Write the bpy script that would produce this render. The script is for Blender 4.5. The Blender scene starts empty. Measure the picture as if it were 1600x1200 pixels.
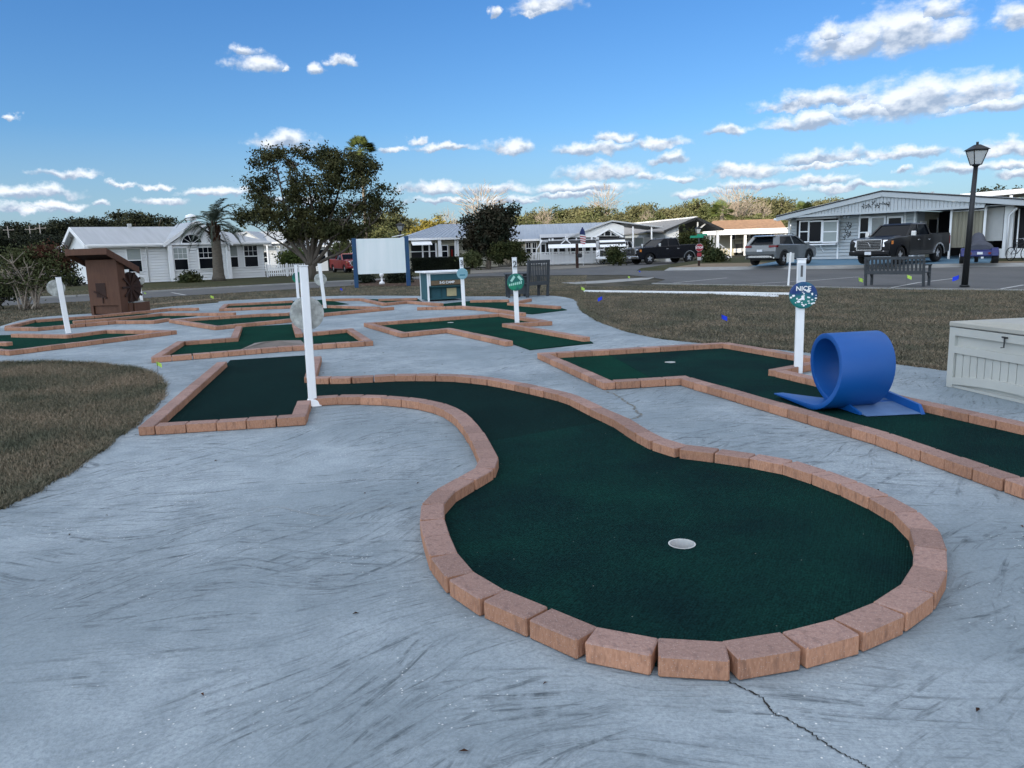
import bpy, bmesh, math, random
import numpy as np
from mathutils import Vector, Matrix
random.seed(7); RNG = np.random.default_rng(11)
S = bpy.context.scene
C = S.collection
R = math.radians

# ---------------------------------------------------------------- camera
F = 1200.0; H = 1.45; PITCH = R(9.9); ROLL = R(1.72)
fw = Vector((0, math.cos(PITCH), -math.sin(PITCH)))
r0 = Vector((1, 0, 0)); u0 = r0.cross(fw)
cR = r0 * math.cos(ROLL) - u0 * math.sin(ROLL)
cU = r0 * math.sin(ROLL) + u0 * math.cos(ROLL)
cd = bpy.data.cameras.new('camera'); cam = bpy.data.objects.new('camera', cd); C.objects.link(cam)
cd.sensor_width = 36; cd.lens = F / 1600 * 36; cd.clip_start = 0.05; cd.clip_end = 3000
m = Matrix.Identity(4)
for i in range(3):
    m[i][0] = cR[i]; m[i][1] = cU[i]; m[i][2] = -fw[i]
m[2][3] = H
cam.matrix_world = m
S.camera = cam

def ray(px, py):
    return fw + cR * ((px - 800) / F) + cU * ((600 - py) / F)
def G(px, py, z=0.0):            # where the line of sight through a photo pixel meets height z
    d = ray(px, py); t = (z - H) / d.z
    return Vector((d.x * t, d.y * t, z))
def AT(px, py, Y):               # the same at a given distance
    d = ray(px, py); t = Y / d.y
    return Vector((d.x * t, Y, H + d.z * t))

# ---------------------------------------------------------------- exposure, sun, sky
SUN_EL, SUN_AZ = R(21), R(215)     # azimuth clockwise from +Y: behind the camera, to the left
S.view_settings.view_transform = 'Standard'
S.view_settings.look = 'None'
S.view_settings.exposure = 1.6
S.view_settings.gamma = 1
S.render.engine = 'CYCLES'
S.cycles.max_bounces = 6; S.cycles.diffuse_bounces = 3; S.cycles.glossy_bounces = 3
S.cycles.transparent_max_bounces = 12; S.cycles.transmission_bounces = 4
S.cycles.use_denoising = True
sd = bpy.data.lights.new('sun', 'SUN'); sd.energy = 3.1; sd.angle = R(0.55); sd.color = (1, .87, .68)
sun = bpy.data.objects.new('sun', sd); C.objects.link(sun)
SDIR = Vector((math.sin(SUN_AZ) * math.cos(SUN_EL), math.cos(SUN_AZ) * math.cos(SUN_EL), math.sin(SUN_EL)))
sun.rotation_euler = SDIR.to_track_quat('Z', 'Y').to_euler()

CLOUDS = [(400,97,36,13),(383,79,22,8),(446,106,8,4),(498,105,14,9),(538,97,17,7),(446,218,38,14),(105,270,36,6),(55,299,45,9),
 (30,322,42,7),(85,320,30,5),(148,317,10,5),(340,300,42,6),(255,313,28,6),(195,288,16,4),(240,288,22,4),(10,178,10,4),
 (655,218,16,8),(612,235,15,5),(700,231,46,6),(795,227,28,11),(680,292,52,9),(770,293,50,8),(800,312,40,7),(855,6,42,12),(838,14,24,6),
 (768,17,10,7),(1325,62,56,26),(1415,42,62,32),(1300,50,24,16),(1465,14,34,14),(1592,22,28,18),(1440,148,95,28),(1535,135,36,22),(1290,152,58,14),
 (1235,163,38,10),(1258,188,50,12),(1560,163,60,12),(1360,170,62,12),(1138,203,28,9),(925,232,55,10),(957,213,26,9),(1025,224,42,8),(1043,246,20,9),
 (940,266,60,11),(910,290,72,8),(1012,272,26,8),(895,303,80,6),(1165,263,66,9),(1290,245,62,10),(1410,238,60,8),(1285,258,50,6),
 (1065,277,22,5),(1190,286,62,8),(1275,281,50,7),(1335,290,60,6),(1100,300,50,6),(1412,264,12,5),(1500,260,42,8),(1572,228,38,10),(1590,270,22,7),
 (700,312,60,5),(470,312,40,6),(1590,255,30,6)]

W = bpy.data.worlds.new('World'); S.world = W; W.use_nodes = True
nt = W.node_tree; nt.nodes.clear()
def N(t, **k):
    n = nt.nodes.new(t)
    for a, b in k.items(): setattr(n, a, b)
    return n
def L(a, b): nt.links.new(a, b)
def math_(op, a, b=None, c=None, clamp=False):
    n = N('ShaderNodeMath', operation=op); n.use_clamp = clamp
    for i, v in enumerate((a, b, c)):
        if v is None: continue
        if isinstance(v, (int, float)): n.inputs[i].default_value = v
        else: L(v, n.inputs[i])
    return n.outputs[0]
def vm(op, a, b=None, c=None):
    n = N('ShaderNodeVectorMath', operation=op)
    for i, v in enumerate((a, b, c)):
        if v is None: continue
        if isinstance(v, tuple): n.inputs[i].default_value = v
        elif isinstance(v, (int, float)): n.inputs['Scale'].default_value = v
        else: L(v, n.inputs[i])
    return n
sky = N('ShaderNodeTexSky', sky_type='NISHITA'); sky.sun_disc = False
sky.sun_elevation = SUN_EL; sky.sun_rotation = SUN_AZ
sky.air_density = 1.0; sky.dust_density = 0.5; sky.ozone_density = 2.2; sky.altitude = 0
tc = N('ShaderNodeTexCoord'); sep = N('ShaderNodeSeparateXYZ'); L(tc.outputs['Generated'], sep.inputs[0])
az = math_('ARCTAN2', sep.outputs[0], sep.outputs[1])
hl = math_('SQRT', math_('ADD', math_('MULTIPLY', sep.outputs[0], sep.outputs[0]), math_('MULTIPLY', sep.outputs[1], sep.outputs[1])))
el = math_('DIVIDE', sep.outputs[2], math_('MAXIMUM', hl, 0.05))
cmb = N('ShaderNodeCombineXYZ'); L(az, cmb.inputs[0]); L(el, cmb.inputs[1])
# domain warp so that the outlines billow
nw = N('ShaderNodeTexNoise', noise_dimensions='2D'); nw.inputs['Scale'].default_value = 26; nw.inputs['Detail'].default_value = 6; nw.inputs['Roughness'].default_value = .62
L(cmb.outputs[0], nw.inputs['Vector'])
off = vm('SUBTRACT', nw.outputs['Color'], (.5, .5, .5))
P0 = vm('MULTIPLY_ADD', off.outputs[0], (.055, .026, 0), cmb.outputs[0]).outputs[0]
def density(P):
    cur = None; cv = None
    for ci, (px, py, w, h) in enumerate(CLOUDS):
        if ci and ci % 7 == 0:      # evaluate block by block
            z_ = math_('MULTIPLY', cur, 1e-7); P = vm('ADD', P, z_).outputs[0]
        d = ray(px, py)
        a = math.atan2(d.x, d.y); e = d.z / math.hypot(d.x, d.y)
        sw = w / F * 1.28; sh = h / F * 1.45
        e -= sh * .30
        q = vm('MULTIPLY_ADD', P, (1 / sw, 1 / sh, 0), (-a / sw, -e / sh, 0)).outputs[0]
        q2 = vm('MULTIPLY', q, (-1, -2.1, 0)).outputs[0]
        mx = vm('MAXIMUM', q, q2).outputs[0]
        ln = vm('LENGTH', mx).outputs['Value']
        sx_ = N('ShaderNodeSeparateXYZ'); L(q, sx_.inputs[0]); vy = sx_.outputs[1]
        if cur is None: cur = ln; cv = vy
        else:
            lt = math_('LESS_THAN', ln, cur); mxv = N('ShaderNodeMix'); L(lt, mxv.inputs[0]); L(cv, mxv.inputs[2]); L(vy, mxv.inputs[3]); cv = mxv.outputs[0]
            cur = math_('SMOOTH_MIN', cur, ln, .16)
    return math_('SUBTRACT', 1.0, cur), cv
# clouds outside the picture: coarse noise, kept dense to add light on the ground
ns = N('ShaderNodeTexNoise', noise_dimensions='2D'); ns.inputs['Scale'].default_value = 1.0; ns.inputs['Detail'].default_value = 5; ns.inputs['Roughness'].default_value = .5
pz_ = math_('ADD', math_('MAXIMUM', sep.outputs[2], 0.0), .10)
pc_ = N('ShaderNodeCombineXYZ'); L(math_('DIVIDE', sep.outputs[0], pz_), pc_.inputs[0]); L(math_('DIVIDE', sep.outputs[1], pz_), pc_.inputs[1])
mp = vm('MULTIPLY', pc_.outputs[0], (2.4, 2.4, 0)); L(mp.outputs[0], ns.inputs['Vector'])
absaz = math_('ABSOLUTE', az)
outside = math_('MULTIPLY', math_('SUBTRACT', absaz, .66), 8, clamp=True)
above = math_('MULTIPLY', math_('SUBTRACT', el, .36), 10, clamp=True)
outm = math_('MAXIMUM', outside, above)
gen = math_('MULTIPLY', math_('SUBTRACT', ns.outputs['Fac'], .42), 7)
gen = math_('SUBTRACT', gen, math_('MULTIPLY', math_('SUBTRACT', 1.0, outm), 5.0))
D, CV = density(P0)
nf = N('ShaderNodeTexNoise', noise_dimensions='2D'); nf.inputs['Scale'].default_value = 34; nf.inputs['Detail'].default_value = 6; nf.inputs['Roughness'].default_value = .55
L(vm('MULTIPLY', cmb.outputs[0], (1, 1.7, 0)).outputs[0], nf.inputs['Vector'])
nfu = N('ShaderNodeTexNoise', noise_dimensions='2D'); nfu.inputs['Scale'].default_value = 34; nfu.inputs['Detail'].default_value = 3; nfu.inputs['Roughness'].default_value = .5
L(vm('MULTIPLY_ADD', cmb.outputs[0], (1, 1.7, 0), (-.004, .016, 0)).outputs[0], nfu.inputs['Vector'])
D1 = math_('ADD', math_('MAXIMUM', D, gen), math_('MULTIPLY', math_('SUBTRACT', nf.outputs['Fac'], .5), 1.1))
mask = N('ShaderNodeMapRange', interpolation_type='SMOOTHSTEP'); L(D1, mask.inputs['Value'])
mask.inputs['From Min'].default_value = -.16; mask.inputs['From Max'].default_value = .62
# relief: how much the density falls off towards the light above
rel = math_('MULTIPLY', math_('SUBTRACT', nf.outputs['Fac'], nfu.outputs['Fac']), 3.6)
core = math_('ADD', math_('MULTIPLY', D, -.25), math_('MULTIPLY', math_('MINIMUM', math_('MAXIMUM', CV, -.6), 1.0), 1.35))
lit = math_('ADD', math_('ADD', math_('MULTIPLY', rel, .55), core), .50, clamp=True)
ccol = N('ShaderNodeMix', data_type='RGBA'); L(lit, ccol.inputs[0])
ccol.inputs[6].default_value = (1.30, 1.62, 2.15, 1); ccol.inputs[7].default_value = (3.4, 3.55, 3.75, 1)
# low cloud haze towards the horizon
hz = math_('MULTIPLY', math_('SUBTRACT', .15, el), 6.0, clamp=True)
hzc = N('ShaderNodeMix', data_type='RGBA'); L(math_('MULTIPLY', hz, .7), hzc.inputs[0])
tint = N('ShaderNodeMix', data_type='RGBA', blend_type='MULTIPLY'); tint.inputs[0].default_value = 1
L(sky.outputs[0], tint.inputs[6])
tg = N('ShaderNodeMix', data_type='RGBA'); L(math_('MULTIPLY', el, 2.8, clamp=True), tg.inputs[0]); tg.inputs[6].default_value = (.250, .345, .445, 1); tg.inputs[7].default_value = (.165, .325, .50, 1)
L(tg.outputs[2], tint.inputs[7])
L(tint.outputs[2], hzc.inputs[6]); hzc.inputs[7].default_value = (1.25, 1.65, 2.2, 1)
mx = N('ShaderNodeMix', data_type='RGBA'); L(math_('MULTIPLY', mask.outputs[0], .93), mx.inputs[0]); L(hzc.outputs[2], mx.inputs[6]); L(ccol.outputs[2], mx.inputs[7])
bg = N('ShaderNodeBackground'); bg.inputs['Strength'].default_value = 0.1
# forward-scattering glow added round the sun, brightening sky and clouds to light the shade
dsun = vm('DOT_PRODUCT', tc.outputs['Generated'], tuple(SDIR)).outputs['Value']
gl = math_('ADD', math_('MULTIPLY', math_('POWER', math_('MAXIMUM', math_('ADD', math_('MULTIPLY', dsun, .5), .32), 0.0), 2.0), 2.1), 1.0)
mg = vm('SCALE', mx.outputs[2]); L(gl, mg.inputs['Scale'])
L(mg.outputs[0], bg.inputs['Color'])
wo = N('ShaderNodeOutputWorld'); L(bg.outputs[0], wo.inputs['Surface'])
W.cycles.sampling_method = 'MANUAL'; W.cycles.sample_map_resolution = 512

# ---------------------------------------------------------------- materials
def mat(name, col, rough=.8, metal=0, spec=.3, var=.0, vscale=3., col2=None, stretch=(1, 1, 1), bump=0, bscale=40., coat=0, alpha=1, trans=0, thr=(.3, .7), gen=False, detail=5, sheen=0, obj_var=0):
    mt = bpy.data.materials.new(name); mt.use_nodes = True
    t = mt.node_tree; p = t.nodes['Principled BSDF']
    p.inputs['Roughness'].default_value = rough; p.inputs['Metallic'].default_value = metal
    p.inputs['Specular IOR Level'].default_value = spec
    p.inputs['Coat Weight'].default_value = coat; p.inputs['Coat Roughness'].default_value = .05
    p.inputs['Alpha'].default_value = alpha; p.inputs['Transmission Weight'].default_value = trans
    c4 = tuple(col) + (1,)
    p.inputs['Base Color'].default_value = c4
    tcn = t.nodes.new('ShaderNodeTexCoord'); mpn = t.nodes.new('ShaderNodeMapping'); mpn.inputs['Scale'].default_value = stretch
    t.links.new(tcn.outputs['Object'], mpn.inputs['Vector'])
    last = None
    if col2 is not None or var:
        nz = t.nodes.new('ShaderNodeTexNoise'); nz.inputs['Scale'].default_value = vscale; nz.inputs['Detail'].default_value = detail
        nz.inputs['Roughness'].default_value = .6
        t.links.new(mpn.outputs[0], nz.inputs['Vector'])
        rp = t.nodes.new('ShaderNodeMapRange'); rp.inputs['From Min'].default_value = thr[0]; rp.inputs['From Max'].default_value = thr[1]
        t.links.new(nz.outputs['Fac'], rp.inputs['Value'])
        mi = t.nodes.new('ShaderNodeMix'); mi.data_type = 'RGBA'
        a = c4 if col2 is not None else tuple(max(0, x * (1 - var)) for x in col) + (1,)
        b = tuple(col2) + (1,) if col2 is not None else tuple(min(1, x * (1 + var)) for x in col) + (1,)
        mi.inputs[6].default_value = a; mi.inputs[7].default_value = b
        t.links.new(rp.outputs[0], mi.inputs[0]); t.links.new(mi.outputs[2], p.inputs['Base Color'])
        last = mi.outputs[2]
    if obj_var:
        oi = t.nodes.new('ShaderNodeObjectInfo'); hs = t.nodes.new('ShaderNodeHueSaturation')
        mr = t.nodes.new('ShaderNodeMapRange'); mr.inputs['To Min'].default_value = 1 - obj_var; mr.inputs['To Max'].default_value = 1 + obj_var
        t.links.new(oi.outputs['Random'], mr.inputs['Value']); t.links.new(mr.outputs[0], hs.inputs['Value'])
        if last: t.links.new(last, hs.inputs['Color'])
        else: hs.inputs['Color'].default_value = c4
        t.links.new(hs.outputs[0], p.inputs['Base Color'])
    if bump:
        nb = t.nodes.new('ShaderNodeTexNoise'); nb.inputs['Scale'].default_value = bscale; nb.inputs['Detail'].default_value = 4
        t.links.new(mpn.outputs[0], nb.inputs['Vector'])
        bn = t.nodes.new('ShaderNodeBump'); bn.inputs['Strength'].default_value = bump; bn.inputs['Distance'].default_value = .02
        t.links.new(nb.outputs['Fac'], bn.inputs['Height']); t.links.new(bn.outputs[0], p.inputs['Normal'])
    return mt

def concrete_mat():
    mt = bpy.data.materials.new('broomed_concrete'); mt.use_nodes = True; t = mt.node_tree; p = t.nodes['Principled BSDF']
    p.inputs['Roughness'].default_value = .85; p.inputs['Specular IOR Level'].default_value = .25
    tcn = t.nodes.new('ShaderNodeTexCoord'); O = tcn.outputs['Object']
    def noise(sc, det=4, ro=.55, vec=O, dist=0):
        n = t.nodes.new('ShaderNodeTexNoise'); n.inputs['Scale'].default_value = sc; n.inputs['Detail'].default_value = det; n.inputs['Roughness'].default_value = ro
        n.inputs['Distortion'].default_value = dist
        t.links.new(vec, n.inputs['Vector']); return n.outputs['Fac']
    def mr(v, a, b, c=0, d=1):
        n = t.nodes.new('ShaderNodeMapRange'); n.interpolation_type = 'SMOOTHSTEP'
        for k, x in zip(('From Min', 'From Max', 'To Min', 'To Max'), (a, b, c, d)): n.inputs[k].default_value = x
        t.links.new(v, n.inputs['Value']); return n.outputs[0]
    def mth(op, a, b):
        n = t.nodes.new('ShaderNodeMath'); n.operation = op
        for i, v in enumerate((a, b)):
            if isinstance(v, (int, float)): n.inputs[i].default_value = v
            else: t.links.new(v, n.inputs[i])
        return n.outputs[0]
    # broom strokes in several directions, each in its own patches
    wn = t.nodes.new('ShaderNodeTexNoise'); wn.inputs['Scale'].default_value = .9; wn.inputs['Detail'].default_value = 1; t.links.new(O, wn.inputs['Vector'])
    sb = t.nodes.new('ShaderNodeVectorMath'); sb.operation = 'MULTIPLY_ADD'; sb.inputs[1].default_value = (.5, .5, 0)
    t.links.new(wn.outputs['Color'], sb.inputs[0]); t.links.new(O, sb.inputs[2])
    tot = None; hgt = None
    for ang, seed in ((12, 0), (34, 3.7), (-8, 9.1), (56, 5.5)):
        rot = t.nodes.new('ShaderNodeMapping'); rot.vector_type = 'TEXTURE'; rot.inputs['Rotation'].default_value = (0, 0, R(ang)); rot.inputs['Location'].default_value = (seed, seed * .7, 0)
        rot.inputs['Scale'].default_value = (1 / 2.0, 1 / 27., 1)
        t.links.new(sb.outputs[0], rot.inputs['Vector'])
        st = noise(1.0, 6, .68, rot.outputs[0])
        rot2 = t.nodes.new('ShaderNodeMapping'); rot2.inputs['Location'].default_value = (seed * 3, -seed, 0); t.links.new(O, rot2.inputs['Vector'])
        pm = mr(noise(.8, 3, .55, rot2.outputs[0]), .43, .57)
        s = mth('MULTIPLY', mr(st, .50, .68), pm)
        h = mth('MULTIPLY', mth('SUBTRACT', st, .5), pm)
        tot = s if tot is None else mth('MAXIMUM', tot, s)
        hgt = h if hgt is None else mth('ADD', hgt, h)
    big = mr(noise(.5, 5, .6), .38, .62)
    mott = mr(noise(4.5, 6, .65), .35, .7)
    fine = mr(noise(55, 5, .8), .38, .66)
    vo = t.nodes.new('ShaderNodeTexVoronoi'); vo.inputs['Scale'].default_value = 34; t.links.new(O, vo.inputs['Vector'])
    sp = mth('MULTIPLY', mr(vo.outputs['Distance'], .06, .15, 1, 0), mr(noise(1.6, 3), .50, .60))
    def mix(f, a, b):
        n = t.nodes.new('ShaderNodeMix'); n.data_type = 'RGBA'
        if isinstance(f, (int, float)): n.inputs[0].default_value = f
        else: t.links.new(f, n.inputs[0])
        for i, v in ((6, a), (7, b)):
            if isinstance(v, tuple): n.inputs[i].default_value = v + (1,)
            else: t.links.new(v, n.inputs[i])
        return n.outputs[2]
    c = mix(big, (.24, .288, .315), (.37, .422, .452))
    c = mix(mth('MULTIPLY', mott, .45), c, (.185, .225, .25))
    c = mix(mth('MULTIPLY', mth('MULTIPLY', tot, 1.0), mr(noise(14, 4, .7), .30, .62)), c, (.065, .08, .09))
    c = mix(mth('MULTIPLY', fine, .5), c, (.135, .165, .185))
    c = mix(mth('MULTIPLY', sp, .8), c, (.78, .77, .74))
    # tan sandy stain
    st2 = mr(noise(.8, 4, .6, O), .66, .8)
    c = mix(mth('MULTIPLY', st2, .4), c, (.26, .25, .21))
    t.links.new(c, p.inputs['Base Color'])
    bm_ = t.nodes.new('ShaderNodeBump'); bm_.inputs['Strength'].default_value = .55; bm_.inputs['Distance'].default_value = .012
    t.links.new(mth('ADD', mth('MULTIPLY', hgt, 1.6), mth('MULTIPLY', noise(90, 3), .35)), bm_.inputs['Height'])
    t.links.new(bm_.outputs[0], p.inputs['Normal'])
    return mt

def brick_mat(name, a, b, dark, stretch, sc):
    mt = mat(name, a, .9, spec=.15, col2=b, vscale=sc, stretch=stretch, bump=.4, bscale=70, obj_var=.17)
    t = mt.node_tree; p = t.nodes['Principled BSDF']
    src = p.inputs['Base Color'].links[0].from_socket
    oi = t.nodes.new('ShaderNodeObjectInfo'); tcn = t.nodes.new('ShaderNodeTexCoord')
    ad = t.nodes.new('ShaderNodeVectorMath'); ad.operation = 'MULTIPLY_ADD'
    t.links.new(oi.outputs['Random'], ad.inputs[0]); ad.inputs[1].default_value = (17, 31, 5); t.links.new(tcn.outputs['Object'], ad.inputs[2])
    sm = t.nodes.new('ShaderNodeVectorMath'); sm.operation = 'MULTIPLY'; sm.inputs[1].default_value = stretch; t.links.new(ad.outputs[0], sm.inputs[0])
    n = t.nodes.new('ShaderNodeTexNoise'); n.inputs['Scale'].default_value = sc * .35; n.inputs['Detail'].default_value = 5; t.links.new(sm.outputs[0], n.inputs['Vector'])
    mr = t.nodes.new('ShaderNodeMapRange'); mr.inputs['From Min'].default_value = .52; mr.inputs['From Max'].default_value = .72; mr.inputs['To Max'].default_value = .55
    t.links.new(n.outputs['Fac'], mr.inputs['Value'])
    mi = t.nodes.new('ShaderNodeMix'); mi.data_type = 'RGBA'; mi.inputs[7].default_value = dark + (1,)
    t.links.new(mr.outputs[0], mi.inputs[0]); t.links.new(src, mi.inputs[6])
    vo = t.nodes.new('ShaderNodeTexVoronoi'); vo.inputs['Scale'].default_value = 110; t.links.new(ad.outputs[0], vo.inputs['Vector'])
    m2 = t.nodes.new('ShaderNodeMapRange'); m2.inputs['From Min'].default_value = .06; m2.inputs['From Max'].default_value = .2; m2.inputs['To Min'].default_value = .75; m2.inputs['To Max'].default_value = 0
    t.links.new(vo.outputs['Distance'], m2.inputs['Value'])
    m3 = t.nodes.new('ShaderNodeMix'); m3.data_type = 'RGBA'; m3.inputs[7].default_value = (.52, .46, .42, 1)
    t.links.new(m2.outputs[0], m3.inputs[0]); t.links.new(mi.outputs[2], m3.inputs[6]); t.links.new(m3.outputs[2], p.inputs['Base Color'])
    return mt

def turf_mat(name, col, col2):
    mt = mat(name, col, .95, spec=.04, col2=col2, vscale=1.3, bump=0, thr=(.35, .68))
    t = mt.node_tree; p = t.nodes['Principled BSDF']
    tcn = t.nodes.new('ShaderNodeTexCoord'); mp_ = t.nodes.new('ShaderNodeMapping'); mp_.inputs['Rotation'].default_value = (0, 0, R(28)); mp_.inputs['Scale'].default_value = (1, 1, 1)
    t.links.new(tcn.outputs['Object'], mp_.inputs['Vector'])
    wv = t.nodes.new('ShaderNodeTexWave'); wv.inputs['Scale'].default_value = 26; wv.inputs['Distortion'].default_value = .4; t.links.new(mp_.outputs[0], wv.inputs['Vector'])
    nn = t.nodes.new('ShaderNodeTexNoise'); nn.inputs['Scale'].default_value = 220; t.links.new(tcn.outputs['Object'], nn.inputs['Vector'])
    ad = t.nodes.new('ShaderNodeMath'); ad.operation = 'ADD'; t.links.new(wv.outputs['Fac'], ad.inputs[0]); t.links.new(nn.outputs['Fac'], ad.inputs[1])
    bn = t.nodes.new('ShaderNodeBump'); bn.inputs['Strength'].default_value = .5; bn.inputs['Distance'].default_value = .004
    t.links.new(ad.outputs[0], bn.inputs['Height']); t.links.new(bn.outputs[0], p.inputs['Normal'])
    nc = t.nodes.new('ShaderNodeTexNoise'); nc.inputs['Scale'].default_value = 95; nc.inputs['Detail'].default_value = 3; nc.inputs['Roughness'].default_value = .7; t.links.new(tcn.outputs['Object'], nc.inputs['Vector'])
    # pale specks of lint
    vo = t.nodes.new('ShaderNodeTexVoronoi'); vo.inputs['Scale'].default_value = 9; t.links.new(tcn.outputs['Object'], vo.inputs['Vector'])
    m2 = t.nodes.new('ShaderNodeMapRange'); m2.inputs['From Min'].default_value = .012; m2.inputs['From Max'].default_value = .035; m2.inputs['To Min'].default_value = .6; m2.inputs['To Max'].default_value = 0
    t.links.new(vo.outputs['Distance'], m2.inputs['Value'])
    src = p.inputs['Base Color'].links[0].from_socket
    m3 = t.nodes.new('ShaderNodeMix'); m3.data_type = 'RGBA'; m3.inputs[7].default_value = (.3, .34, .3, 1)
    t.links.new(m2.outputs[0], m3.inputs[0]); t.links.new(m3.outputs[2], p.inputs['Base Color'])
    ng_ = t.nodes.new('ShaderNodeMapRange'); ng_.inputs['From Min'].default_value = .35; ng_.inputs['From Max'].default_value = .7; ng_.inputs['To Min'].default_value = .45; ng_.inputs['To Max'].default_value = 1.5
    t.links.new(nc.outputs['Fac'], ng_.inputs['Value']); hv = t.nodes.new('ShaderNodeHueSaturation'); t.links.new(src, hv.inputs['Color']); t.links.new(ng_.outputs[0], hv.inputs['Value']); t.links.new(hv.outputs[0], m3.inputs[6])
    return mt

M = {}
M['concrete'] = concrete_mat()
M['brick_top'] = brick_mat('paver_top', (.245, .155, .130), (.33, .215, .18), (.15, .095, .085), (1, 1, 1), 90)
M['brick_side'] = brick_mat('paver_side', (.33, .165, .10), (.46, .245, .155), (.15, .08, .058), (1, 1, .30), 110)
M['turf'] = turf_mat('green_carpet', (0.00238, 0.02856, 0.01904), (0.0034, 0.04216, 0.0272))
M['turf_dark'] = turf_mat('dark_green_carpet', (0.003366, 0.01591, 0.0153), (0.004284, 0.02081, 0.01897))
M['turf_mid'] = turf_mat('mid_green_carpet', (0.0036, 0.0175, 0.0180), (0.0044, 0.0320, 0.0255))
M['soil'] = mat('soil', (.035, .027, .02), .95, col2=(.06, .045, .03), vscale=20, bump=.6)
M['grass_ground'] = mat('dry_lawn', (0.0372, 0.03646, 0.0253), .95, spec=.1, col2=(0.1042, 0.093, 0.07068), vscale=1.1, bump=1, bscale=25, detail=9, thr=(.38, .66))
M['lawn_green'] = mat('green_lawn', (0.03575, 0.04225, 0.0182), .95, spec=.1, col2=(0.065, 0.0585, 0.02925), vscale=.8, bump=1, bscale=20, detail=9)
M['asphalt'] = mat('asphalt', (0.08237, 0.08237, 0.0805), .9, spec=.25, col2=(0.117, 0.1161, 0.1123), vscale=.5, bump=.4, bscale=60, detail=8, stretch=(1, .35, 1))
M['kerb'] = mat('kerb_concrete', (0.27, 0.27, 0.255), .9, var=.15, vscale=2)
M['paint'] = mat('road_paint', (.5, .5, .47), .8, col2=(.3, .3, .29), vscale=6)
M['blue_drive'] = mat('blue_painted_drive', (0.075, 0.165, 0.2475), .75, col2=(0.1275, 0.2175, 0.285), vscale=.5, detail=6)
M['sand'] = mat('tan_sand', (0.225, 0.1762, 0.1125), .95, col2=(0.165, 0.12, 0.075), vscale=3, bump=.5)
M['mulch'] = mat('red_mulch', (0.07, 0.0294, 0.0175), .95, col2=(0.042, 0.021, 0.014), vscale=14, bump=.8)
M['gravel'] = mat('pale_gravel', (0.225, 0.21, 0.18), .95, col2=(0.135, 0.1237, 0.105), vscale=9, bump=.8)
M['white'] = mat('white_vinyl', (.80, .80, .79), .45, spec=.4, var=.04, vscale=2)
M['white_wall'] = mat('white_siding', (.74, .745, .73), .6, var=.05, vscale=.7, stretch=(1, 1, 3))
M['grey_wall'] = mat('pale_grey_siding', (0.41, 0.4387, 0.4428), .6, var=.05, vscale=.7)
M['cream_wall'] = mat('cream_siding', (0.4125, 0.39, 0.3), .7, var=.05)
M['grey_panel'] = mat('grey_panel', (.42, .42, .40), .7, var=.06)
M['roof_white'] = mat('white_metal_roof', (0.372, 0.3844, 0.3906), .45, spec=.4, var=.10, vscale=.6, stretch=(6, .3, 1), obj_var=.03)
M['roof_blue'] = mat('blue_grey_roof', (0.252, 0.294, 0.35), .5, spec=.4, var=.08, vscale=.6, stretch=(6, .3, 1))
M['roof_grey'] = mat('grey_shingle', (.20, .20, .20), .9, var=.2, vscale=4)
M['roof_brown'] = mat('brown_shingle', (.25, .15, .09), .9, var=.25, vscale=3)
M['soffit'] = mat('soffit', (.42, .42, .41), .7)
M['dark'] = mat('dark_interior', (.012, .012, .013), .9)  # near-black, stands for the shade inside porches and carports
M['glass'] = mat('dark_glass', (.006, .008, .011), .1, spec=.10)
M['glass_grey'] = mat('curtained_glass', (.17, .19, .19), .15, spec=.5, var=.15, vscale=3)
M['blind'] = mat('window_blind', (.30, .33, .31), .5, var=.08, stretch=(1, 1, 20), vscale=3)
M['black'] = mat('black_metal', (.012, .013, .014), .45, spec=.4)
M['blackpaint'] = mat('black_car_paint', (.003, .0035, .005), .3, spec=.25, coat=.3)
M['navypaint'] = mat('navy_car_paint', (.003, .003, .006), .25, spec=.3, coat=.3)
M['greypaint'] = mat('grey_car_paint', (0.12, 0.1312, 0.135), .3, spec=.5, coat=.9)
M['whitepaint'] = mat('white_car_paint', (.7, .7, .7), .3, coat=.8)
M['redpaint'] = mat('red_car_paint', (0.245, 0.007, 0.0084), .3, coat=.8)
M['bluepaint'] = mat('blue_gloss_paint', (.006, .012, .10), .35, coat=.3)
M['tyre'] = mat('tyre_rubber', (.012, .012, .012), .85)
M['chrome'] = mat('chrome', (.62, .63, .65), .18, metal=1)
M['lampglass'] = mat('headlamp_glass', (.75, .76, .78), .12, metal=.35)
M['amber'] = mat('amber_lens', (.6, .2, .04), .25)
M['redlens'] = mat('red_lens', (.14, .008, .008), .2)
M['plastic_trim'] = mat('dark_trim', (.02, .021, .022), .6)
M['plate'] = mat('number_plate', (.6, .62, .64), .4)
M['brown'] = mat('brown_painted_wood', (0.0805, 0.035, 0.0196), .65, col2=(0.1085, 0.049, 0.028), vscale=4, stretch=(3, 3, .6), bump=.25, bscale=50)
M['brown_dark'] = mat('dark_brown_wood', (0.03, 0.012, 0.0072), .7, var=.2, vscale=5)
M['teal'] = mat('teal_painted_wood', (0.02625, 0.09375, 0.1125), .6, var=.12, vscale=5)
M['teal_dark'] = mat('dark_teal_paint', (.02, .075, .085), .6, var=.12)
M['blue_post'] = mat('blue_painted_post', (0.012, 0.048, 0.16), .5, col2=(0.02, 0.072, 0.112), vscale=2)
M['board_white'] = mat('whiteboard_panel', (.66, .73, .72), .5, col2=(.76, .80, .79), vscale=.8, stretch=(3, 3, .4))
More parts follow.
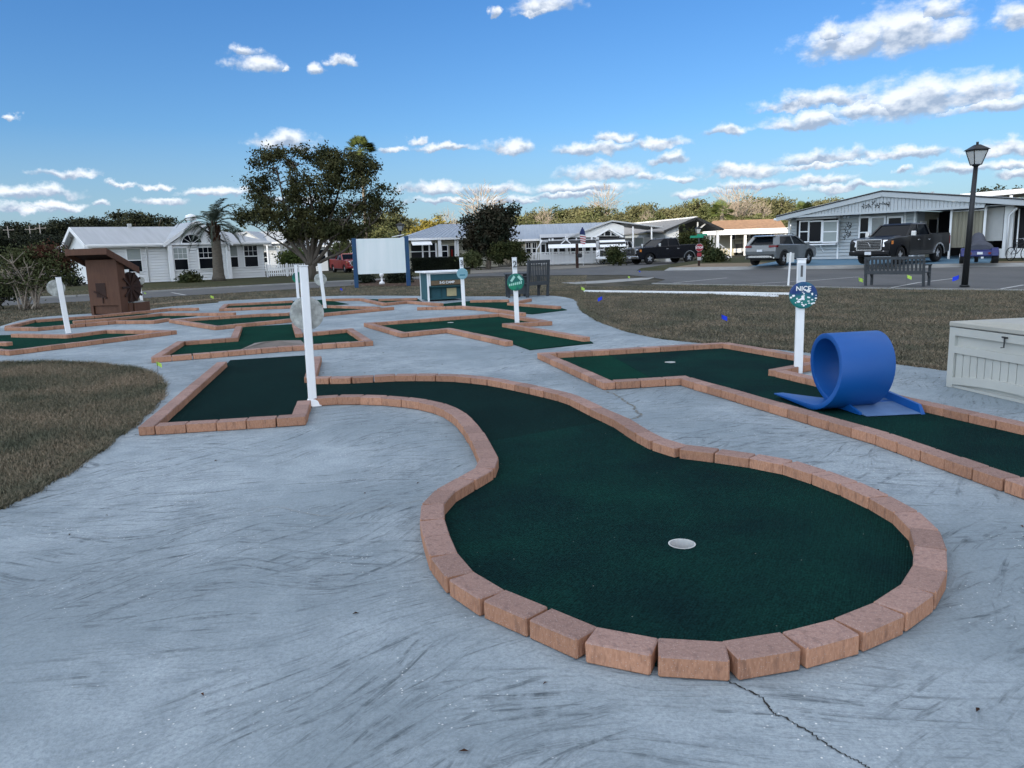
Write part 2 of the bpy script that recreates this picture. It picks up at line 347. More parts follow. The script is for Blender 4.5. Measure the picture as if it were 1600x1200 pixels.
M['loop_blue'] = mat('blue_moulded_plastic', (0.002108, 0.06588, 0.2635), .45, spec=.4, col2=(0.003162, 0.07905, 0.2951), vscale=1.5, bump=.06, bscale=120)
M['loop_floor'] = mat('faded_blue_plastic', (0.0845, 0.156, 0.299), .6, var=.15, vscale=5)
M['resin'] = mat('beige_resin', (0.4356, 0.4429, 0.4066), .6, spec=.3, var=.05, vscale=3)
M['resin_lid'] = mat('beige_resin_lid', (0.363, 0.3557, 0.3122), .6, spec=.3, var=.06, vscale=3)
M['bench'] = mat('grey_bench_plastic', (0.042, 0.0476, 0.0525), .6, var=.12, vscale=6)
M['cup'] = mat('white_cup', (.5, .5, .48), .6, var=.1)
M['milky'] = mat('milky_disc', (0.289, 0.2975, 0.272), .3, spec=.4, alpha=.86, col2=(0.561, 0.5695, 0.527), vscale=9, thr=(.42,.62))
M['flag_y'] = mat('lime_flag', (.42, .62, .10), .6)
M['flag_b'] = mat('blue_flag', (.01, .045, .62), .6)
M['wire'] = mat('wire', (.12, .12, .12), .5, metal=.6)
M['sign_blue'] = mat('sign_blue', (0.01125, 0.0375, 0.15), .35, col2=(0.015, 0.165, 0.15), vscale=2.2, thr=(.45, .55))
M['sign_green'] = mat('sign_green', (0.0075, 0.0975, 0.09), .35, col2=(0.015, 0.225, 0.12), vscale=4, thr=(.45, .6))
M['sign_pale'] = mat('sign_pale_blue', (0.128, 0.288, 0.336), .35, col2=(0.24, 0.4, 0.44), vscale=4)
M['letter'] = mat('white_lettering', (.8, .8, .78), .5)
M['letter_grey'] = mat('grey_lettering', (.10, .10, .10), .5)
M['pole_grey'] = mat('weathered_pole', (.20, .19, .18), .9)
M['alloy'] = mat('alloy_rim', (.50, .51, .53), .32, metal=.55)
M['plaque'] = mat('tan_plaque', (.42, .36, .20), .6, var=.15, vscale=15)
M['red_sign'] = mat('red_sign', (.28, .025, .035), .5)
M['green_sign'] = mat('street_sign_green', (.01, .25, .14), .4)
M['canvas'] = mat('grey_blue_canvas', (0.06, 0.064, 0.08), .85, var=.2, vscale=2)
M['curtain'] = mat('tan_shade_cloth', (0.225, 0.21, 0.1575), .9, var=.12, vscale=1, stretch=(6, 6, .3))
M['frosted'] = mat('frosted_lamp_glass', (0.496, 0.512, 0.496), .35, spec=.4)
M['flag_white'] = mat('flag_white', (.6, .6, .6), .8)
M['flag_red'] = mat('flag_red', (.35, .03, .04), .8)
M['flag_navy'] = mat('flag_navy', (.02, .03, .10), .8)
M['bark'] = mat('grey_brown_bark', (0.0595, 0.0476, 0.0364), .95, col2=(0.112, 0.0945, 0.077), vscale=3, stretch=(3, 3, .6), bump=.8, bscale=12)
M['bark_pale'] = mat('pale_bark', (.30, .25, .20), .95, var=.25, vscale=3, stretch=(3, 3, .6))
M['palm_bark'] = mat('palm_bark', (0.0825, 0.07125, 0.05625), .95, col2=(0.15, 0.1275, 0.0975), vscale=5, stretch=(1, 1, 5), bump=.8, bscale=9)
def leafmat(name, a, b, vs=.35, tr=.25):
    mt = mat(name, a, .75, spec=.15, col2=b, vscale=vs, thr=(.38, .62), detail=3, obj_var=.12)
    p = mt.node_tree.nodes['Principled BSDF']
    p.inputs['Subsurface Weight'].default_value = 0
    return mt
M['leaf_oak'] = leafmat('oak_leaves', (0.02304, 0.0288, 0.009792), (0.072, 0.06912, 0.02592), .9)
M['leaf_mag'] = leafmat('magnolia_leaves', (.015, .025, .014), (.048, .040, .024), 1.2)
M['leaf_dark'] = leafmat('dark_leaves', (0.008, 0.0128, 0.008), (0.0192, 0.024, 0.012), .3)
M['leaf_bush'] = leafmat('bush_leaves', (0.0225, 0.033, 0.0105), (0.04875, 0.0525, 0.0165), 1.5)
M['leaf_red'] = leafmat('russet_leaves', (0.024, 0.016, 0.0096), (0.072, 0.028, 0.016), 1.2)
M['leaf_olive'] = leafmat('olive_leaves', (.045, .058, .022), (.105, .112, .045), .3)
M['leaf_forest'] = leafmat('forest_leaves', (.048, .058, .025), (.145, .135, .066), .11)
M['leaf_yellow'] = leafmat('yellow_leaves', (.10, .095, .02), (.19, .15, .03), .4)
M['palm_leaf'] = leafmat('palm_fronds', (0.044, 0.0624, 0.044), (0.104, 0.124, 0.096), 1)
M['palm_green'] = leafmat('green_palm_fronds', (.035, .055, .014), (.09, .11, .03), 1)
M['grass_blade'] = leafmat('dry_grass_blades', (0.040, 0.045, 0.029), (0.32, 0.265, 0.195), 38)
def patchy(mt):
    t = mt.node_tree; p = t.nodes['Principled BSDF']; p.inputs['Specular IOR Level'].default_value = .1
    src = p.inputs['Base Color'].links[0].from_socket; tcn = t.nodes.new('ShaderNodeTexCoord')
    n1 = t.nodes.new('ShaderNodeTexNoise'); n1.inputs['Scale'].default_value = .9; n1.inputs['Detail'].default_value = 6; n1.inputs['Roughness'].default_value = .65; t.links.new(tcn.outputs['Object'], n1.inputs['Vector'])
    m1 = t.nodes.new('ShaderNodeMapRange'); m1.inputs['From Min'].default_value = .36; m1.inputs['From Max'].default_value = .64; t.links.new(n1.outputs['Fac'], m1.inputs['Value'])
    mm = t.nodes.new('ShaderNodeMix'); mm.data_type = 'RGBA'; mm.blend_type = 'MULTIPLY'; mm.inputs[0].default_value = 1; t.links.new(src, mm.inputs[6])
    cr = t.nodes.new('ShaderNodeMix'); cr.data_type = 'RGBA'; cr.inputs[6].default_value = (.50, .62, .58, 1); cr.inputs[7].default_value = (1.25, 1.15, 1.1, 1); t.links.new(m1.outputs[0], cr.inputs[0]); t.links.new(cr.outputs[2], mm.inputs[7])
    t.links.new(mm.outputs[2], p.inputs['Base Color'])
patchy(M['grass_blade'])

# ---------------------------------------------------------------- building blocks
def tag(o, label=None, cat=None, group=None, kind=None):
    if label: o['label'] = label
    if cat: o['category'] = cat
    if group: o['group'] = group
    if kind: o['kind'] = kind
    return o
def root(name, loc, rz=0, label=None, cat=None, group=None, rot=None):
    o = bpy.data.objects.new(name, None); C.objects.link(o); o.empty_display_size = .2
    o.location = loc; o.rotation_euler = rot or (0, 0, rz)
    return tag(o, label, cat, group)
class MB:
    def __init__(s): s.v = []; s.f = []; s.mi = []; s.sm = []; s.c = 0; s.smooth = False
    def face(s, pts):
        b = len(s.v); s.v += [tuple(p) for p in pts]; s.f.append(tuple(range(b, b + len(pts)))); s.mi.append(s.c); s.sm.append(s.smooth); return s
    def add(s, vs, fs):
        b = len(s.v); s.v += [tuple(p) for p in vs]
        for f in fs: s.f.append(tuple(i + b for i in f)); s.mi.append(s.c); s.sm.append(s.smooth)
        return s
    def box(s, x0, x1, y0, y1, z0, z1):
        vs = [(x0,y0,z0),(x1,y0,z0),(x1,y1,z0),(x0,y1,z0),(x0,y0,z1),(x1,y0,z1),(x1,y1,z1),(x0,y1,z1)]
        return s.add(vs, [(0,3,2,1),(4,5,6,7),(0,1,5,4),(1,2,6,5),(2,3,7,6),(3,0,4,7)])
    def hexa(s, b, t):       # bottom quad, top quad (same winding, counter-clockwise from above)
        return s.add(list(b) + list(t), [(0,3,2,1),(4,5,6,7),(0,1,5,4),(1,2,6,5),(2,3,7,6),(3,0,4,7)])
    def prism(s, poly, y0, y1, axis='y'):   # poly in the plane across the axis
        def mk(p, d):
            if axis == 'y': return (p[0], d, p[1])
            if axis == 'x': return (d, p[0], p[1])
            return (p[0], p[1], d)
        n = len(poly); vs = [mk(p, y0) for p in poly] + [mk(p, y1) for p in poly]
        fs = [tuple(range(n)), tuple(range(2 * n - 1, n - 1, -1))] + [(i, i + n, (i + 1) % n + n, (i + 1) % n) for i in range(n)]
        return s.add(vs, fs)
    def bar(s, a, b, w, h=None):
        a = Vector(a); b = Vector(b); h = h or w; d = (b - a)
        if d.length < 1e-6: return s
        d.normalize(); up = Vector((0, 0, 1)) if abs(d.z) < .95 else Vector((0, 1, 0))
        x = d.cross(up).normalized() * (w / 2); y = x.cross(d).normalized() * (h / 2)
        vs = [a - x - y, a + x - y, a + x + y, a - x + y, b - x - y, b + x - y, b + x + y, b - x + y]
        return s.add(vs, [(0,3,2,1),(4,5,6,7),(0,1,5,4),(1,2,6,5),(2,3,7,6),(3,0,4,7)])
    def tube(s, pts, rad, n=8, cap=True):
        pts = [Vector(p) for p in pts]
        if isinstance(rad, (int, float)): rad = [rad] * len(pts)
        vs = []; fs = []; prev = None
        for i, p in enumerate(pts):
            d = (pts[min(i + 1, len(pts) - 1)] - pts[max(i - 1, 0)])
            d = d.normalized() if d.length > 1e-9 else Vector((0, 0, 1))
            if prev is None:
                up = Vector((0, 0, 1)) if abs(d.z) < .9 else Vector((1, 0, 0)); x = d.cross(up).normalized()
            else:
                x = (prev - d * prev.dot(d)); x = x.normalized() if x.length > 1e-6 else d.orthogonal().normalized()
            prev = x; y = d.cross(x)
            for k in range(n):
                a = 2 * math.pi * k / n; vs.append(p + (x * math.cos(a) + y * math.sin(a)) * rad[i])
        for i in range(len(pts) - 1):
            for k in range(n):
                fs.append((i * n + k, i * n + (k + 1) % n, (i + 1) * n + (k + 1) % n, (i + 1) * n + k))
        if cap: fs.append(tuple(range(n - 1, -1, -1))); fs.append(tuple(range((len(pts) - 1) * n, len(pts) * n)))
        sm = s.smooth; s.smooth = n > 5; s.add(vs, fs); s.smooth = sm; return s
    def lathe(s, prof, n=16, c=(0, 0, 0)):
        return s.tube([(c[0], c[1], c[2] + z) for r, z in prof], [max(r, 1e-4) for r, z in prof], n)
    def build(s, name, mt, parent=None, loc=None, rz=0, bevel=0, seg=1, **t):
        me = bpy.data.meshes.new(name); me.from_pydata(s.v, [], s.f)
        for x in (mt if isinstance(mt, (list, tuple)) else [mt]): me.materials.append(x)
        me.polygons.foreach_set('material_index', s.mi); me.polygons.foreach_set('use_smooth', s.sm)
        bm = bmesh.new(); bm.from_mesh(me)
        if bevel:
            bmesh.ops.remove_doubles(bm, verts=bm.verts, dist=1e-5)
            es = [e for e in bm.edges if len(e.link_faces) == 2 and e.calc_face_angle(0) > .45]
            bmesh.ops.bevel(bm, geom=es, offset=bevel, segments=seg, profile=.5, affect='EDGES', clamp_overlap=True)
        bmesh.ops.recalc_face_normals(bm, faces=bm.faces); bm.to_mesh(me); bm.free()
        o = bpy.data.objects.new(name, me); C.objects.link(o)
        if parent: o.parent = parent
        if loc is not None: o.location = loc
        if rz: o.rotation_euler = (0, 0, rz)
        tag(o, t.get('label'), t.get('cat'), t.get('group'), t.get('kind'))
        return o
def copy_tree(o, parent=None):
    c = o.copy(); C.objects.link(c); c.parent = parent
    for ch in list(o.children): copy_tree(ch, c)
    return c
def bulk(name, V, Fq, k, mt, parent=None, smooth=False, **t):      # fast mesh from arrays; k corners per face
    me = bpy.data.meshes.new(name); nv = len(V); nf = len(Fq)
    me.vertices.add(nv); me.vertices.foreach_set('co', np.asarray(V, np.float32).ravel())
    me.loops.add(nf * k); me.loops.foreach_set('vertex_index', np.asarray(Fq, np.int32).ravel())
    me.polygons.add(nf); me.polygons.foreach_set('loop_start', np.arange(0, nf * k, k, dtype=np.int32))
    try: me.polygons.foreach_set('loop_total', np.full(nf, k, np.int32))
    except Exception: pass
    me.update(calc_edges=True); me.materials.append(mt)
    o = bpy.data.objects.new(name, me); C.objects.link(o)
    if parent: o.parent = parent
    tag(o, t.get('label'), t.get('cat'), t.get('group'), t.get('kind')); return o
def fill(name, outer, inner, z, thick, mt, parent=None, **t):       # flat sheet with holes and a little thickness
    bm = bmesh.new(); es = []
    for loop in [outer] + list(inner):
        vs = [bm.verts.new((p[0], p[1], z)) for p in loop]
        es += [bm.edges.new((vs[i], vs[(i + 1) % len(vs)])) for i in range(len(vs))]
    bmesh.ops.triangle_fill(bm, use_beauty=True, edges=es, normal=(0, 0, 1))
    if thick:
        g = bmesh.ops.extrude_face_region(bm, geom=list(bm.faces))
        bmesh.ops.translate(bm, verts=[v for v in g['geom'] if isinstance(v, bmesh.types.BMVert)], vec=(0, 0, -thick))
    bmesh.ops.recalc_face_normals(bm, faces=bm.faces)
    me = bpy.data.meshes.new(name); bm.to_mesh(me); bm.free(); me.materials.append(mt)
    if not thick:
        for p in me.polygons:
            if p.normal.z < 0: p.flip()
    o = bpy.data.objects.new(name, me); C.objects.link(o)
    if parent: o.parent = parent
    tag(o, t.get('label'), t.get('cat'), t.get('group'), t.get('kind')); return o
def text(s, size, parent, loc, rot, mt, name='lettering', ext=.004, align='CENTER'):
    cu = bpy.data.curves.new(name, 'FONT'); cu.body = s; cu.size = size; cu.extrude = ext; cu.align_x = align; cu.align_y = 'CENTER'; cu.offset = size * .02
    cu.materials.append(mt);
    tmp = bpy.data.objects.new(name, cu); C.objects.link(tmp); dg = bpy.context.evaluated_depsgraph_get()
    me = bpy.data.meshes.new_from_object(tmp.evaluated_get(dg)); bpy.data.objects.remove(tmp)
    o = bpy.data.objects.new(name, me); C.objects.link(o); o.parent = parent; o.location = loc; o.rotation_euler = rot
    return o
def smooth_path(pts, k=6):
    out = []; n = len(pts)
    for i in range(n - 1):
        p0 = pts[max(i - 1, 0)]; p1 = pts[i]; p2 = pts[i + 1]; p3 = pts[min(i + 2, n - 1)]
        for j in range(k):
            t = j / k
            out.append(.5 * ((2 * p1) + (p2 - p0) * t + (2 * p0 - 5 * p1 + 4 * p2 - p3) * t * t + (3 * p1 - p0 - 3 * p2 + p3) * t ** 3))
    out.append(pts[-1]); return out

# ================================================================ LARGE STRUCTURE: ground, slab, roads
GZ = -.03
K0 = G(1030, 422.6, 0); K1 = G(1600, 416, 0)
kd = (K1 - K0).normalized(); kn = Vector((-kd.y, kd.x, 0))
if kn.y < 0: kn = -kn
BANK = [(0.0, -.02), (.9, .13), (10, .30), (26, .32)]
def bank_z(x, y):
    d = (Vector((x, y, 0)) - K0).dot(kn)
    if d <= 0: return 0
    for (a, za), (b, zb) in zip(BANK, BANK[1:]):
        if d <= b: return za + (zb - za) * (d - a) / (b - a)
    return BANK[-1][1]
def strip_on_bank(name, u0, u1, d0, d1, lift, mt, u1b=None, **t):
    m_ = MB(); ds = sorted({d0, d1} | {d for d, z in BANK if d0 < d < d1})
    for a, b in zip(ds, ds[1:]):
        q = []
        for (u, d) in ((u0, a), (u1, a), (u1, b), (u0, b)):
            p = K0 + kd * u + kn * d; q.append((p.x, p.y, bank_z(p.x, p.y) + lift if d > 0 else BANK[0][1] + lift))
        m_.face(q)
    return m_.build(name, mt, **t)
g = MB(); g.face([(-1500, -600, GZ), (1500, -600, GZ), (1500, 2200, GZ), (-1500, 2200, GZ)])
g.build('ground', M['grass_ground'], kind='structure')
klen = (K1 - K0).length
strip_on_bank('terrain', -1.5, klen + 40, 0, 26, 0, M['lawn_green'], kind='structure')

near_grass = [(0,797),(60,765),(120,730),(175,690),(220,655),(243,632),(254,610),(250,596),(238,586),(215,578),(150,570),(80,567),(0,568)]
slabpx = [(0,510),(50,497),(140,490),(224,484),(266,479),(340,473),(353,470),(500,463),(600,462),(700,463),(800,463),(840,461.5),(868,462.5),(890,466),(903,471),(906,478),(912,487),(930,499),(962,512),(1000,523),(1050,531.5),(1100,536),(1160,541),(1235,548),(1310,556),(1389,567.5),(1440,573.5),(1476,579)]
ng = [G(x, y).xy for x, y in near_grass]
ng_s = [Vector(p) for p in smooth_path([Vector((p.x, p.y, 0)) for p in ng], 4)]
outer = [Vector((-9, -4, 0)), Vector((-9, .6, 0)), Vector((-5.2, 2.9, 0))] + ng_s
outer += [Vector((-10, ng_s[-1].y + .8, 0)), Vector((-16, ng_s[-1].y + 1.2, 0)), Vector((-18, 17, 0))]
sp = smooth_path([G(x, y) for x, y in slabpx], 3)
outer += sp + [Vector((6.2, 7.6, 0)), Vector((9, 6.6, 0)), Vector((12, -4, 0))]
slab_outline = [(p.x, p.y) for p in outer]
CUPS = [G(1065.5, 850, .014), G(1047, 566, .014)]
cup_ring = lambda c: [(c.x + .0655 * math.cos(2 * math.pi * k / 28), c.y + .0655 * math.sin(2 * math.pi * k / 28)) for k in range(28)]
slab = fill('concrete_path', slab_outline, [cup_ring(c) for c in CUPS], 0, .12, M['concrete'], kind='structure')

def ribbon(name, px, w, z, mt, parent, jit=.006, **t):
    pts = smooth_path([G(x, y, z) for x, y in px], 10); m_ = MB(); rr = random.Random(3)
    prev = None
    for i, p in enumerate(pts):
        d = (pts[min(i + 1, len(pts) - 1)] - pts[max(i - 1, 0)]).normalized(); n_ = Vector((-d.y, d.x, 0))
        c_ = p + n_ * rr.uniform(-jit, jit); ww = w * rr.uniform(.35, 1.3)
        cur = (c_ - n_ * ww / 2, c_ + n_ * ww / 2)
        if prev: m_.face([prev[0], cur[0], cur[1], prev[1]])
        prev = cur
    return m_.build(name, mt, parent, **t)
M['crack'] = mat('crack_dark', (.03, .03, .028), 1)
M['stain_dark'] = mat('crack_dirt', (.10, .095, .075), .95, col2=(.24, .235, .21), vscale=18)
M['stain'] = mat('crack_stain', (.20, .195, .17), .95, col2=(.33, .325, .30), vscale=14)
ribbon('crack', [(1137,1063),(1160,1075),(1190,1090),(1205,1112),(1228,1122),(1262,1142),(1285,1158),(1318,1178),(1345,1192),(1362,1204)], .007, .003, M['crack'], slab, kind='structure')
ribbon('crack', [(948,611),(965,619),(978,628),(990,636),(993,642),(1001,647),(996,652),(985,655)], .02, .003, M['stain_dark'], slab, jit=.02, kind='structure')
ribbon('crack', [(395,800),(430,792),(470,800),(520,806),(600,792),(660,781)], .004, .003, M['stain'], slab, kind='structure')

road_px = [(-200,487),(0,478),(110,472),(222,466),(340,459),(440,453),(540,447),(600,440.5),(640,437),(740,432),(860,430),(980,429.5),(1022,434),(1040,437),(1025,441.5),(1085,443.5),(1160,444.5),(1230,446),(1350,449),(1420,450),(1500,451),(1600,452),(1760,456),
 (1760,413.4),(1600,416.1),(1400,419.1),(1200,421.1),(1060,422.6),(1029,422.6),(1050,419.5),(1085,416),(1120,413.5),(1160,411.6),(1250,409),(1250,405),(1100,407.5),(1000,410.5),(955,414),(920,418.5),(860,421.6),(800,424.5),(740,428),(640,433),(590,435.5),(520,439),(440,443),(340,448.5),(240,454),(120,461),(0,466),(-200,474)]
rd = [G(x, y, -.012).xy for x, y in road_px]
fill('road', [(p.x, p.y) for p in rd], [], -.012, 0, M['asphalt'], kind='structure')
def line(name, px, w, z, mt, thick=0, **t):
    m_ = MB(); pts = [G(x, y, z) for x, y in px]
    for a, b in zip(pts, pts[1:]):
        d = (b - a).normalized(); n_ = Vector((-d.y, d.x, 0)) * w / 2
        q = [a - n_, b - n_, b + n_, a + n_]
        if thick: m_.hexa([(p.x, p.y, z - thick) for p in q], [(p.x, p.y, z) for p in q])
        else: m_.face(q)
    return m_.build(name, mt, **t)
line('kerb', [(-200,474),(0,466),(120,461),(240,454),(340,448.5),(440,443),(520,439),(590,435.5),(640,433),(700,430)], .35, .05, M['kerb'], .09, kind='structure')
strip_on_bank('kerb', .3, klen + 30, -.25, .9, .008, M['kerb'], kind='structure')
line('kerb', [(1020,442),(1085,443.6),(1160,444.6),(1230,446),(1300,448),(1420,450.3),(1500,451),(1620,452.3)], .12, .012, M['kerb'], .04, kind='structure')
for px in ([(1160,444.3),(1272,438),(1342,432.5)], [(1052,442),(1136,434)], [(1392,449.5),(1435,441.5),(1490,435)], [(1560,452),(1600,445)], [(985,423.5),(1012,423)], [(268,457),(290,461)]):
    line('road_marking', px, .11, -.006, M['paint'], kind='structure')
fill('footpath', [tuple(G(x, y, -.004).xy) for x, y in [(878,441.5),(900,440.5),(950,437.5),(1000,434),(1022,433.5),(1012,436.5),(990,438.5),(940,442),(900,443.5)]], [], -.004, .02, M['kerb'], kind='structure')
# blue painted driveway, sandy verge and lawn on the bank
def ukb(px, py): p = G(px, py, 0); return (p - K0).dot(kd)
ua = ukb(1160, 421.5); ub = ukb(1545, 416.8)
strip_on_bank('driveway', ua, ub, .9, 16, .012, M['blue_drive'], kind='structure')
strip_on_bank('verge', .4, ua - .1, .9, 5.5, .008, M['sand'], kind='structure')
strip_on_bank('verge', ub + .15, ub + 1.9, .9, 2.4, .016, M['sand'], kind='structure')
fill('mulch_bed', [tuple(G(x, y, -.012).xy) for x, y in [(556,441),(600,437),(650,437),(720,440),(720,444),(650,446.5),(590,447),(560,445.5)]], [], -.010, .02, M['mulch'], kind='structure')
fill('gravel_bed', [tuple(G(x, y, -.005).xy) for x, y in [(735,427.5),(800,424),(860,421),(920,418),(958,414),(975,409.5),(860,414),(735,419)]], [], -.004, .03, M['gravel'], kind='structure')
fill('lawn', [tuple(G(x, y, -.02).xy) for x, y in [(-300,477),(0,465),(120,460),(240,453.3),(340,447.8),(440,442.3),(520,438.5),(590,435),(640,432.3),(735,427.8),(735,419),(640,421),(540,424),(420,431),(300,438),(120,447),(-300,458)]], [], -.018, 0, M['lawn_green'], kind='structure')
fill('sand_patch', [tuple(G(x, y, -.02).xy) for x, y in [(230,474.5),(300,469),(345,465.5),(345,467),(300,471.5),(232,477)]], [], -.016, 0, M['sand'], kind='structure')

# ================================================================ added unseen cloud mesh, shaped to cast shade over the foreground
def add_shade_cloud():
    ce = 1 / math.tan(SUN_EL); hx = Vector((SDIR.x, SDIR.y, 0)).normalized(); Z = 600
    lobes = [(-10, 20, 62), (55, 5, 62), (-70, 10, 60), (10, -50, 80), (-85, 75, 48), (-55, 62, 42), (85, 22, 52), (-120, 40, 60), (110, -40, 80), (-110, -50, 80), (30, 30, 46), (-20, 38, 42)]
    bm = bmesh.new()
    for (x, y, r) in lobes:
        c = Vector((x, y, 0)) + hx * Z * ce
        for k in range(3):
            rr = r * (1 if k == 0 else random.uniform(.4, .6)); o_ = Vector((0, 0, 0)) if k == 0 else Vector((random.uniform(-1, 1), random.uniform(-1, .2), 0)) * r * .5
            bmesh.ops.create_icosphere(bm, subdivisions=3, radius=1, matrix=Matrix.Translation((c.x + o_.x, c.y + o_.y, Z + 6 * k)) @ Matrix.Diagonal((rr, rr, rr * .22, 1)))
    for v in bm.verts:
        if v.co.z < Z: v.co.z = Z + (v.co.z - Z) * .15
        v.co += Vector([math.sin(v.co.x * .11 + i) * math.cos(v.co.y * .13 + i * 2) * 2.5 for i in range(3)])
    me = bpy.data.meshes.new('shade_cloud'); bm.to_mesh(me); bm.free(); me.materials.append(mat('shade_cloud', (.85, .85, .87), 1, spec=0))
    for p in me.polygons: p.use_smooth = True
    o = bpy.data.objects.new('shade_cloud', me); C.objects.link(o); tag(o, kind='structure')
add_shade_cloud()

# ================================================================ the mini golf course
def make_brick_meshes():
    out = []
    for k in range(4):
        bm = bmesh.new(); bmesh.ops.create_cube(bm, size=1)
        rr = random.Random(k)
        for v in bm.verts:
            v.co.x *= .234; v.co.y *= .128; v.co.z = (v.co.z + .5) * .08
            v.co += Vector((rr.uniform(-.0016, .0016), rr.uniform(-.0016, .0016), rr.uniform(-.001, .001)))
        bmesh.ops.bevel(bm, geom=list(bm.edges), offset=.006, segments=1, affect='EDGES', profile=.5)
        me = bpy.data.meshes.new('brick'); bm.to_mesh(me); bm.free()
        me.materials.append(M['brick_top']); me.materials.append(M['brick_side'])
        for p in me.polygons: p.material_index = 0 if p.normal.z > .6 else 1
        out.append(me)
    return out
BR = make_brick_meshes()
brr = random.Random(5)
def lay(parent, px, curved=False, z=.08, world=None):
    P_ = world or [G(x, y, z) for x, y in px]
    P_ = [Vector((p.x, p.y, 0)) for p in P_]
    segs = [P_] if curved else [[a, b] for a, b in zip(P_, P_[1:])]
    for si, sg in enumerate(segs):
        if curved:
            sg = smooth_path(sg, 12)
        elif len(segs) > 1:
            # butt joints: each run starts beyond the run before it
            d = (sg[1] - sg[0]).normalized()
            if si > 0: sg = [sg[0] + d * .070, sg[1]]
            if si < len(segs) - 1: sg = [sg[0], sg[1] + d * .062]
        Ls = [0]
        for a, b in zip(sg, sg[1:]): Ls.append(Ls[-1] + (b - a).length)
        T = Ls[-1]; n = max(1, round(T / (.248 if curved else .2375))); st = T / n
        def at(s):
            s = min(max(s, 0), T)
            for i in range(len(Ls) - 1):
                if s <= Ls[i + 1] + 1e-9:
                    f_ = (s - Ls[i]) / max(Ls[i + 1] - Ls[i], 1e-9); return sg[i].lerp(sg[i + 1], f_)
            return sg[-1]
        for k in range(n):
            a = at(k * st); b = at((k + 1) * st); c = (a + b) / 2; d = b - a
            o = bpy.data.objects.new('brick', brr.choice(BR)); C.objects.link(o); o.parent = parent
            sc = min(1.0, (st - .004) / .234) if curved else (st - .0065) / .234
            if curved: sc = min(sc, 1.0)
            o.location = (c.x + brr.uniform(-.002, .002), c.y + brr.uniform(-.002, .002), brr.uniform(.0003, .0035))
            o.rotation_euler = (brr.uniform(-.008, .008), brr.uniform(-.006, .006), math.atan2(d.y, d.x) + brr.uniform(-.012, .012) + (math.pi if brr.random() < .5 else 0))
            o.scale = (sc, 1, brr.uniform(.985, 1.015))
def hole(label, group='mini golf holes edged with pavers'):
    return root('golf_hole', (0, 0, 0), label=label, cat='mini golf hole', group=group)
def turf(parent, px=None, world=None, cup=None, mt='turf', z=.014):
    P_ = world or [G(x, y, z) for x, y in px]
    inn = []
    if cup:
        c = G(cup[0], cup[1], z); inn = [[(c.x + .066 * math.cos(a), c.y + .066 * math.sin(a)) for a in [2 * math.pi * k / 28 for k in range(28)]]]
        m_ = MB(); m_.smooth = False
        m_.c = 0
        deep = .0035 if cup[0] == 704 else -.030
        for k in range(28):
            a, b = 2 * math.pi * k / 28, 2 * math.pi * (k + 1) / 28
            pa = lambda r, an, zz: (c.x + r * math.cos(an), c.y + r * math.sin(an), zz)
            m_.face([pa(.066, a, z + .002), pa(.066, b, z + .002), pa(.059, b, z + .002), pa(.059, a, z + .002)])
            m_.face([pa(.059, a, z + .002), pa(.059, b, z + .002), pa(.056, b, deep), pa(.056, a, deep)])
        m_.face([(c.x + .056 * math.cos(2 * math.pi * k / 28), c.y + .056 * math.sin(2 * math.pi * k / 28), deep) for k in range(28)])
        m_.build('cup', M['cup'], parent)
    return fill('turf', [(p.x, p.y) for p in P_], inn, z, .010, M[mt], parent)

# ---- hole with the curved channel, in front
h1 = hole('long S-shaped green with the rounded end nearest the camera, paver by paver')
OUT = [(484,590),(520,589.5),(560,588.5),(607,586),(650,585),(710,586),(755,590),(785,594.5),(825,602.5),(864,611),(895,619.5),(925,634),(950,645.5),(975,657),(995,670),(1015,681),(1045,694),(1079,700),(1135,706),(1182,713),(1245,725.5),(1290,741),(1340,760),(1375,776),(1412,796),(1438,816),(1452,843),(1455,877),(1443,911),(1407,940),(1350,969),(1270,993),(1200,1008),(1162,1014),(1105,1019),(1047,1013),(1000,1006),(942,997),(895,982),(850,961),(775,931),(722,900),(695,870),(682,838),(675,811),(676,787),(700,763),(740,742),(762,727),(764,714),(755,697),(745,679),(732,661),(715,645),(693,634),(660,626),(625,621.5),(590,619),(557,618.5),(520,619),(489,621)]
ow = [G(x, y, .08) for x, y in OUT]
i0 = OUT.index((484, 590)); lay(h1, OUT, curved=True)
lay(h1, [(495,557),(484,589)]); 
lay(h1, [(347,565.5),(231,664),(467,649.5),(475,626)])
seamL, seamR = (752,668), (937,645)
iR = OUT.index((950,645.5)); iL = OUT.index((745,679))
def inset(path, d):      # shift a world path sideways
    out = []
    for i, p in enumerate(path):
        t_ = (path[min(i + 1, len(path) - 1)] - path[max(i - 1, 0)]); n_ = Vector((-t_.y, t_.x, 0)).normalized(); out.append(p + n_ * d)
    return out
sm = smooth_path(ow, 3); kR = iR * 3; kL = iL * 3
bigT = sm[kR:kL + 1]
turf(h1, world=[Vector((p.x, p.y, 0)) for p in bigT], cup=(1065.5, 850), mt='turf_mid')
pad = [(362,563.5),(480,555.5)]
up = [Vector((p.x, p.y, 0)) for p in sm[:kR + 1]]; lo = [Vector((p.x, p.y, 0)) for p in sm[kL:]]
padw = [G(480, 554.8, 0), up[0] + Vector((-.0, 0, 0))]
turf(h1, world=[G(480, 554.8, .014)] + up + lo + [G(467, 649.5, .08), G(231, 664, .08), G(347, 567, .08), G(360, 562.5, .014)], mt='turf_dark', z=.0135)

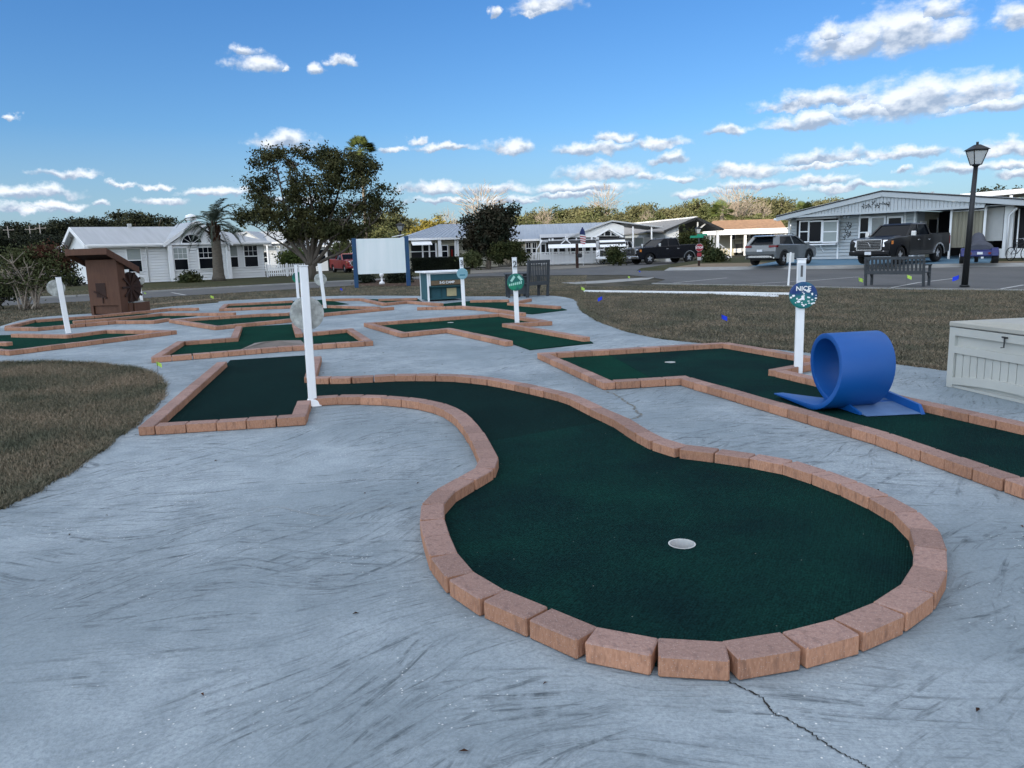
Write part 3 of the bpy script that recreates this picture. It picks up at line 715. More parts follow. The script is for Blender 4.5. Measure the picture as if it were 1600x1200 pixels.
# ---- hole with the blue loop
h2 = hole('angular green with the blue loop standing on its lane')
lay(h2, [(1132,535.5),(848,552),(949,596),(1067,589),(1370,675),(1567,741.5),(1760,806)])
lay(h2, [(1132,535.5),(1292,562),(1213,577.5),(1373,613),(1598,662),(1800,706)])
lay(h2, world=[G(1760, 806, .08), G(1800, 706, .08)], px=None)
T2 = [(1132,535.5),(848,552),(949,596),(1067,589),(1370,675),(1567,741.5),(1760,806),(1800,706),(1598,662),(1373,613),(1213,577.5),(1292,562)]
T2w = [G(x, y, .08) for x, y in T2]
a1 = G(950, 556 - 9, .08); a2 = G(1036, 591.2, .08)
turf(h2, world=[G(950, 545.5, .08), T2w[1], T2w[2], a2], mt='turf', z=.0125)
turf(h2, world=[T2w[0], G(950, 545.5, .08), a2] + T2w[3:], mt='turf_mid', cup=(1047, 566))

# ---- the other holes
h3 = hole('zigzag green with a long tee lane beside the white post numbered 2')
lay(h3, [(917,527),(791,505.5),(857,502),(782,489.5),(574,504.5),(630,520),(700,513),(796,533)])
turf(h3, [(917,530),(791,506.5),(857,503),(782,490.5),(577,506),(630,521),(700,514),(796,535),(828,546),(927,535.5)], cup=(704, 504))
h4 = hole('slanting green lane behind the white post numbered 3')
lay(h4, [(652,480),(722,478),(760,481),(786,484),(818,489)]); lay(h4, [(735,469),(795,468)]); lay(h4, [(828,466.5),(797,473),(874,478.5)])
turf(h4, [(692,474.5),(735,470),(795,469),(797,474),(874,480),(886,484),(832,490.5),(818,489.5),(786,485),(760,482),(722,479),(690,479.5)])
h5 = hole('narrow green lane in front of the painted cabinet, among the farthest pavers')
lay(h5, [(508,467),(564,466),(600,473.5),(636,470),(690,474)]); lay(h5, [(592,467),(652,465.5)])
turf(h5, [(564,467),(592,467.5),(652,466.5),(660,471.5),(636,471),(600,474.5)])
h7 = hole('flat rectangular green beyond the two front sign posts, pale path on both sides')
lay(h7, [(457,469.5),(353,475),(346,482),(456,477.5),(508,477),(592,479.5)])
turf(h7, [(457,470.5),(353,476),(347,482.5),(456,478.5),(508,477.5),(545,475),(508,468)])
h8 = hole('long pointed green left of the white posts, before the rectangular one')
lay(h8, [(614,479.5),(508,489),(460,497.5),(338,509.5),(269,499),(404,490.5),(448,489),(500,480)])
turf(h8, [(614,480.5),(508,490),(460,498.5),(338,510.5),(269,500),(404,491.5),(448,490),(500,481),(592,480.5)])
h9 = hole('looping green around the brown wooden mill at the far left')
lay(h9, [(10,511),(60,511.5),(127,505.5),(180,501),(240,500.5),(262,497)]); lay(h9, [(12,509),(50,500),(142,493.5),(200,488),(266,481.5),(309,481)])
lay(h9, [(114,501.5),(180,496.5),(251,489.5),(367,488.5)])
turf(h9, [(14,511),(60,512),(127,506),(180,502),(240,501),(262,498),(330,491),(251,490.5),(200,489),(142,494.5),(50,501)])
h10 = hole('slanting green at the left edge with a bare white post on its far kerb')
lay(h10, [(21,521.5),(105,523),(166,515.5),(269,516.5),(200,525),(16,547.5),(-70,541)]); lay(h10, [(-60,533.5),(15,534.5)])
turf(h10, [(21,523),(105,524),(166,516.5),(269,517.5),(200,526),(16,548.5),(-70,542),(-70,526)])
h11 = hole('angled green with a low ridge bump on it, behind the front sign post')
lay(h11, [(461,504.5),(467,521),(546,513.5),(576,532.5),(440,541.5),(308,552.5),(243,557.5),(282,533.5),(366,527.5),(373,510)])
turf(h11, [(461,506),(467,522),(546,514.5),(576,533.5),(440,543),(308,554),(243,559),(282,534.5),(366,528.5),(380,511)])
bmp = MB()
q = [G(376, 546, .02), G(478, 539, .02), G(470, 531.5, .02), G(398, 536, .02)]
rdg = [G(414, 533.5, .12), G(434, 532, .12)]
bmp.add([*q, *rdg], [(0,1,5,4),(1,2,5),(2,3,4,5),(3,0,4),(3,2,1,0)])
bmp.build('ramp', mat('grey_ramp_board', (.20, .17, .15), .8, var=.15), h11)

# ---- blue loop
def blue_loop():
    f_ = Vector((-.20, .98, 0)).normalized(); a_ = Vector((f_.y, -f_.x, 0)); O = Vector((2.57, 6.50, .02))
    t_ = root('loop_obstacle', O, label='blue plastic loop-the-loop tunnel standing on the green lane', cat='golf obstacle')
    Rr, th, Wd, pit = .28, .045, .50, .27
    prof = []   # (along f, z, outward normal in (f,z), s)
    for k in range(7): prof.append((-.10 + .10 * k / 6, .012 + .006 * 0, (0, -1), pit + .0, k < 6))
    n = 64
    for k in range(n + 1):
        th_ = 2 * math.pi * k / n
        prof.append((Rr * math.sin(th_), Rr - Rr * math.cos(th_) + .012, (math.sin(th_), -math.cos(th_)), pit * (1 - k / n), False))
    for k in range(1, 7): prof.append((.55 * k / 6, .012, (0, -1), -.02 * k / 6, True))
    wid = lambda i: Wd if i < len(prof) - 6 else Wd * (1 - .82 * ((i - len(prof) + 7) / 6) ** .6)
    mb = MB(); mb.smooth = True
    vs = []; 
    for ii, (u, z, nn, s, _) in enumerate(prof):
        tt = th if not _ else (.012 if ii < 8 else th * (1 - .75 * (ii - len(prof) + 7) / 6))
        fl = 0
        for (uu, zz) in ((u, z), (u + nn[0] * tt, z + nn[1] * tt)):
            for ss in (s, s + wid(ii)):
                p = f_ * uu + a_ * ss; vs.append((p.x, p.y, zz + .03))
    fs = []
    for i in range(len(prof) - 1):
        a = i * 4; b = a + 4
        fs += [(a, b, b + 1, a + 1), (a + 2, a + 3, b + 3, b + 2), (a, a + 2, b + 2, b), (a + 1, b + 1, b + 3, a + 3)]
    fs += [(0, 1, 3, 2), (len(vs) - 4, len(vs) - 2, len(vs) - 1, len(vs) - 3)]
    mb.add(vs, fs)
    o = mb.build('loop_strip', M['loop_blue'], t_)
    md = o.modifiers.new('b', 'BEVEL'); md.width = .009; md.segments = 2; md.limit_method = 'ANGLE'; md.angle_limit = R(50)
    md2 = o.modifiers.new('e', 'EDGE_SPLIT'); md2.split_angle = R(35)
    def lp(u, s, z): p = f_ * u + a_ * s; return (p.x, p.y, z)
    # entry ramp with raised sides and a faded floor
    w = MB(); s1 = pit + Wd
    w.hexa([lp(-.48, s1 - .06, -.005), lp(-.48, s1 - .02, -.005), lp(.1, s1 + .0, -.005), lp(.1, s1 - .04, -.005)], [lp(-.43, s1 - .05, .07), lp(-.43, s1 - .025, .07), lp(.1, s1 - .0, .12), lp(.1, s1 - .03, .12)])
    w.build('side_wall', M['loop_blue'], t_); w = MB()
    w.hexa([lp(-.35, pit - .04, .0), lp(-.35, pit - .01, 0), lp(.0, pit, 0), lp(.0, pit - .03, 0)], [lp(-.35, pit - .04, .02), lp(-.35, pit - .02, .02), lp(.0, pit, .10), lp(.0, pit - .02, .10)])
    w.build('side_wall', M['loop_blue'], t_)
    fl = MB(); fl.hexa([lp(-.42, pit - .02, 0), lp(-.48, s1 - .06, 0), lp(.0, s1 - .04, 0), lp(.0, pit, 0)], [lp(-.42, pit - .02, .005), lp(-.48, s1 - .06, .005), lp(.0, s1 - .04, .047), lp(.0, pit + .01, .047)])
    fl.build('ramp_floor', M['loop_floor'], t_)
blue_loop()

# ---- sign posts
def sign_post(base, top, w=.095, num=None, disc=None, label='', words=(), front=True, base_trim=False):
    b = G(base[0], base[1], .002); tp = AT(top[0], top[1], b.y)
    t_ = root('sign_post', b, label=label, cat='sign post', group='white sign posts on the golf course')
    v = tp - b; yaw = -math.atan2(b.x, b.y) + R(6); t_.rotation_euler = (0, 0, yaw); w *= .88
    lean = Matrix.Rotation(-yaw, 3, 'Z') @ Vector((v.x, v.y, 0)); h = v.z
    mb = MB(); mb.bar((0, 0, 0), (lean.x, lean.y, h), w, w); mb.build('post', M['white'], t_, bevel=.006)
    cp = MB(); cp.box(lean.x - w * .55, lean.x + w * .55, lean.y - w * .55, lean.y + w * .55, h + .001, h + .012); cp.build('cap', M['white'], t_, bevel=.003)
    if base_trim:
        bt = MB(); s = w * .5 + .004; r = s + .022
        bt.hexa([(-r, -r, 0), (r, -r, 0), (r, r, 0), (-r, r, 0)], [(-s, -s, .07), (s, -s, .07), (s, s, .07), (-s, s, .07)])
        bt.box(-r - .012, r + .012, -r - .012, r + .012, .0, .012); bt.build('base_trim', M['white'], t_, bevel=.003)
    sg = -1 if front else 1
    if num:
        pz = h - .13; pp = MB(); x = lean.x * pz / h
        pp.box(x - w * .42, x + w * .42, -.008, 0, -.095, .095); pl = pp.build('number_plaque', mat('plaque_grey', (.55, .57, .58), .5), t_); pl.location = (0, lean.y * pz / h - w / 2 - .001, pz)
        text(num, .17, pl, (x, -.010, 0), (R(90), 0, 0), M['letter_grey'], 'number', .002)
    if disc:
        (dx, dz, r, mt, dy) = disc
        d_ = MB(); n = 36
        ring = [(r * math.cos(2 * math.pi * k / n), r * math.sin(2 * math.pi * k / n)) for k in range(n)]
        th2 = .012
        front_ = [(x, -th2 / 2, z) for x, z in ring]; back = [(x, th2 / 2, z) for x, z in ring]
        inn = [(x * .86, th2 / 2 + .012, z * .86) for x, z in ring]; inf = [(x * .86, -th2 / 2 - .006, z * .86) for x, z in ring]
        vs = front_ + back + inn + inf; fs = []
        for k in range(n):
            j = (k + 1) % n; fs += [(k, j, n + j, n + k), (n + k, n + j, 2 * n + j, 2 * n + k), (k, 3 * n + k, 3 * n + j, j)]
        fs += [tuple(range(2 * n, 3 * n)), tuple(range(4 * n - 1, 3 * n - 1, -1))]
        d_.add(vs, fs)
        do = d_.build('sign_disc', M[mt], t_); do.location = (lean.x * dz / h + dx, sg * (w / 2 + .02 + dy), dz)
        for (s_, zz, size, m2) in words:
            text(s_, size, do, (0, -.018, zz), (R(90), 0, 0), M[m2], 'lettering', .003)
        return t_, do
    return t_, None
sign_post((489,634),(474,416.5), .086, disc=(.01, .90, .162, 'milky', .01), front=False, label='tall white post with a milky round disc, standing beside the long curved green', base_trim=True)
t1, d1 = sign_post((1247,583),(1252.5,405.5), .10, num='1', disc=(.02, .87, .145, 'sign_blue', 0), label='white post numbered 1 with a round blue and green sign, beside the blue loop', words=(('NICE', .07, .07, 'letter'),))
bl = MB(); rr = random.Random(2)     # worn white splashes of the picture on the disc
for k in range(46):
    a = rr.uniform(0, 6.28); r_ = rr.uniform(0, .13); x, z = r_ * math.cos(a) * 1.05, r_ * math.sin(a) * .8 - .03
    s1, s2 = rr.uniform(.006, .022), rr.uniform(.004, .014); an = rr.uniform(0, 3.1)
    pts = [(x + s1 * math.cos(an + j * 1.257) , -.0155 - .0002 * k / 46, z + s2 * math.sin(an + j * 1.257)) for j in range(5)]
    bl.face(pts)
bl.build('painted_marks', M['letter'], d1)
t2, d2 = sign_post((808,505),(803.5,403), .10, num='2', disc=(.0, .82, .17, 'sign_green', 0), label='white post numbered 2 with a round green sign')
mk = MB()
mk.face([(-.11, -.0145, .03), (-.075, -.0145, .0), (-.005, -.0145, .10), (-.04, -.0145, .13)]); mk.face([(.10, -.0145, .02), (.14, -.0145, .05), (.065, -.0145, .13), (.03, -.0145, .10)])
for k in range(7): mk.face([(-.135 + k * .038, -.0145, -.075 + .006 * k), (-.110 + k * .038, -.0145, -.075 + .006 * k), (-.105 + k * .038, -.0145, -.03 + .008 * k), (-.13 + k * .038, -.0145, -.035 + .008 * k)])
mk.build('painted_marks', mat('pale_green_mark', (.35, .60, .50), .5), d2)
t3, d3 = sign_post((725,482),(720.5,403), .10, num='3', disc=(.0, .89, .14, 'sign_pale', 0), label='white post numbered 3 with a round pale blue sign', base_trim=True)
mk = MB(); mk.box(-.07, .07, -.016, -.0145, -.05, -.02); mk.build('painted_band', mat('teal_band', (.02, .15, .20), .5), d3)
sign_post((466,466),(462,414), .10, disc=(.04, .72, .19, 'sign_green', .02), front=False, label='white post with a round green disc, mostly hidden behind the front post')
sign_post((508,482),(499,412.5), .10, disc=(-.02, .80, .17, 'milky', .01), front=False, label='white post with a clear disc in front of the spreading tree')
sign_post((107,521),(91,434), .11, disc=(-.07, .95, .17, 'milky', .01), front=False, label='leaning white post with a clear disc at the left edge')
sign_post((222,474),(215,428), .10, disc=(.06, .78, .14, 'milky', .01), front=False, label='small white post beyond the brown wooden mill')

# ---- brown mill
def mill():
    b = G(143, 492.5, 0); t_ = root('mill_obstacle', (b.x, b.y, .0), R(-12), 'brown wooden mill with a slanted roof and a dark side wheel', 'golf obstacle')
    w, h = .98, 1.52
    m_ = MB()
    m_.prism([(0, 0), (.09, 0), (.09, .26), (w - .09, .26), (w - .09, 0), (w, 0), (w, h), (0, h)], 0, .03)
    m_.build('front_board', M['brown'], t_, bevel=.004)
    m_ = MB(); m_.prism([(.03, 0), (.30, 0), (.30, h - .12), (.03, h)], w - .035, w, 'x'); m_.prism([(.03, 0), (.30, 0), (.30, h - .12), (.03, h)], 0, .035, 'x'); m_.box(.035, w - .035, .28, .30, 0, h - .12)
    m_.build('side_board', M['brown'], t_, bevel=.004)
    m_ = MB(); m_.box(.10, w - .10, .05, .07, .03, .25); m_.build('kick_board', M['brown'], t_)
    # little window with its slanting shelf
    m_ = MB(); m_.box(.25, .56, -.012, .0, .49, .88); m_.build('window', M['brown_dark'], t_)
    m_ = MB(); m_.bar((.20, -.03, .65), (.58, -.03, .47), .05, .03); m_.box(.42, .45, -.02, .0, .33, .52); m_.build('shelf', M['brown_dark'], t_)
    # shed roof
    zr = h + .28; y0, y1 = -.40, .80
    def roof(x0, x1, ya, yb, th, lift=0):
        sl = .52 / 1.2; za = zr + lift - sl * (ya + .40); zb = zr + lift - sl * (yb + .40)
        return [(x0, ya, za - th), (x1, ya, za - th), (x1, yb, zb - th), (x0, yb, zb - th)], [(x0, ya, za), (x1, ya, za), (x1, yb, zb), (x0, yb, zb)]
    m_ = MB(); m_.hexa(*roof(-.20, w + .06, y0, y1, .05)); m_.build('roof', M['brown_dark'], t_)
    m_ = MB(); m_.hexa(*roof(-.23, w + .09, y0 - .03, y0, .17, .01)); m_.hexa(*roof(w + .06, w + .09, y0, y1, .19, .01)); m_.hexa(*roof(-.23, -.20, y0, y1, .19, .01)); m_.build('fascia', M['brown'], t_, bevel=.004)
    m_ = MB(); m_.hexa(*roof(0, w, y0, 0, .005, -.05)); m_.build('soffit', M['brown_dark'], t_)
    # wheel
    m_ = MB(); n = 20
    for k in range(n):
        a = 2 * math.pi * k / n; b_ = 2 * math.pi * (k + 1) / n; c = (w * .5, .72)
        yy = .52
        m_.hexa([(w - .05, yy + .10 * math.cos(a), .74 + .10 * math.sin(a)), (w - .05, yy + .42 * math.cos(a), .74 + .42 * math.sin(a)), (w - .05, yy + .42 * math.cos(b_), .74 + .42 * math.sin(b_)), (w - .05, yy + .10 * math.cos(b_), .74 + .10 * math.sin(b_))],
                [(w - .02, yy + .10 * math.cos(a), .74 + .10 * math.sin(a)), (w - .02, yy + .42 * math.cos(a), .74 + .42 * math.sin(a)), (w - .02, yy + .42 * math.cos(b_), .74 + .42 * math.sin(b_)), (w - .02, yy + .10 * math.cos(b_), .74 + .10 * math.sin(b_))])
        if k % 2 == 0: m_.bar((w - .03, yy, .74), (w + .03, yy + .42 * math.cos(a), .74 + .42 * math.sin(a)), .03, .05)
    m_.build('wheel', M['brown_dark'], t_)
    m_ = MB(); m_.box(w - .30, w + .02, .52, 1.18, 0, .29); m_.box(w - .04, w + .02, .30, .45, 0, .30); m_.build('side_box', M['brown'], t_, bevel=.005)
    m_ = MB(); m_.hexa([(w - .28, .55, .292), (w, .55, .292), (w, 1.0, .292), (w - .28, 1.0, .292)], [(w - .22, .6, .34), (w - .05, .6, .34), (w - .05, .95, .34), (w - .22, .95, .34)]); m_.build('stone_cap', M['kerb'], t_)
mill()

# ---- S-G CAMP cabinet
def cabinet():
    b = G(670, 471.3, 0); t_ = root('camp_cabinet', (b.x, b.y, 0), R(22), 'teal wooden cabinet with a white roof edge, lettered S-G CAMP', 'cabinet')
    w, d, h = 1.08, .80, .84
    m_ = MB(); m_.box(0, .02, 0, d, .03, h); m_.box(w - .02, w, 0, d, .03, h); m_.box(.02, w - .02, d - .02, d, .03, h); m_.box(.02, w - .02, .12, .14, .08, .46); m_.build('body_panel', M['teal'], t_)
    m_ = MB(); m_.box(.07, w - .04, -.004, .03, .62, h); m_.build('upper_panel', M['teal'], t_)
    m_ = MB(); m_.box(.07, w - .04, -.002, .05, .475, .615); m_.build('name_board', mat('weathered_board', (.14, .10, .06), .8, var=.25, vscale=10), t_)
    text('S-G CAMP', .105, t_, (w * .55, -.012, .548), (R(90), 0, 0), M['letter'], 'lettering', .006)
    m_ = MB(); m_.box(.03, w, -.10, .12, .42, .45); m_.box(.03, w, -.03, .12, .05, .09); m_.build('shelf', M['teal_dark'], t_, bevel=.003)
    m_ = MB()
    for a, b_ in (((.12, .10), (.12, .36)), ((.12, .36), (.20, .41)), ((.20, .41), (.36, .41)), ((.36, .41), (.44, .36)), ((.44, .36), (.44, .10))): m_.bar((a[0], .10, a[1]), (b_[0], .10, b_[1]), .03, .03)
    m_.build('arch_trim', M['teal_dark'], t_)
    m_ = MB(); m_.box(.60, .90, .06, .09, .13, .37); m_.build('plaque', M['plaque'], t_)
    m_ = MB()
    for x in (-.012, .0): pass
    m_.box(-.02, .025, -.02, .025, 0, h); m_.box(-.02, .02, d - .02, d + .02, 0, h); m_.box(w - .02, w + .02, -.02, .02, 0, h); m_.box(-.012, w, -.012, -.005, h - .035, h); m_.box(.03, .075, -.03, -.02, .46, h); m_.build('corner_trim', M['white'], t_)
    m_ = MB(); m_.box(-.14, w + .12, -.14, d + .1, h + .005, h + .055); m_.build('roof', M['white'], t_, bevel=.006)
cabinet()

# ---- deck box
def deck_box():
    A = G(1478, 603.5, 0); B = G(1600, 632, 0); dr = (B - A).normalized()
    t_ = root('deck_box', (A.x, A.y, .002), math.atan2(dr.y, dr.x), 'large beige resin storage box with a domed lid on the path', 'storage box')
    w, d, h = 1.45, .70, .585
    m_ = MB(); m_.box(.025, w - .025, .03, d - .02, .01, h); m_.build('body', M['resin'], t_, bevel=.01)
    m_ = MB()
    m_.box(0, .075, 0, .05, 0, h); m_.box(w - .075, w, 0, .05, 0, h); m_.box(.075, w - .075, 0, .05, h - .075, h); m_.box(.075, w - .075, 0, .05, h - .245, h - .175)
    n = 10; pts = []
    for k in range(n):      # arched bottom rail
        x0 = .075 + (w - .15) * k / n; x1 = .075 + (w - .15) * (k + 1) / n
        f0, f1 = [.10 + .055 * math.sin(math.pi * j / n) for j in (k, k + 1)]
        g0, g1 = [.03 + .04 * math.sin(math.pi * j / n) for j in (k, k + 1)]
        m_.hexa([(x0, .0, g0), (x1, .0, g1), (x1, .05, g1), (x0, .05, g0)], [(x0, .0, f0), (x1, .0, f1), (x1, .05, f1), (x0, .05, f0)])
    m_.box(.0, w, .012, .05, .0, .028)
    m_.build('front_frame', M['resin'], t_)
    k = 0
    for i in range(14):
        x0 = .085 + i * (w - .17) / 14; m_ = MB(); m_.box(x0 + .004, x0 + (w - .17) / 14 - .004, .018, .032, .10, h - .25); m_.build('panel_board', M['resin'], t_, bevel=.003)
    m_ = MB(); m_.box(-.005, w + .005, -.01, d + .01, h + .008, h + .055); 
    nx, ny = 8, 4; pr = [(0, 0), (.12, .022), (.5, .04), (.88, .022), (1, 0)]
    for (a, za), (b, zb) in zip(pr, pr[1:]):
        m_.hexa([(.02 + (w - .04) * a, .02, h + .05), (.02 + (w - .04) * b, .02, h + .05), (.02 + (w - .04) * b, d - .02, h + .05), (.02 + (w - .04) * a, d - .02, h + .05)],
                [(.03 + (w - .06) * a, .05, h + .056 + za), (.03 + (w - .06) * b, .05, h + .056 + zb), (.03 + (w - .06) * b, d - .05, h + .056 + zb), (.03 + (w - .06) * a, d - .05, h + .056 + za)])
    m_.build('lid', M['resin_lid'], t_, bevel=.008)
    m_ = MB(); m_.tube([(.66, -.012, h - .03), (.72, -.012, h - .03)], .008, 6); m_.tube([(.69, -.014, h - .03), (.69, -.014, h - .12), (.66, -.016, h - .125)], .006, 6); m_.build('latch', M['black'], t_)
deck_box()

# ---- benches
def bench(A, B, Hh, label, n_sl, rear=True, arms=True):
    A = Vector(A); B = Vector(B); dr = B - A; w = dr.length
    t_ = root('park_bench', A, math.atan2(dr.y, dr.x), label, 'bench')
    s = .07
    for x in (0, w - s):
        m_ = MB(); m_.hexa([(x, 0, 0), (x + s, 0, 0), (x + s, s, 0), (x, s, 0)], [(x, -.10, Hh), (x + s, -.10, Hh), (x + s, -.10 + s, Hh), (x, -.10 + s, Hh)]); m_.build('rear_leg', M['bench'], t_, bevel=.004)
        m_ = MB(); m_.box(x, x + s, .48, .48 + s, 0, .62); m_.bar((x + s / 2, .50, .25), (x + s / 2, .38, .38), .05, .05); m_.build('front_leg', M['bench'], t_, bevel=.004)
        if arms:
            m_ = MB(); m_.box(x - .01, x + s + .01, -.02, .58, .62, .655); m_.build('armrest', M['bench'], t_, bevel=.004)
    m_ = MB(); m_.box(s, w - s, -.095, -.055, Hh - .09, Hh); m_.build('top_rail', M['bench'], t_, bevel=.004)
    m_ = MB(); m_.box(s, w - s, -.04, .0, .36, .47); m_.build('bottom_rail', M['bench'], t_, bevel=.004)
    for k in range(n_sl):
        x = s + (w - 2 * s) * (k + .5) / n_sl; ws = (w - 2 * s) / n_sl * .26
        m_ = MB(); m_.hexa([(x - ws, -.035, .47), (x + ws, -.035, .47), (x + ws, -.015, .47), (x - ws, -.015, .47)], [(x - ws, -.088, Hh - .09), (x + ws, -.088, Hh - .09), (x + ws, -.068, Hh - .09), (x - ws, -.068, Hh - .09)]); m_.build('back_slat', M['bench'], t_)
    for k in range(5):
        m_ = MB(); y = .03 + k * .10; m_.box(.0, w, y, y + .085, .40, .43); m_.build('seat_slat', M['bench'], t_, bevel=.003)
    return t_
bench(G(1350, 446.5, 0), G(1444, 447.6, 0) , .90, 'grey slatted bench seen from behind, facing the road beside the lamp post', 14)
bench(G(824, 465, 0), G(858, 462.6, 0), 1.12, 'high-backed grey slatted seat behind the white post numbered 2', 11)
a = G(794, 465.5, 0); t_ = root('side_table', a, R(8), 'low grey planked table beside the high-backed grey seat', 'table')
for x in (0, .56):
    for y in (0, .5):
        m_ = MB(); m_.box(x, x + .07, y, y + .07, 0, .70); m_.build('leg', M['bench'], t_)
for k in range(5):
    m_ = MB(); m_.box(-.04, .66, -.03 + k * .12, .08 + k * .12, .70, .735); m_.build('top_plank', M['bench'], t_)
m_ = MB(); m_.box(.0, .63, 0, .03, .10, .62); m_.build('side_panel', M['bench'], t_)

# ---- white boards lying on the grass
for i, (a, b, w, zt, lab) in enumerate((((913,453.3),(1240,457.4),.09,.04,'long white plastic rail lying on the dry grass toward the road'), ((1076,455.5),(1180,457.6),.09,.03,'short white board lying against the long white rail'), ((1120,457.2),(1215,461.0),.08,.03,'white board lying slanted in front of the long white rail'))):
    p, q = G(*a, zt), G(*b, zt); mid = (p + q) / 2
    t_ = MB(); d_ = (q - p) / 2; n_ = Vector((-d_.y, d_.x, 0)).normalized() * w / 2
    t_.hexa([(-d_ - n_) + Vector((0, 0, -zt - .02)), (d_ - n_) + Vector((0, 0, -zt - .02)), (d_ + n_) + Vector((0, 0, -zt - .02)), (-d_ + n_) + Vector((0, 0, -zt - .02))], [-d_ - n_, d_ - n_, d_ + n_, -d_ + n_])
    t_.build('white_board', M['white'], loc=mid, label=lab, cat='board', group='white boards lying on the grass')

# ---- marker flags
def flag(base, h, col, label, fs=.1, side=1):
    fs *= .68
    b = G(base[0], base[1], GZ if base[0] > 300 or base[1] < 500 else 0)
    t_ = root('marker_flag', b, random.uniform(-.3, .3), label, 'marker flag', 'small wire marker flags in the grass')
    m_ = MB(); m_.tube([(0, 0, 0), (.01, 0, h)], .0022, 5); m_.build('wire', M['wire'], t_)
    m_ = MB(); z0 = h - fs * .8
    n = 4
    for k in range(n):
        x0, x1 = side * fs * 1.05 * k / n, side * fs * 1.05 * (k + 1) / n; dy = lambda x: .18 * fs * math.sin(x / fs * 5); dz = lambda x: -abs(x) * .45
        m_.hexa([(x0, dy(x0), z0 + dz(x0)), (x1, dy(x1), z0 + dz(x1)), (x1, dy(x1) + .002, z0 + dz(x1)), (x0, dy(x0) + .002, z0 + dz(x0))], [(x0, dy(x0), h + dz(x0)), (x1, dy(x1), h + dz(x1)), (x1, dy(x1) + .002, h + dz(x1)), (x0, dy(x0) + .002, h + dz(x0))])
    m_.build('flag_cloth', M[col], t_)
flag((248,600), .27, 'flag_y', 'lime flag on a thin wire at the edge of the near grass', .085)
flag((329,468), .16, 'flag_y', 'lime flag lying low in the grass before the white house', .16)
flag((226,465), .22, 'flag_y', 'faint lime flag beside the small post beyond the mill', .1)
flag((908,462), .28, 'flag_y', 'lime flag at the left end of the long white rail', .16)
flag((981,440), .24, 'flag_y', 'pale flag on the curved footpath by the road', .12)
flag((1341,448), .30, 'flag_y', 'lime flag left of the grey slatted bench', .2)
flag((1416,450), .40, 'flag_y', 'lime flag just in front of the grey slatted bench', .18)
flag((1127,519), .30, 'flag_b', 'blue flag in the middle of the dry grass', .13, 1)
flag((941,482), .30, 'flag_b', 'blue flag near the curved path edge', .15, -1)
flag((1497,450), .38, 'flag_b', 'blue flag beside the black lamp post', .22, -1)
flag((532,458), .20, 'flag_b', 'blue flag in the grass left of the billboard', .13)
flag((998,429), .22, 'flag_b', 'tiny blue flag at the far road edge', .12)

# ---- lamp posts
def lamp(base, headpx, sc, label, zb=0, kv=1.1):
    b = G(base[0], base[1], zb) if len(base) == 2 else Vector(base); tp = AT(headpx[0], headpx[1], b.y); h = tp.z - b.z; lx = tp.x - b.x
    t_ = root('street_lamp', b, 0, label, 'street lamp', 'black lantern lamp posts'); k = sc
    m_ = MB(); m_.tube([(0, 0, 0), (0, 0, .05)], .11 * k, 12); m_.tube([(0, 0, .05), (lx * .5, 0, h * .5), (lx, 0, h - .62 * kv)], [.075 * k, .06 * k, .05 * k], 12); m_.build('pole', M['black'], t_)
    hz_ = h - .62 * kv
    m_ = MB(); m_.lathe([(.05 * k, 0), (.09 * k, .03 * k), (.09 * k, .05 * k)], 12, (lx, 0, hz_)); m_.build('collar', M['black'], t_)
    b0, b1 = .085 * k, .165 * k; z0, z1 = hz_ + .05 * kv, hz_ + .40 * kv
    c8 = lambda r, z: [(lx - r, -r, z), (lx + r, -r, z), (lx + r, r, z), (lx - r, r, z)]
    m_ = MB(); m_.hexa(c8(b0 * .94, z0), c8(b1 * .94, z1)); m_.build('lamp_glass', M['frosted'], t_)
    m_ = MB()
    for i in range(4):
        m_.bar(c8(b0, z0)[i], c8(b1, z1)[i], .018 * k); m_.bar(c8(b0, z0)[i], c8(b0, z0)[(i + 1) % 4], .02 * k); m_.bar(c8(b1, z1)[i], c8(b1, z1)[(i + 1) % 4], .02 * k)
    m_.build('lamp_frame', M['black'], t_)
    m_ = MB(); m_.hexa(c8(.20 * k, z1 + .012), c8(.20 * k, z1 + .03)); m_.hexa(c8(.195 * k, z1 + .031), c8(.05 * k, z1 + .15 * kv)); m_.tube([(lx, 0, z1 + .15 * kv), (lx, 0, z1 + .22 * kv)], .03 * k, 8); m_.build('lamp_roof', M['black'], t_, bevel=.004)
lamp((1507,448),(1527.5,221.5), 1.2, 'black lantern lamp post at the right, beside the grey bench')
lamp((-8.15,55,0),(625,346.5),1.5,'black lantern lamp post rising above the billboard')
lamp((16.3,66,.0),(1091,353),1.3,'black lantern lamp post behind the stop sign')

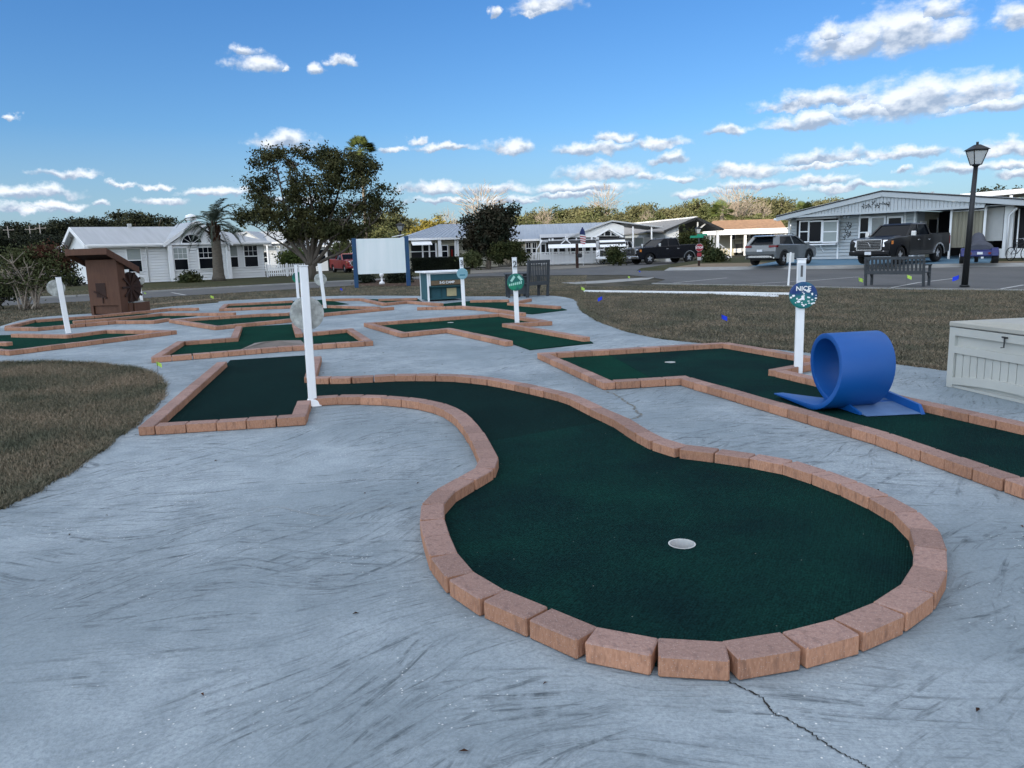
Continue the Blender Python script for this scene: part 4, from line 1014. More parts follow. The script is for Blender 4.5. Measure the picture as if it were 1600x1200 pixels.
# ================================================================ houses
class Facade:
    """vertical plane through two base points; uv(px,py) gives metres along and above the first one"""
    def __init__(s, A, B):
        s.A = Vector(A); s.B = Vector(B); d = Vector((s.B.x - s.A.x, s.B.y - s.A.y, 0)); s.W = d.length; s.d = d / s.W
        s.n = Vector((-s.d.y, s.d.x, 0)); s.rz = math.atan2(s.d.y, s.d.x)
    def uv(s, px, py, off=0.0):       # off: metres behind the facade plane
        r_ = ray(px, py); o = Vector((0, 0, H)); p0 = s.A + s.n * off
        t = (p0 - o).dot(s.n) / r_.dot(s.n); p = o + r_ * t
        return (p - s.A).dot(s.d), p.z - s.A.z
    def rect(s, x0, y0, x1, y1, off=0):
        u0, z1 = s.uv(x0, y0, off); u1, z0 = s.uv(x1, y1, off); return u0, u1, z0, z1
def siding(name, parent, x0, x1, z0, z1, y, mt, pitch=.19, side=-1):
    m_ = MB(); z = z0; m_.box(x0, x1, y + .045, y + .099, z0, z1)
    while z < z1 - .03:
        zz = min(z + pitch, z1); zt_ = zz - .042; zn = zz; m_.hexa([(x0, y - .045, z), (x1, y - .045, z), (x1, y + .10, z), (x0, y + .10, z)], [(x0, y - .002, zt_), (x1, y - .002, zt_), (x1, y + .10, zt_), (x0, y + .10, zt_)]); z = zn
    return m_.build(name, mt, parent)
def window(parent, x0, x1, z0, z1, y, fr=.06, sash=True, grid=None, pane='glass', upper=None, mt='white', sill=True):
    m_ = MB(); ya, yb = y - .11, y - .0
    m_.box(x0 - fr, x0, ya, yb, z0 - fr, z1 + fr); m_.box(x1, x1 + fr, ya, yb, z0 - fr, z1 + fr)
    m_.box(x0, x1, ya, yb, z1, z1 + fr); m_.box(x0, x1, ya, yb, z0 - fr, z0)
    zm = (z0 + z1) / 2
    if sash: m_.box(x0, x1, ya + .01, yb, zm - .03, zm + .03)
    if grid:
        nx, nz = grid
        for i in range(1, nx): x = x0 + (x1 - x0) * i / nx; m_.box(x - .012, x + .012, ya + .015, yb - .005, zm + .03 if sash else z0, z1)
        for i in range(1, nz): z = (zm if sash else z0) + (z1 - (zm if sash else z0)) * i / nz; m_.box(x0, x1, ya + .018, yb - .007, z - .012, z + .012)
    w_ = m_.build('window', M[mt], parent)
    if sash and upper:
        MB().box(x0, x1, y - .085, y - .06, z0, zm - .03).build('pane', M[pane], w_); MB().box(x0, x1, y - .085, y - .06, zm + .03, z1).build('pane', M[upper], w_)
    else: MB().box(x0, x1, y - .085, y - .06, z0, z1).build('pane', M[pane], w_)
    return w_
def pbox(name, mt, parent, *b, bevel=0): return MB().box(*b).build(name, M[mt] if isinstance(mt, str) else mt, parent, bevel=bevel)
def ribs(name, parent, a, b, c, d, n, mt, w=.03, h=.03):      # standing seams on a roof plane a-b (eave) to d-c (ridge)
    m_ = MB(); a, b, c, d = map(Vector, (a, b, c, d))
    for i in range(n + 1):
        t = i / n; m_.bar(a.lerp(b, t) + Vector((0, 0, h * .4)), d.lerp(c, t) + Vector((0, 0, h * .4)), w, h)
    o = m_.build(name, mt, parent); o['kind'] = 'stuff'; return o

# ---- white house on the left
def house_left():
    f = Facade(G(150, 444.8), G(415, 432.6)); W_ = f.W; hW = f.uv(415, 381)[1]; hW = max(2.3, hW)
    t_ = root('white_house', f.A, f.rz, 'white sided house with a half-round gable window behind the pindo palm', 'house')
    D = 8.2
    siding('wall', t_, 0, W_, 0, hW, 0, M['white_wall'])
    m_ = MB(); m_.box(0, .1, .1, D, 0, hW); m_.prism([(0, hW), (D, hW), (D / 2, hW + 1.45)], 0, .1, 'x'); z = .13
    while z < hW: m_.box(-.02, 0, 0, D, z, z + .015); z += .13
    m_.build('wall', M['white_wall'], t_)
    MB().box(W_ - .1, W_, .1, D, 0, hW).build('wall', M['white_wall'], t_); MB().box(.1, W_ - .1, D - .1, D, 0, hW).build('wall', M['white_wall'], t_)
    # roof: gable end on the left, hip on the right
    ov = .45; rz_ = f.uv(200, 357.5, D / 2)[1]; rz_ = max(hW + 1.2, rz_)
    e0, e1 = -ov, W_ + ov; x2 = W_ - D / 2 * .75; th = .14
    A_, B_, C_, D_ = (e0, -ov, hW), (e1, -ov, hW), (e1, D + ov, hW), (e0, D + ov, hW); R0, R1 = (e0, D / 2, rz_), (x2, D / 2, rz_)
    up = lambda p: (p[0], p[1], p[2] + th)
    m_ = MB(); v = [A_, B_, C_, D_, R0, R1]; v2 = [up(p) for p in v]
    m_.add(v + v2, [(0, 1, 5, 4), (1, 2, 5), (2, 3, 4, 5), (6, 10, 11, 7), (7, 11, 8), (8, 11, 10, 9), (0, 6, 7, 1), (1, 7, 8, 2), (2, 8, 9, 3), (0, 4, 10, 6), (4, 3, 9, 10)])
    rf = m_.build('roof', M['roof_white'], t_)
    m_ = MB(); m_.bar((e0 - .02, -ov, hW + .02), (e0 - .02, D / 2, rz_ + .02), .04, .26); m_.bar((e0 - .02, D + ov, hW + .02), (e0 - .02, D / 2, rz_ + .02), .04, .26); m_.box(e0, e1, -ov - .03, -ov, hW - .06, hW + .16); m_.box(e1, e1 + .03, -ov, D + ov, hW - .06, hW + .16); m_.build('fascia', M['white'], t_)
    m_ = MB(); m_.box(e0, e1, -ov, 0, hW - .05, hW - .02); m_.build('soffit', M['soffit'], t_)
    m_ = MB(); m_.box(e0 + .1, e1, -ov - .13, -ov - .03, hW + .02, hW + .13); m_.build('gutter', M['white'], t_)
    # projecting gable with fan window
    g0, g1, gz0, _ = f.rect(259, 384, 352, 384, 0); pk, pz = f.uv(301, 351, -.5); gz = hW + .0
    y0 = -.5; gc = (g0 + g1) / 2; pz = max(pz, gz + 1.0)
    m_ = MB(); m_.prism([(g0, gz), (g1, gz), (gc, pz - .05)], y0 + .1, y0 + .2); m_.build('gable_wall', M['white_wall'], t_)
    siding('wall', t_, g0, g1, 0, gz, y0 + .12, M['white_wall']); 
    m_ = MB()
    for sx, ex in ((g0 - .35, gc), (g1 + .35, gc)):
        zz = gz - .08; s_ = [(sx, y0 - .15, zz), (ex, y0 - .15, pz + .10), (ex, D / 2, pz + .10), (sx, D / 2 * .35, zz)]
        m_.add(s_ + [up(p) for p in s_], [(0, 1, 2, 3), (4, 7, 6, 5), (0, 4, 5, 1), (1, 5, 6, 2), (2, 6, 7, 3), (3, 7, 4, 0)])
    m_.build('roof', M['roof_white'], t_)
    m_ = MB(); m_.bar((g0 - .35, y0 - .17, gz + .0), (gc, y0 - .17, pz + .17), .04, .24); m_.bar((g1 + .35, y0 - .17, gz + .0), (gc, y0 - .17, pz + .17), .04, .24); m_.box(g0 - .1, g1 + .1, y0 + .02, y0 + .1, gz - .10, gz + .02); m_.build('fascia', M['white'], t_)
    # half-round window
    u0, u1, z0, z1 = f.rect(283, 362, 315, 378, y0); cx, rr_ = (u0 + u1) / 2, (u1 - u0) / 2 * 1.0; zb = gz + .10; rh = min(rr_ * .95, (pz - zb) * .62)
    m_ = MB(); n = 14; P_ = [(cx + (rr_ + .08) * math.cos(math.pi * k / n), zb - .05 + (rh + .12) * math.sin(math.pi * k / n)) for k in range(n + 1)]
    m_.prism(P_, y0 + .05, y0 + .09); fw_ = m_.build('window', M['white'], t_)
    m_ = MB(); P_ = [(cx + rr_ * math.cos(math.pi * k / n), zb + rh * math.sin(math.pi * k / n)) for k in range(n + 1)]; m_.prism(P_, y0 + .03, y0 + .045); m_.build('pane', M['glass'], fw_)
    m_ = MB()
    for k in range(1, 5): a = math.pi * k / 5; m_.bar((cx, y0 + .02, zb), (cx + rr_ * math.cos(a), y0 + .02, zb + rh * math.sin(a)), .03, .02)
    m_.build('muntin', M['white'], fw_)
    for (x0, y_0, x1, y_1, up_, gr, yy) in ((197, 389, 222, 424, 'blind', None, 0), (270, 388, 294, 421, 'blind', (3, 2), y0 + .1), (309, 387, 334, 419, 'glass', (3, 2), y0 + .1), (352.5, 385, 372, 417, 'blind', None, 0), (380, 384, 403, 416, 'glass', (3, 2), 0)):
        u0, u1, z0, z1 = f.rect(x0, y_0, x1, y_1, yy); window(t_, u0, u1, z0, min(z1, hW - .12), yy, grid=gr, pane='glass', upper=up_)
    for (px) in (263, 353):
        u = f.uv(px, 400)[0]; pbox('corner_post', 'white', t_, u - .13, u + .13, y0 - .12 if px < 300 else y0 - .12, y0 + .1, 0, hW)
    m_ = MB(); u = f.uv(229, 400)[0]; m_.tube([(u, -.5, hW), (u, -.08, hW - .25), (u, -.06, .05)], .04, 6); m_.build('downspout', M['white'], t_)
    pbox('roof_vent', 'grey_panel', t_, 3.2, 3.45, D / 2 - .3, D / 2 - .1, rz_ - .05, rz_ + .35)
    m_ = MB(); m_.lathe([(.03, 0), (.03, .22), (.34, .25), (.40, .42), (.34, .58), (.1, .68), (.0, .70)], 14, (gc, .6, pz + .1)); m_.build('roof_turbine', M['white'], t_)
    m_ = MB(); u = f.uv(414, 420)[0]; m_.box(W_ + .02, W_ + .05, .05, .1, 0, hW); m_.build('downspout', M['black'], t_)
house_left()

def simple_house(label, f, D, hW, rise, roofm, wallm, ov=.5, ridge='along', hipL=False, hipR=False, name='house', sid=True, fascia='white', cat='house', ribn=0):
    t_ = root(name, f.A, f.rz, label, cat); W_ = f.W
    if sid: siding('wall', t_, 0, W_, 0, hW, 0, M[wallm])
    else: MB().box(0, W_, 0, .1, 0, hW).build('wall', M[wallm], t_)
    e0, e1 = -ov, W_ + ov; th = .12
    if ridge == 'along':
        MB().box(0, .1, .1, D, 0, hW).build('wall', M[wallm], t_); MB().box(W_ - .1, W_, .1, D, 0, hW).build('wall', M[wallm], t_)
        gl = MB()
        if not hipL: gl.prism([(0, hW), (D, hW), (D / 2, hW + rise * .93)], .0, .1, 'x')
        if not hipR: gl.prism([(0, hW), (D, hW), (D / 2, hW + rise * .93)], W_ - .1, W_, 'x')
        if gl.v: gl.build('gable_wall', M[wallm], t_)
        xl = D / 2 * .9 if hipL else e0; xr = W_ - D / 2 * .9 if hipR else e1
        v = [(e0, -ov, hW), (e1, -ov, hW), (e1, D + ov, hW), (e0, D + ov, hW), (xl, D / 2, hW + rise), (xr, D / 2, hW + rise)]; v2 = [(a, b, c + th) for a, b, c in v]
        MB().add(v + v2, [(0,1,5,4),(1,2,5),(2,3,4,5),(3,0,4),(6,10,11,7),(7,11,8),(8,11,10,9),(9,10,6),(0,6,7,1),(1,7,8,2),(2,8,9,3),(3,9,6,0)]).build('roof', M[roofm], t_)
        m_ = MB(); m_.box(e0 - .02, e1 + .02, -ov - .04, -ov - .003, hW - .04, hW + .14)
        if not hipR: m_.bar((e1 + .02, -ov, hW + .03), (e1 + .02, D / 2, hW + rise + .03), .04, .2); m_.bar((e1 + .02, D + ov, hW + .03), (e1 + .02, D / 2, hW + rise + .03), .04, .2)
        if not hipL: m_.bar((e0 - .02, -ov, hW + .03), (e0 - .02, D / 2, hW + rise + .03), .04, .2)
        m_.build('fascia', M[fascia], t_)
        if ribn: ribs('roof_seam', t_, v2[0], v2[1], v2[5], v2[4], ribn, M[roofm])
    return t_

# ---- roof of the neighbour behind it, and the sunlit houses beyond the tree
f = Facade((-48, 80, 0), (-42.5, 77, 0)); simple_house('white roofed house half hidden behind the left white house', f, 8, 2.3, 1.2, 'roof_white', 'white_wall')
f = Facade((-30.0, 84, 0), (-24.5, 84, 0)); t_ = simple_house('sunlit white house with a small gable beyond the picket fence', f, 9, 2.9, 1.3, 'roof_white', 'white_wall', ov=.5)
m_ = MB(); m_.prism([(.5, 2.7), (4.6, 2.7), (2.5, 4.1)], -1.2, -1.1); m_.build('gable_wall', M['white_wall'], t_); m_ = MB()
m_.hexa([(.1, -1.4, 2.55), (2.5, -1.4, 4.1), (2.5, 3, 4.1), (.1, 3, 2.55)], [(.1, -1.4, 2.7), (2.5, -1.4, 4.25), (2.5, 3, 4.25), (.1, 3, 2.7)]); m_.hexa([(2.5, -1.4, 4.1), (4.9, -1.4, 2.55), (4.9, 3, 2.55), (2.5, 3, 4.1)], [(2.5, -1.4, 4.25), (4.9, -1.4, 2.7), (4.9, 3, 2.7), (2.5, 3, 4.25)]); m_.build('roof', M['roof_white'], t_)
window(t_, .8, 1.9, 1.0, 2.1, 0); pbox('porch_post', 'white', t_, .5, .65, -1.2, -1.05, 0, 2.7); pbox('porch_post', 'white', t_, 4.4, 4.55, -1.2, -1.05, 0, 2.7); window(t_, 3.2, 4.2, .9, 2.0, 0)
f = Facade((-25.0, 90, 0), (-18.4, 92, 0)); t_ = simple_house('sunlit low white house seen between the limbs of the spreading tree', f, 9, 2.5, .75, 'roof_white', 'white_wall'); window(t_, 1.0, 2.2, .9, 2.0, 0); window(t_, 4.2, 5.4, .9, 2.0, 0)
f = Facade((-18.6, 75, 0), (-14.9, 76, 0)); t_ = simple_house('low white carport house behind the red pickup', f, 9, 2.3, .6, 'roof_white', 'white_wall'); pbox('carport_opening', 'dark', t_, 1.2, 3.2, -.07, -.055, 0, 2.0); window(t_, .3, 1.0, 1, 2, 0)

# ---- house C with hip roof and porch, behind the hedge
def house_mid():
    f = Facade(AT(641, 421, 64), AT(778, 419, 66)); W_ = f.W; hW = f.uv(690, 374)[1]
    t_ = simple_house('pale hip roofed house with a dark screened porch behind the clipped hedge', f, 7.5, hW, 1.25, 'roof_blue', 'cream_wall', hipL=True, ribn=22)
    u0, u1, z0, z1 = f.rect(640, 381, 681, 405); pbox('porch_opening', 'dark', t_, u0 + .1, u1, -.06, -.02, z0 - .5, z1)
    for px in (660, 670.5, 681):
        u = f.uv(px, 390)[0]; pbox('mullion', 'white', t_, u - .06, u + .06, -.13, -.06, .3, z1)
    pbox('rail', 'white', t_, u0, u1, -.12, -.07, (z0 + z1) / 2 - .03, (z0 + z1) / 2 + .03)
    u0, u1, z0, z1 = f.rect(641, 374.5, 672, 382); m_ = MB(); m_.hexa([(u0, -1.1, z0 - .05), (u1, -1.1, z0 - .05), (u1, -.02, z1 - .05), (u0, -.02, z1 - .05)], [(u0, -1.1, z0), (u1, -1.1, z0), (u1, -.02, z1), (u0, -.02, z1)]); m_.build('awning', M['white'], t_)
    u = f.uv(686, 390)[0]; pbox('porch_post', 'white', t_, u - .13, u + .13, -.45, -.2, 0, hW)
    u0, u1, z0, z1 = f.rect(690, 384, 699, 401); window(t_, u0, u1, z0, z1, -.02); u0, u1, z0, z1 = f.rect(702, 384, 712, 406); pbox('porch_opening', 'dark', t_, u0, u1, -.05, -.02, z0, z1)
    for px in (711, 714.5): u = f.uv(px, 390)[0]; pbox('porch_post', 'white', t_, u - .08, u + .08, -.3, -.15, 0, hW)
    u0, u1, z0, z1 = f.rect(704, 390, 707, 404); pbox('hanging_banner', M['redlens'], t_, u0, u1, -.2, -.18, z0, z1)
house_mid()

# ---- long house with porch, awnings and the small triangular gable
def house_long():
    f = Facade(AT(806, 415, 70), AT(966, 411.5, 70)); W_ = f.W; hW = f.uv(830, 376)[1]; rise = f.uv(830, 353, 4)[1] - hW
    t_ = simple_house('long white house with a blue-grey metal roof, striped awnings and a white porch rail', f, 8, hW, rise, 'roof_blue', 'cream_wall', ribn=40)
    R_ = lambda a, b, c, d, off=0: f.rect(a, b, c, d, off)
    # big front-facing gable on the right
    u0, zl = f.uv(890, 371, -2.2); u1, pz = f.uv(956, 346, -2.2); u2, z2 = f.uv(975, 351, -2.2); _, z3 = f.uv(975, 368, -2.2)
    m_ = MB(); m_.prism([(u0, zl), (u1 , pz - .1), (u2, z2 - .12), (u2, z3), (f.uv(965, 363, -2.2)[0], f.uv(965, 363, -2.2)[1]), (f.uv(951, 358, -2.2)[0], f.uv(951, 358, -2.2)[1] + .1), (f.uv(930, 368, -2.2)[0], zl - .05)], -2.2, -2.1); m_.build('gable_wall', M['white_wall'], t_)
    m_ = MB(); m_.hexa([(u0 - .6, -2.5, zl - .22), (u1, -2.5, pz - .02), (u1, 4, pz - .02), (u0 - .6, 4, zl - .22)], [(u0 - .6, -2.5, zl - .08), (u1, -2.5, pz + .1), (u1, 4, pz + .1), (u0 - .6, 4, zl - .08)])
    u3, z3b = f.uv(1034, 354, -2.2)
    m_.hexa([(u1, -2.5, pz - .02), (u3, -2.5, z3b - .12), (u3, 5, z3b - .12), (u1, 5, pz - .02)], [(u1, -2.5, pz + .1), (u3, -2.5, z3b), (u3, 5, z3b), (u1, 5, pz + .1)]); m_.build('roof', M['roof_white'], t_)
    # little triangular windowed gable
    a0 = f.uv(934, 369, -2.9); pk = f.uv(951.5, 359, -2.9); a1 = f.uv(968, 369, -2.9)
    m_ = MB(); m_.prism([(a0[0], a0[1]), (a1[0], a1[1]), (pk[0], pk[1] - .05)], -2.9, -2.82); m_.build('gable_wall', M['white_wall'], t_)
    m_ = MB(); m_.bar((a0[0] - .3, -3.0, a0[1] - .08), (pk[0], -3.0, pk[1] + .08), .10, .14); m_.bar((a1[0] + .3, -3.0, a1[1] - .08), (pk[0], -3.0, pk[1] + .08), .10, .14); m_.build('fascia', M['white'], t_)
    for poly in ([(937.5, 368), (943.5, 368), (943.5, 363.5)], [(945.5, 368), (953.5, 368), (953.5, 362), (950, 360.8), (945.5, 362.6)], [(955.5, 368), (963, 368), (955.5, 363)]):
        m_ = MB(); m_.prism([f.uv(x, y, -2.95) for x, y in poly], -2.96, -2.93); w_ = m_.build('window', M['glass'], t_)
    # porch roof edge, posts, rail
    u0, u1, z0, z1 = R_(845, 372.5, 935, 375.5, -2.4); m_ = MB(); m_.hexa([(u0, -2.6, z0 - .05), (u1, -2.6, z0 - .05), (u1, 0, z1 + .25), (u0, 0, z1 + .25)], [(u0, -2.6, z0 + .06), (u1, -2.6, z0 + .06), (u1, 0, z1 + .38), (u0, 0, z1 + .38)]); m_.build('porch_roof', M['roof_white'], t_)
    for (x0, x1, ya, yb) in ((856, 930, 378.5, 381), (936, 976, 374, 380)):
        u0, u1, z0, z1 = R_(x0, ya, x1, yb, -3); n = 2 if x0 < 900 else 4
        for k in range(n):
            za = z1 + .1 - (z1 - z0 + .35) * k / n; zb = z1 + .1 - (z1 - z0 + .35) * (k + 1) / n
            m_ = MB(); m_.hexa([(u0, -3.0 - .7 * (k + 1) / n, zb - .03), (u1, -3.0 - .7 * (k + 1) / n, zb - .03), (u1, -3.0 - .7 * k / n, za - .03), (u0, -3.0 - .7 * k / n, za - .03)], [(u0, -3.0 - .7 * (k + 1) / n, zb), (u1, -3.0 - .7 * (k + 1) / n, zb), (u1, -3.0 - .7 * k / n, za), (u0, -3.0 - .7 * k / n, za)]); m_.build('awning_strip', M['plastic_trim'] if k % 2 == 0 else M['white'], t_)
    u0, u1, _, z1 = R_(821, 378, 842, 398); window(t_, u0, (u0 + u1) / 2 - .1, z1 - 2.05 + .9, z1 - .1 + .9 - .8, -.02) if False else None
    for (x0, x1, ya, yb) in ((822, 829.5, 379, 397), (832, 838, 379, 397)):
        u0, u1, z0, z1 = R_(x0, ya, x1, yb, 0); window(t_, u0, u1, z0, z1, -.02, grid=(2, 1))
    for (x0, x1, ya, yb) in ((845, 852, 382, 397), (863, 871, 387, 396.5), (874, 883, 386, 396), (892, 899, 387, 397), (904, 912, 386, 396), (915, 922, 386, 396), (938, 945, 383, 394), (948, 966, 383, 394)):
        u0, u1, z0, z1 = R_(x0, ya, x1, yb, -2.2); window(t_, u0, u1, z0, z1, -2.12, fr=.09, sash=False)
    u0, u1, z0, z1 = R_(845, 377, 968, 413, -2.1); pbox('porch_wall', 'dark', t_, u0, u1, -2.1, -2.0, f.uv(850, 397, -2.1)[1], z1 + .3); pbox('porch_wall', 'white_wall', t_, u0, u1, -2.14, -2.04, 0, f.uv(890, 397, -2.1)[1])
    for px, w in ((845, .12), (859, .12), (864, .16), (886, .2), (901, .1), (925, .14), (934, .24)):
        u = f.uv(px, 400, -2.6)[0]; pbox('porch_post', 'white', t_, u - w / 2, u + w / 2, -2.6, -2.6 + w, 0, hW + .1)
    ur0, ur1 = f.uv(822, 400, -3)[0], f.uv(944, 400, -3)[0]; m_ = MB(); m_.box(ur0, ur1, -2.75, -2.7, 1.05, 1.12); m_.box(ur0, ur1, -2.75, -2.7, .12, .18); m_.build('rail', M['white'], t_)
    m_ = MB(); x = ur0
    while x < ur1: m_.box(x, x + .07, -2.74, -2.71, .18, 1.05); x += .13
    o = m_.build('rail_baluster', M['white'], t_); o['kind'] = 'stuff'
    m_ = MB(); u, z = f.uv(847, 375, -2.6); u2, _ = f.uv(838, 385, -2.6); m_.tube([(u, -2.7, z), (u2 + .2, -2.7, z - .55), (u2, -2.7, z - .8), (u2, -2.7, .1)], .06, 6); m_.build('downspout', M['white'], t_)
    # carport posts on the right
    for px in (989, 1018): u = f.uv(px, 380, -2.3)[0]; pbox('carport_post', 'white', t_, u - .06, u + .06, -2.35, -2.23, 0, f.uv(px, 354, -2.3)[1])
    pbox('carport_wall', 'grey_panel', t_, f.uv(975, 390, 3)[0], f.uv(1045, 390, 3)[0], 3, 3.1, 0, hW)
    u0, u1, z0, z1 = R_(992, 372, 1005, 386, 3); window(t_, u0, u1, z0, z1, 3, pane='blind', sash=False)
house_long()

# ---- grey carport gable behind the navy pickup
def house_gable():
    f = Facade(AT(1040, 413, 71), AT(1124, 409, 71)); t_ = root('carport_house', f.A, f.rz, 'grey shingled house whose open gabled carport faces the road', 'house')
    W_ = f.W; ul, zl = f.uv(1036, 361); up_, zp = f.uv(1087, 340); ur, zr = f.uv(1128, 358); D = 14
    sx = -(up_ - f.uv(989, 346, D)[0])   # ridge runs away to the left
    def sh(p, d): return (p[0] + sx * d / D, d, p[1])
    for (a, b) in (((ul, zl), (up_, zp)), ((up_, zp), (ur, zr))):
        q = [sh(a, -.4), sh(b, -.4), sh(b, D), sh(a, D)]; MB().hexa([(x, y, z - .12) for x, y, z in q], q).build('roof', M['roof_grey'], t_)
    m_ = MB(); m_.bar((ul, -.44, zl - .06), (up_, -.44, zp - .04), .06, .2); m_.bar((ur, -.44, zr - .06), (up_, -.44, zp - .04), .06, .2); m_.build('fascia', M['plastic_trim'], t_)
    m_ = MB()
    for k in range(26): d = D * k / 25; m_.box(up_ + sx * d / D - .12, up_ + sx * d / D + .12, d - .12, d + .12, zp - .02, zp + .10)
    o = m_.build('ridge_cap', M['white'], t_)
    u0 = f.uv(1041, 380)[0]; u1 = f.uv(1060.5, 380)[0]; zt0 = zl + (zp - zl) * (u0 - ul) / (up_ - ul); zt1 = zl + (zp - zl) * (u1 - ul) / (up_ - ul)
    m_ = MB(); m_.prism([(u0, 0), (u1, 0), (u1, zt1 - .12), (u0, zt0 - .14)], 0, .1); m_.build('wall', M['white_wall'], t_)
    m_ = MB(); z = zl - .15; q = [(u0, 0), (u0 + sx, D)]; m_.hexa([(u0 - .1, 0, 0), (u0, 0, 0), (u0 + sx, D, 0), (u0 + sx - .1, D, 0)], [(u0 - .1, 0, z), (u0, 0, z), (u0 + sx, D, z), (u0 + sx - .1, D, z)]); m_.build('wall', M['grey_wall'], t_)
    m_ = MB(); m_.hexa([(u1 - .1, .1, 0), (u1, .1, 0), (u1, 9, 0), (u1 - .1, 9, 0)], [(u1 - .1, .1, zt1 - .2), (u1, .1, zt1 - .2), (u1, 9, zt1 - .2), (u1 - .1, 9, zt1 - .2)]); m_.build('wall', M['grey_panel'], t_)
    for k, (x0, x1) in enumerate(((1046, 1050), (1053, 1058))): a, b, z0, z1 = f.rect(x0, 371, x1, 380); window(t_, a, b, z0, z1, 0, sash=False, pane='glass_grey')
    u = f.uv(1121, 380)[0]; pbox('carport_post', 'white', t_, u - .12, u + .12, -.1, .1, 0, zr - .1); m_ = MB(); u = f.uv(1090, 350)[0]; m_.box(u - .06, u + .06, -.06, .06, f.uv(1090, 364)[1], zp - .4); m_.bar((u, 0, f.uv(1090, 360)[1]), (u + .7, 0, f.uv(1090, 350)[1]), .1); m_.build('brace', M['white'], t_)
    u0, u1, z0, z1 = f.rect(1060, 347, 1126, 350, 2); 
    # white stair rails and storm door of the side entrance
    m_ = MB(); a, b = f.uv(1097, 390)[0], f.uv(1120, 390)[0]
    m_.box(a, b, 1.0, 1.05, 1.45, 1.5); m_.box(a, b, 1.0, 1.05, 2.5, 2.56)
    for k in range(5): x = a + (b - a) * k / 4; m_.box(x - .03, x + .03, 1.0, 1.05, .3, 2.55)
    m_.build('screen_frame', M['white'], t_); pbox('screen', 'glass_grey', t_, a, b, 1.06, 1.08, .3, 2.5)
    m_ = MB(); a = f.uv(1118, 390)[0]
    for k in range(5): m_.box(a + .1 + k * .26, a + .36 + k * .26, .2, 1.2, 0, 1.0 - k * .2)
    m_.build('step', M['white'], t_); m_ = MB(); m_.bar((a + .1, .2, 1.9), (a + 1.5, .2, .9), .06); m_.bar((a + .1, .2, 1.2), (a + 1.5, .2, .3), .06)
    for k in range(6): x = a + .1 + k * .28; m_.box(x - .02, x + .02, .18, .22, 1.0 - k * .16, 1.9 - k * .2)
    m_.build('stair_rail', M['white'], t_)
house_gable()

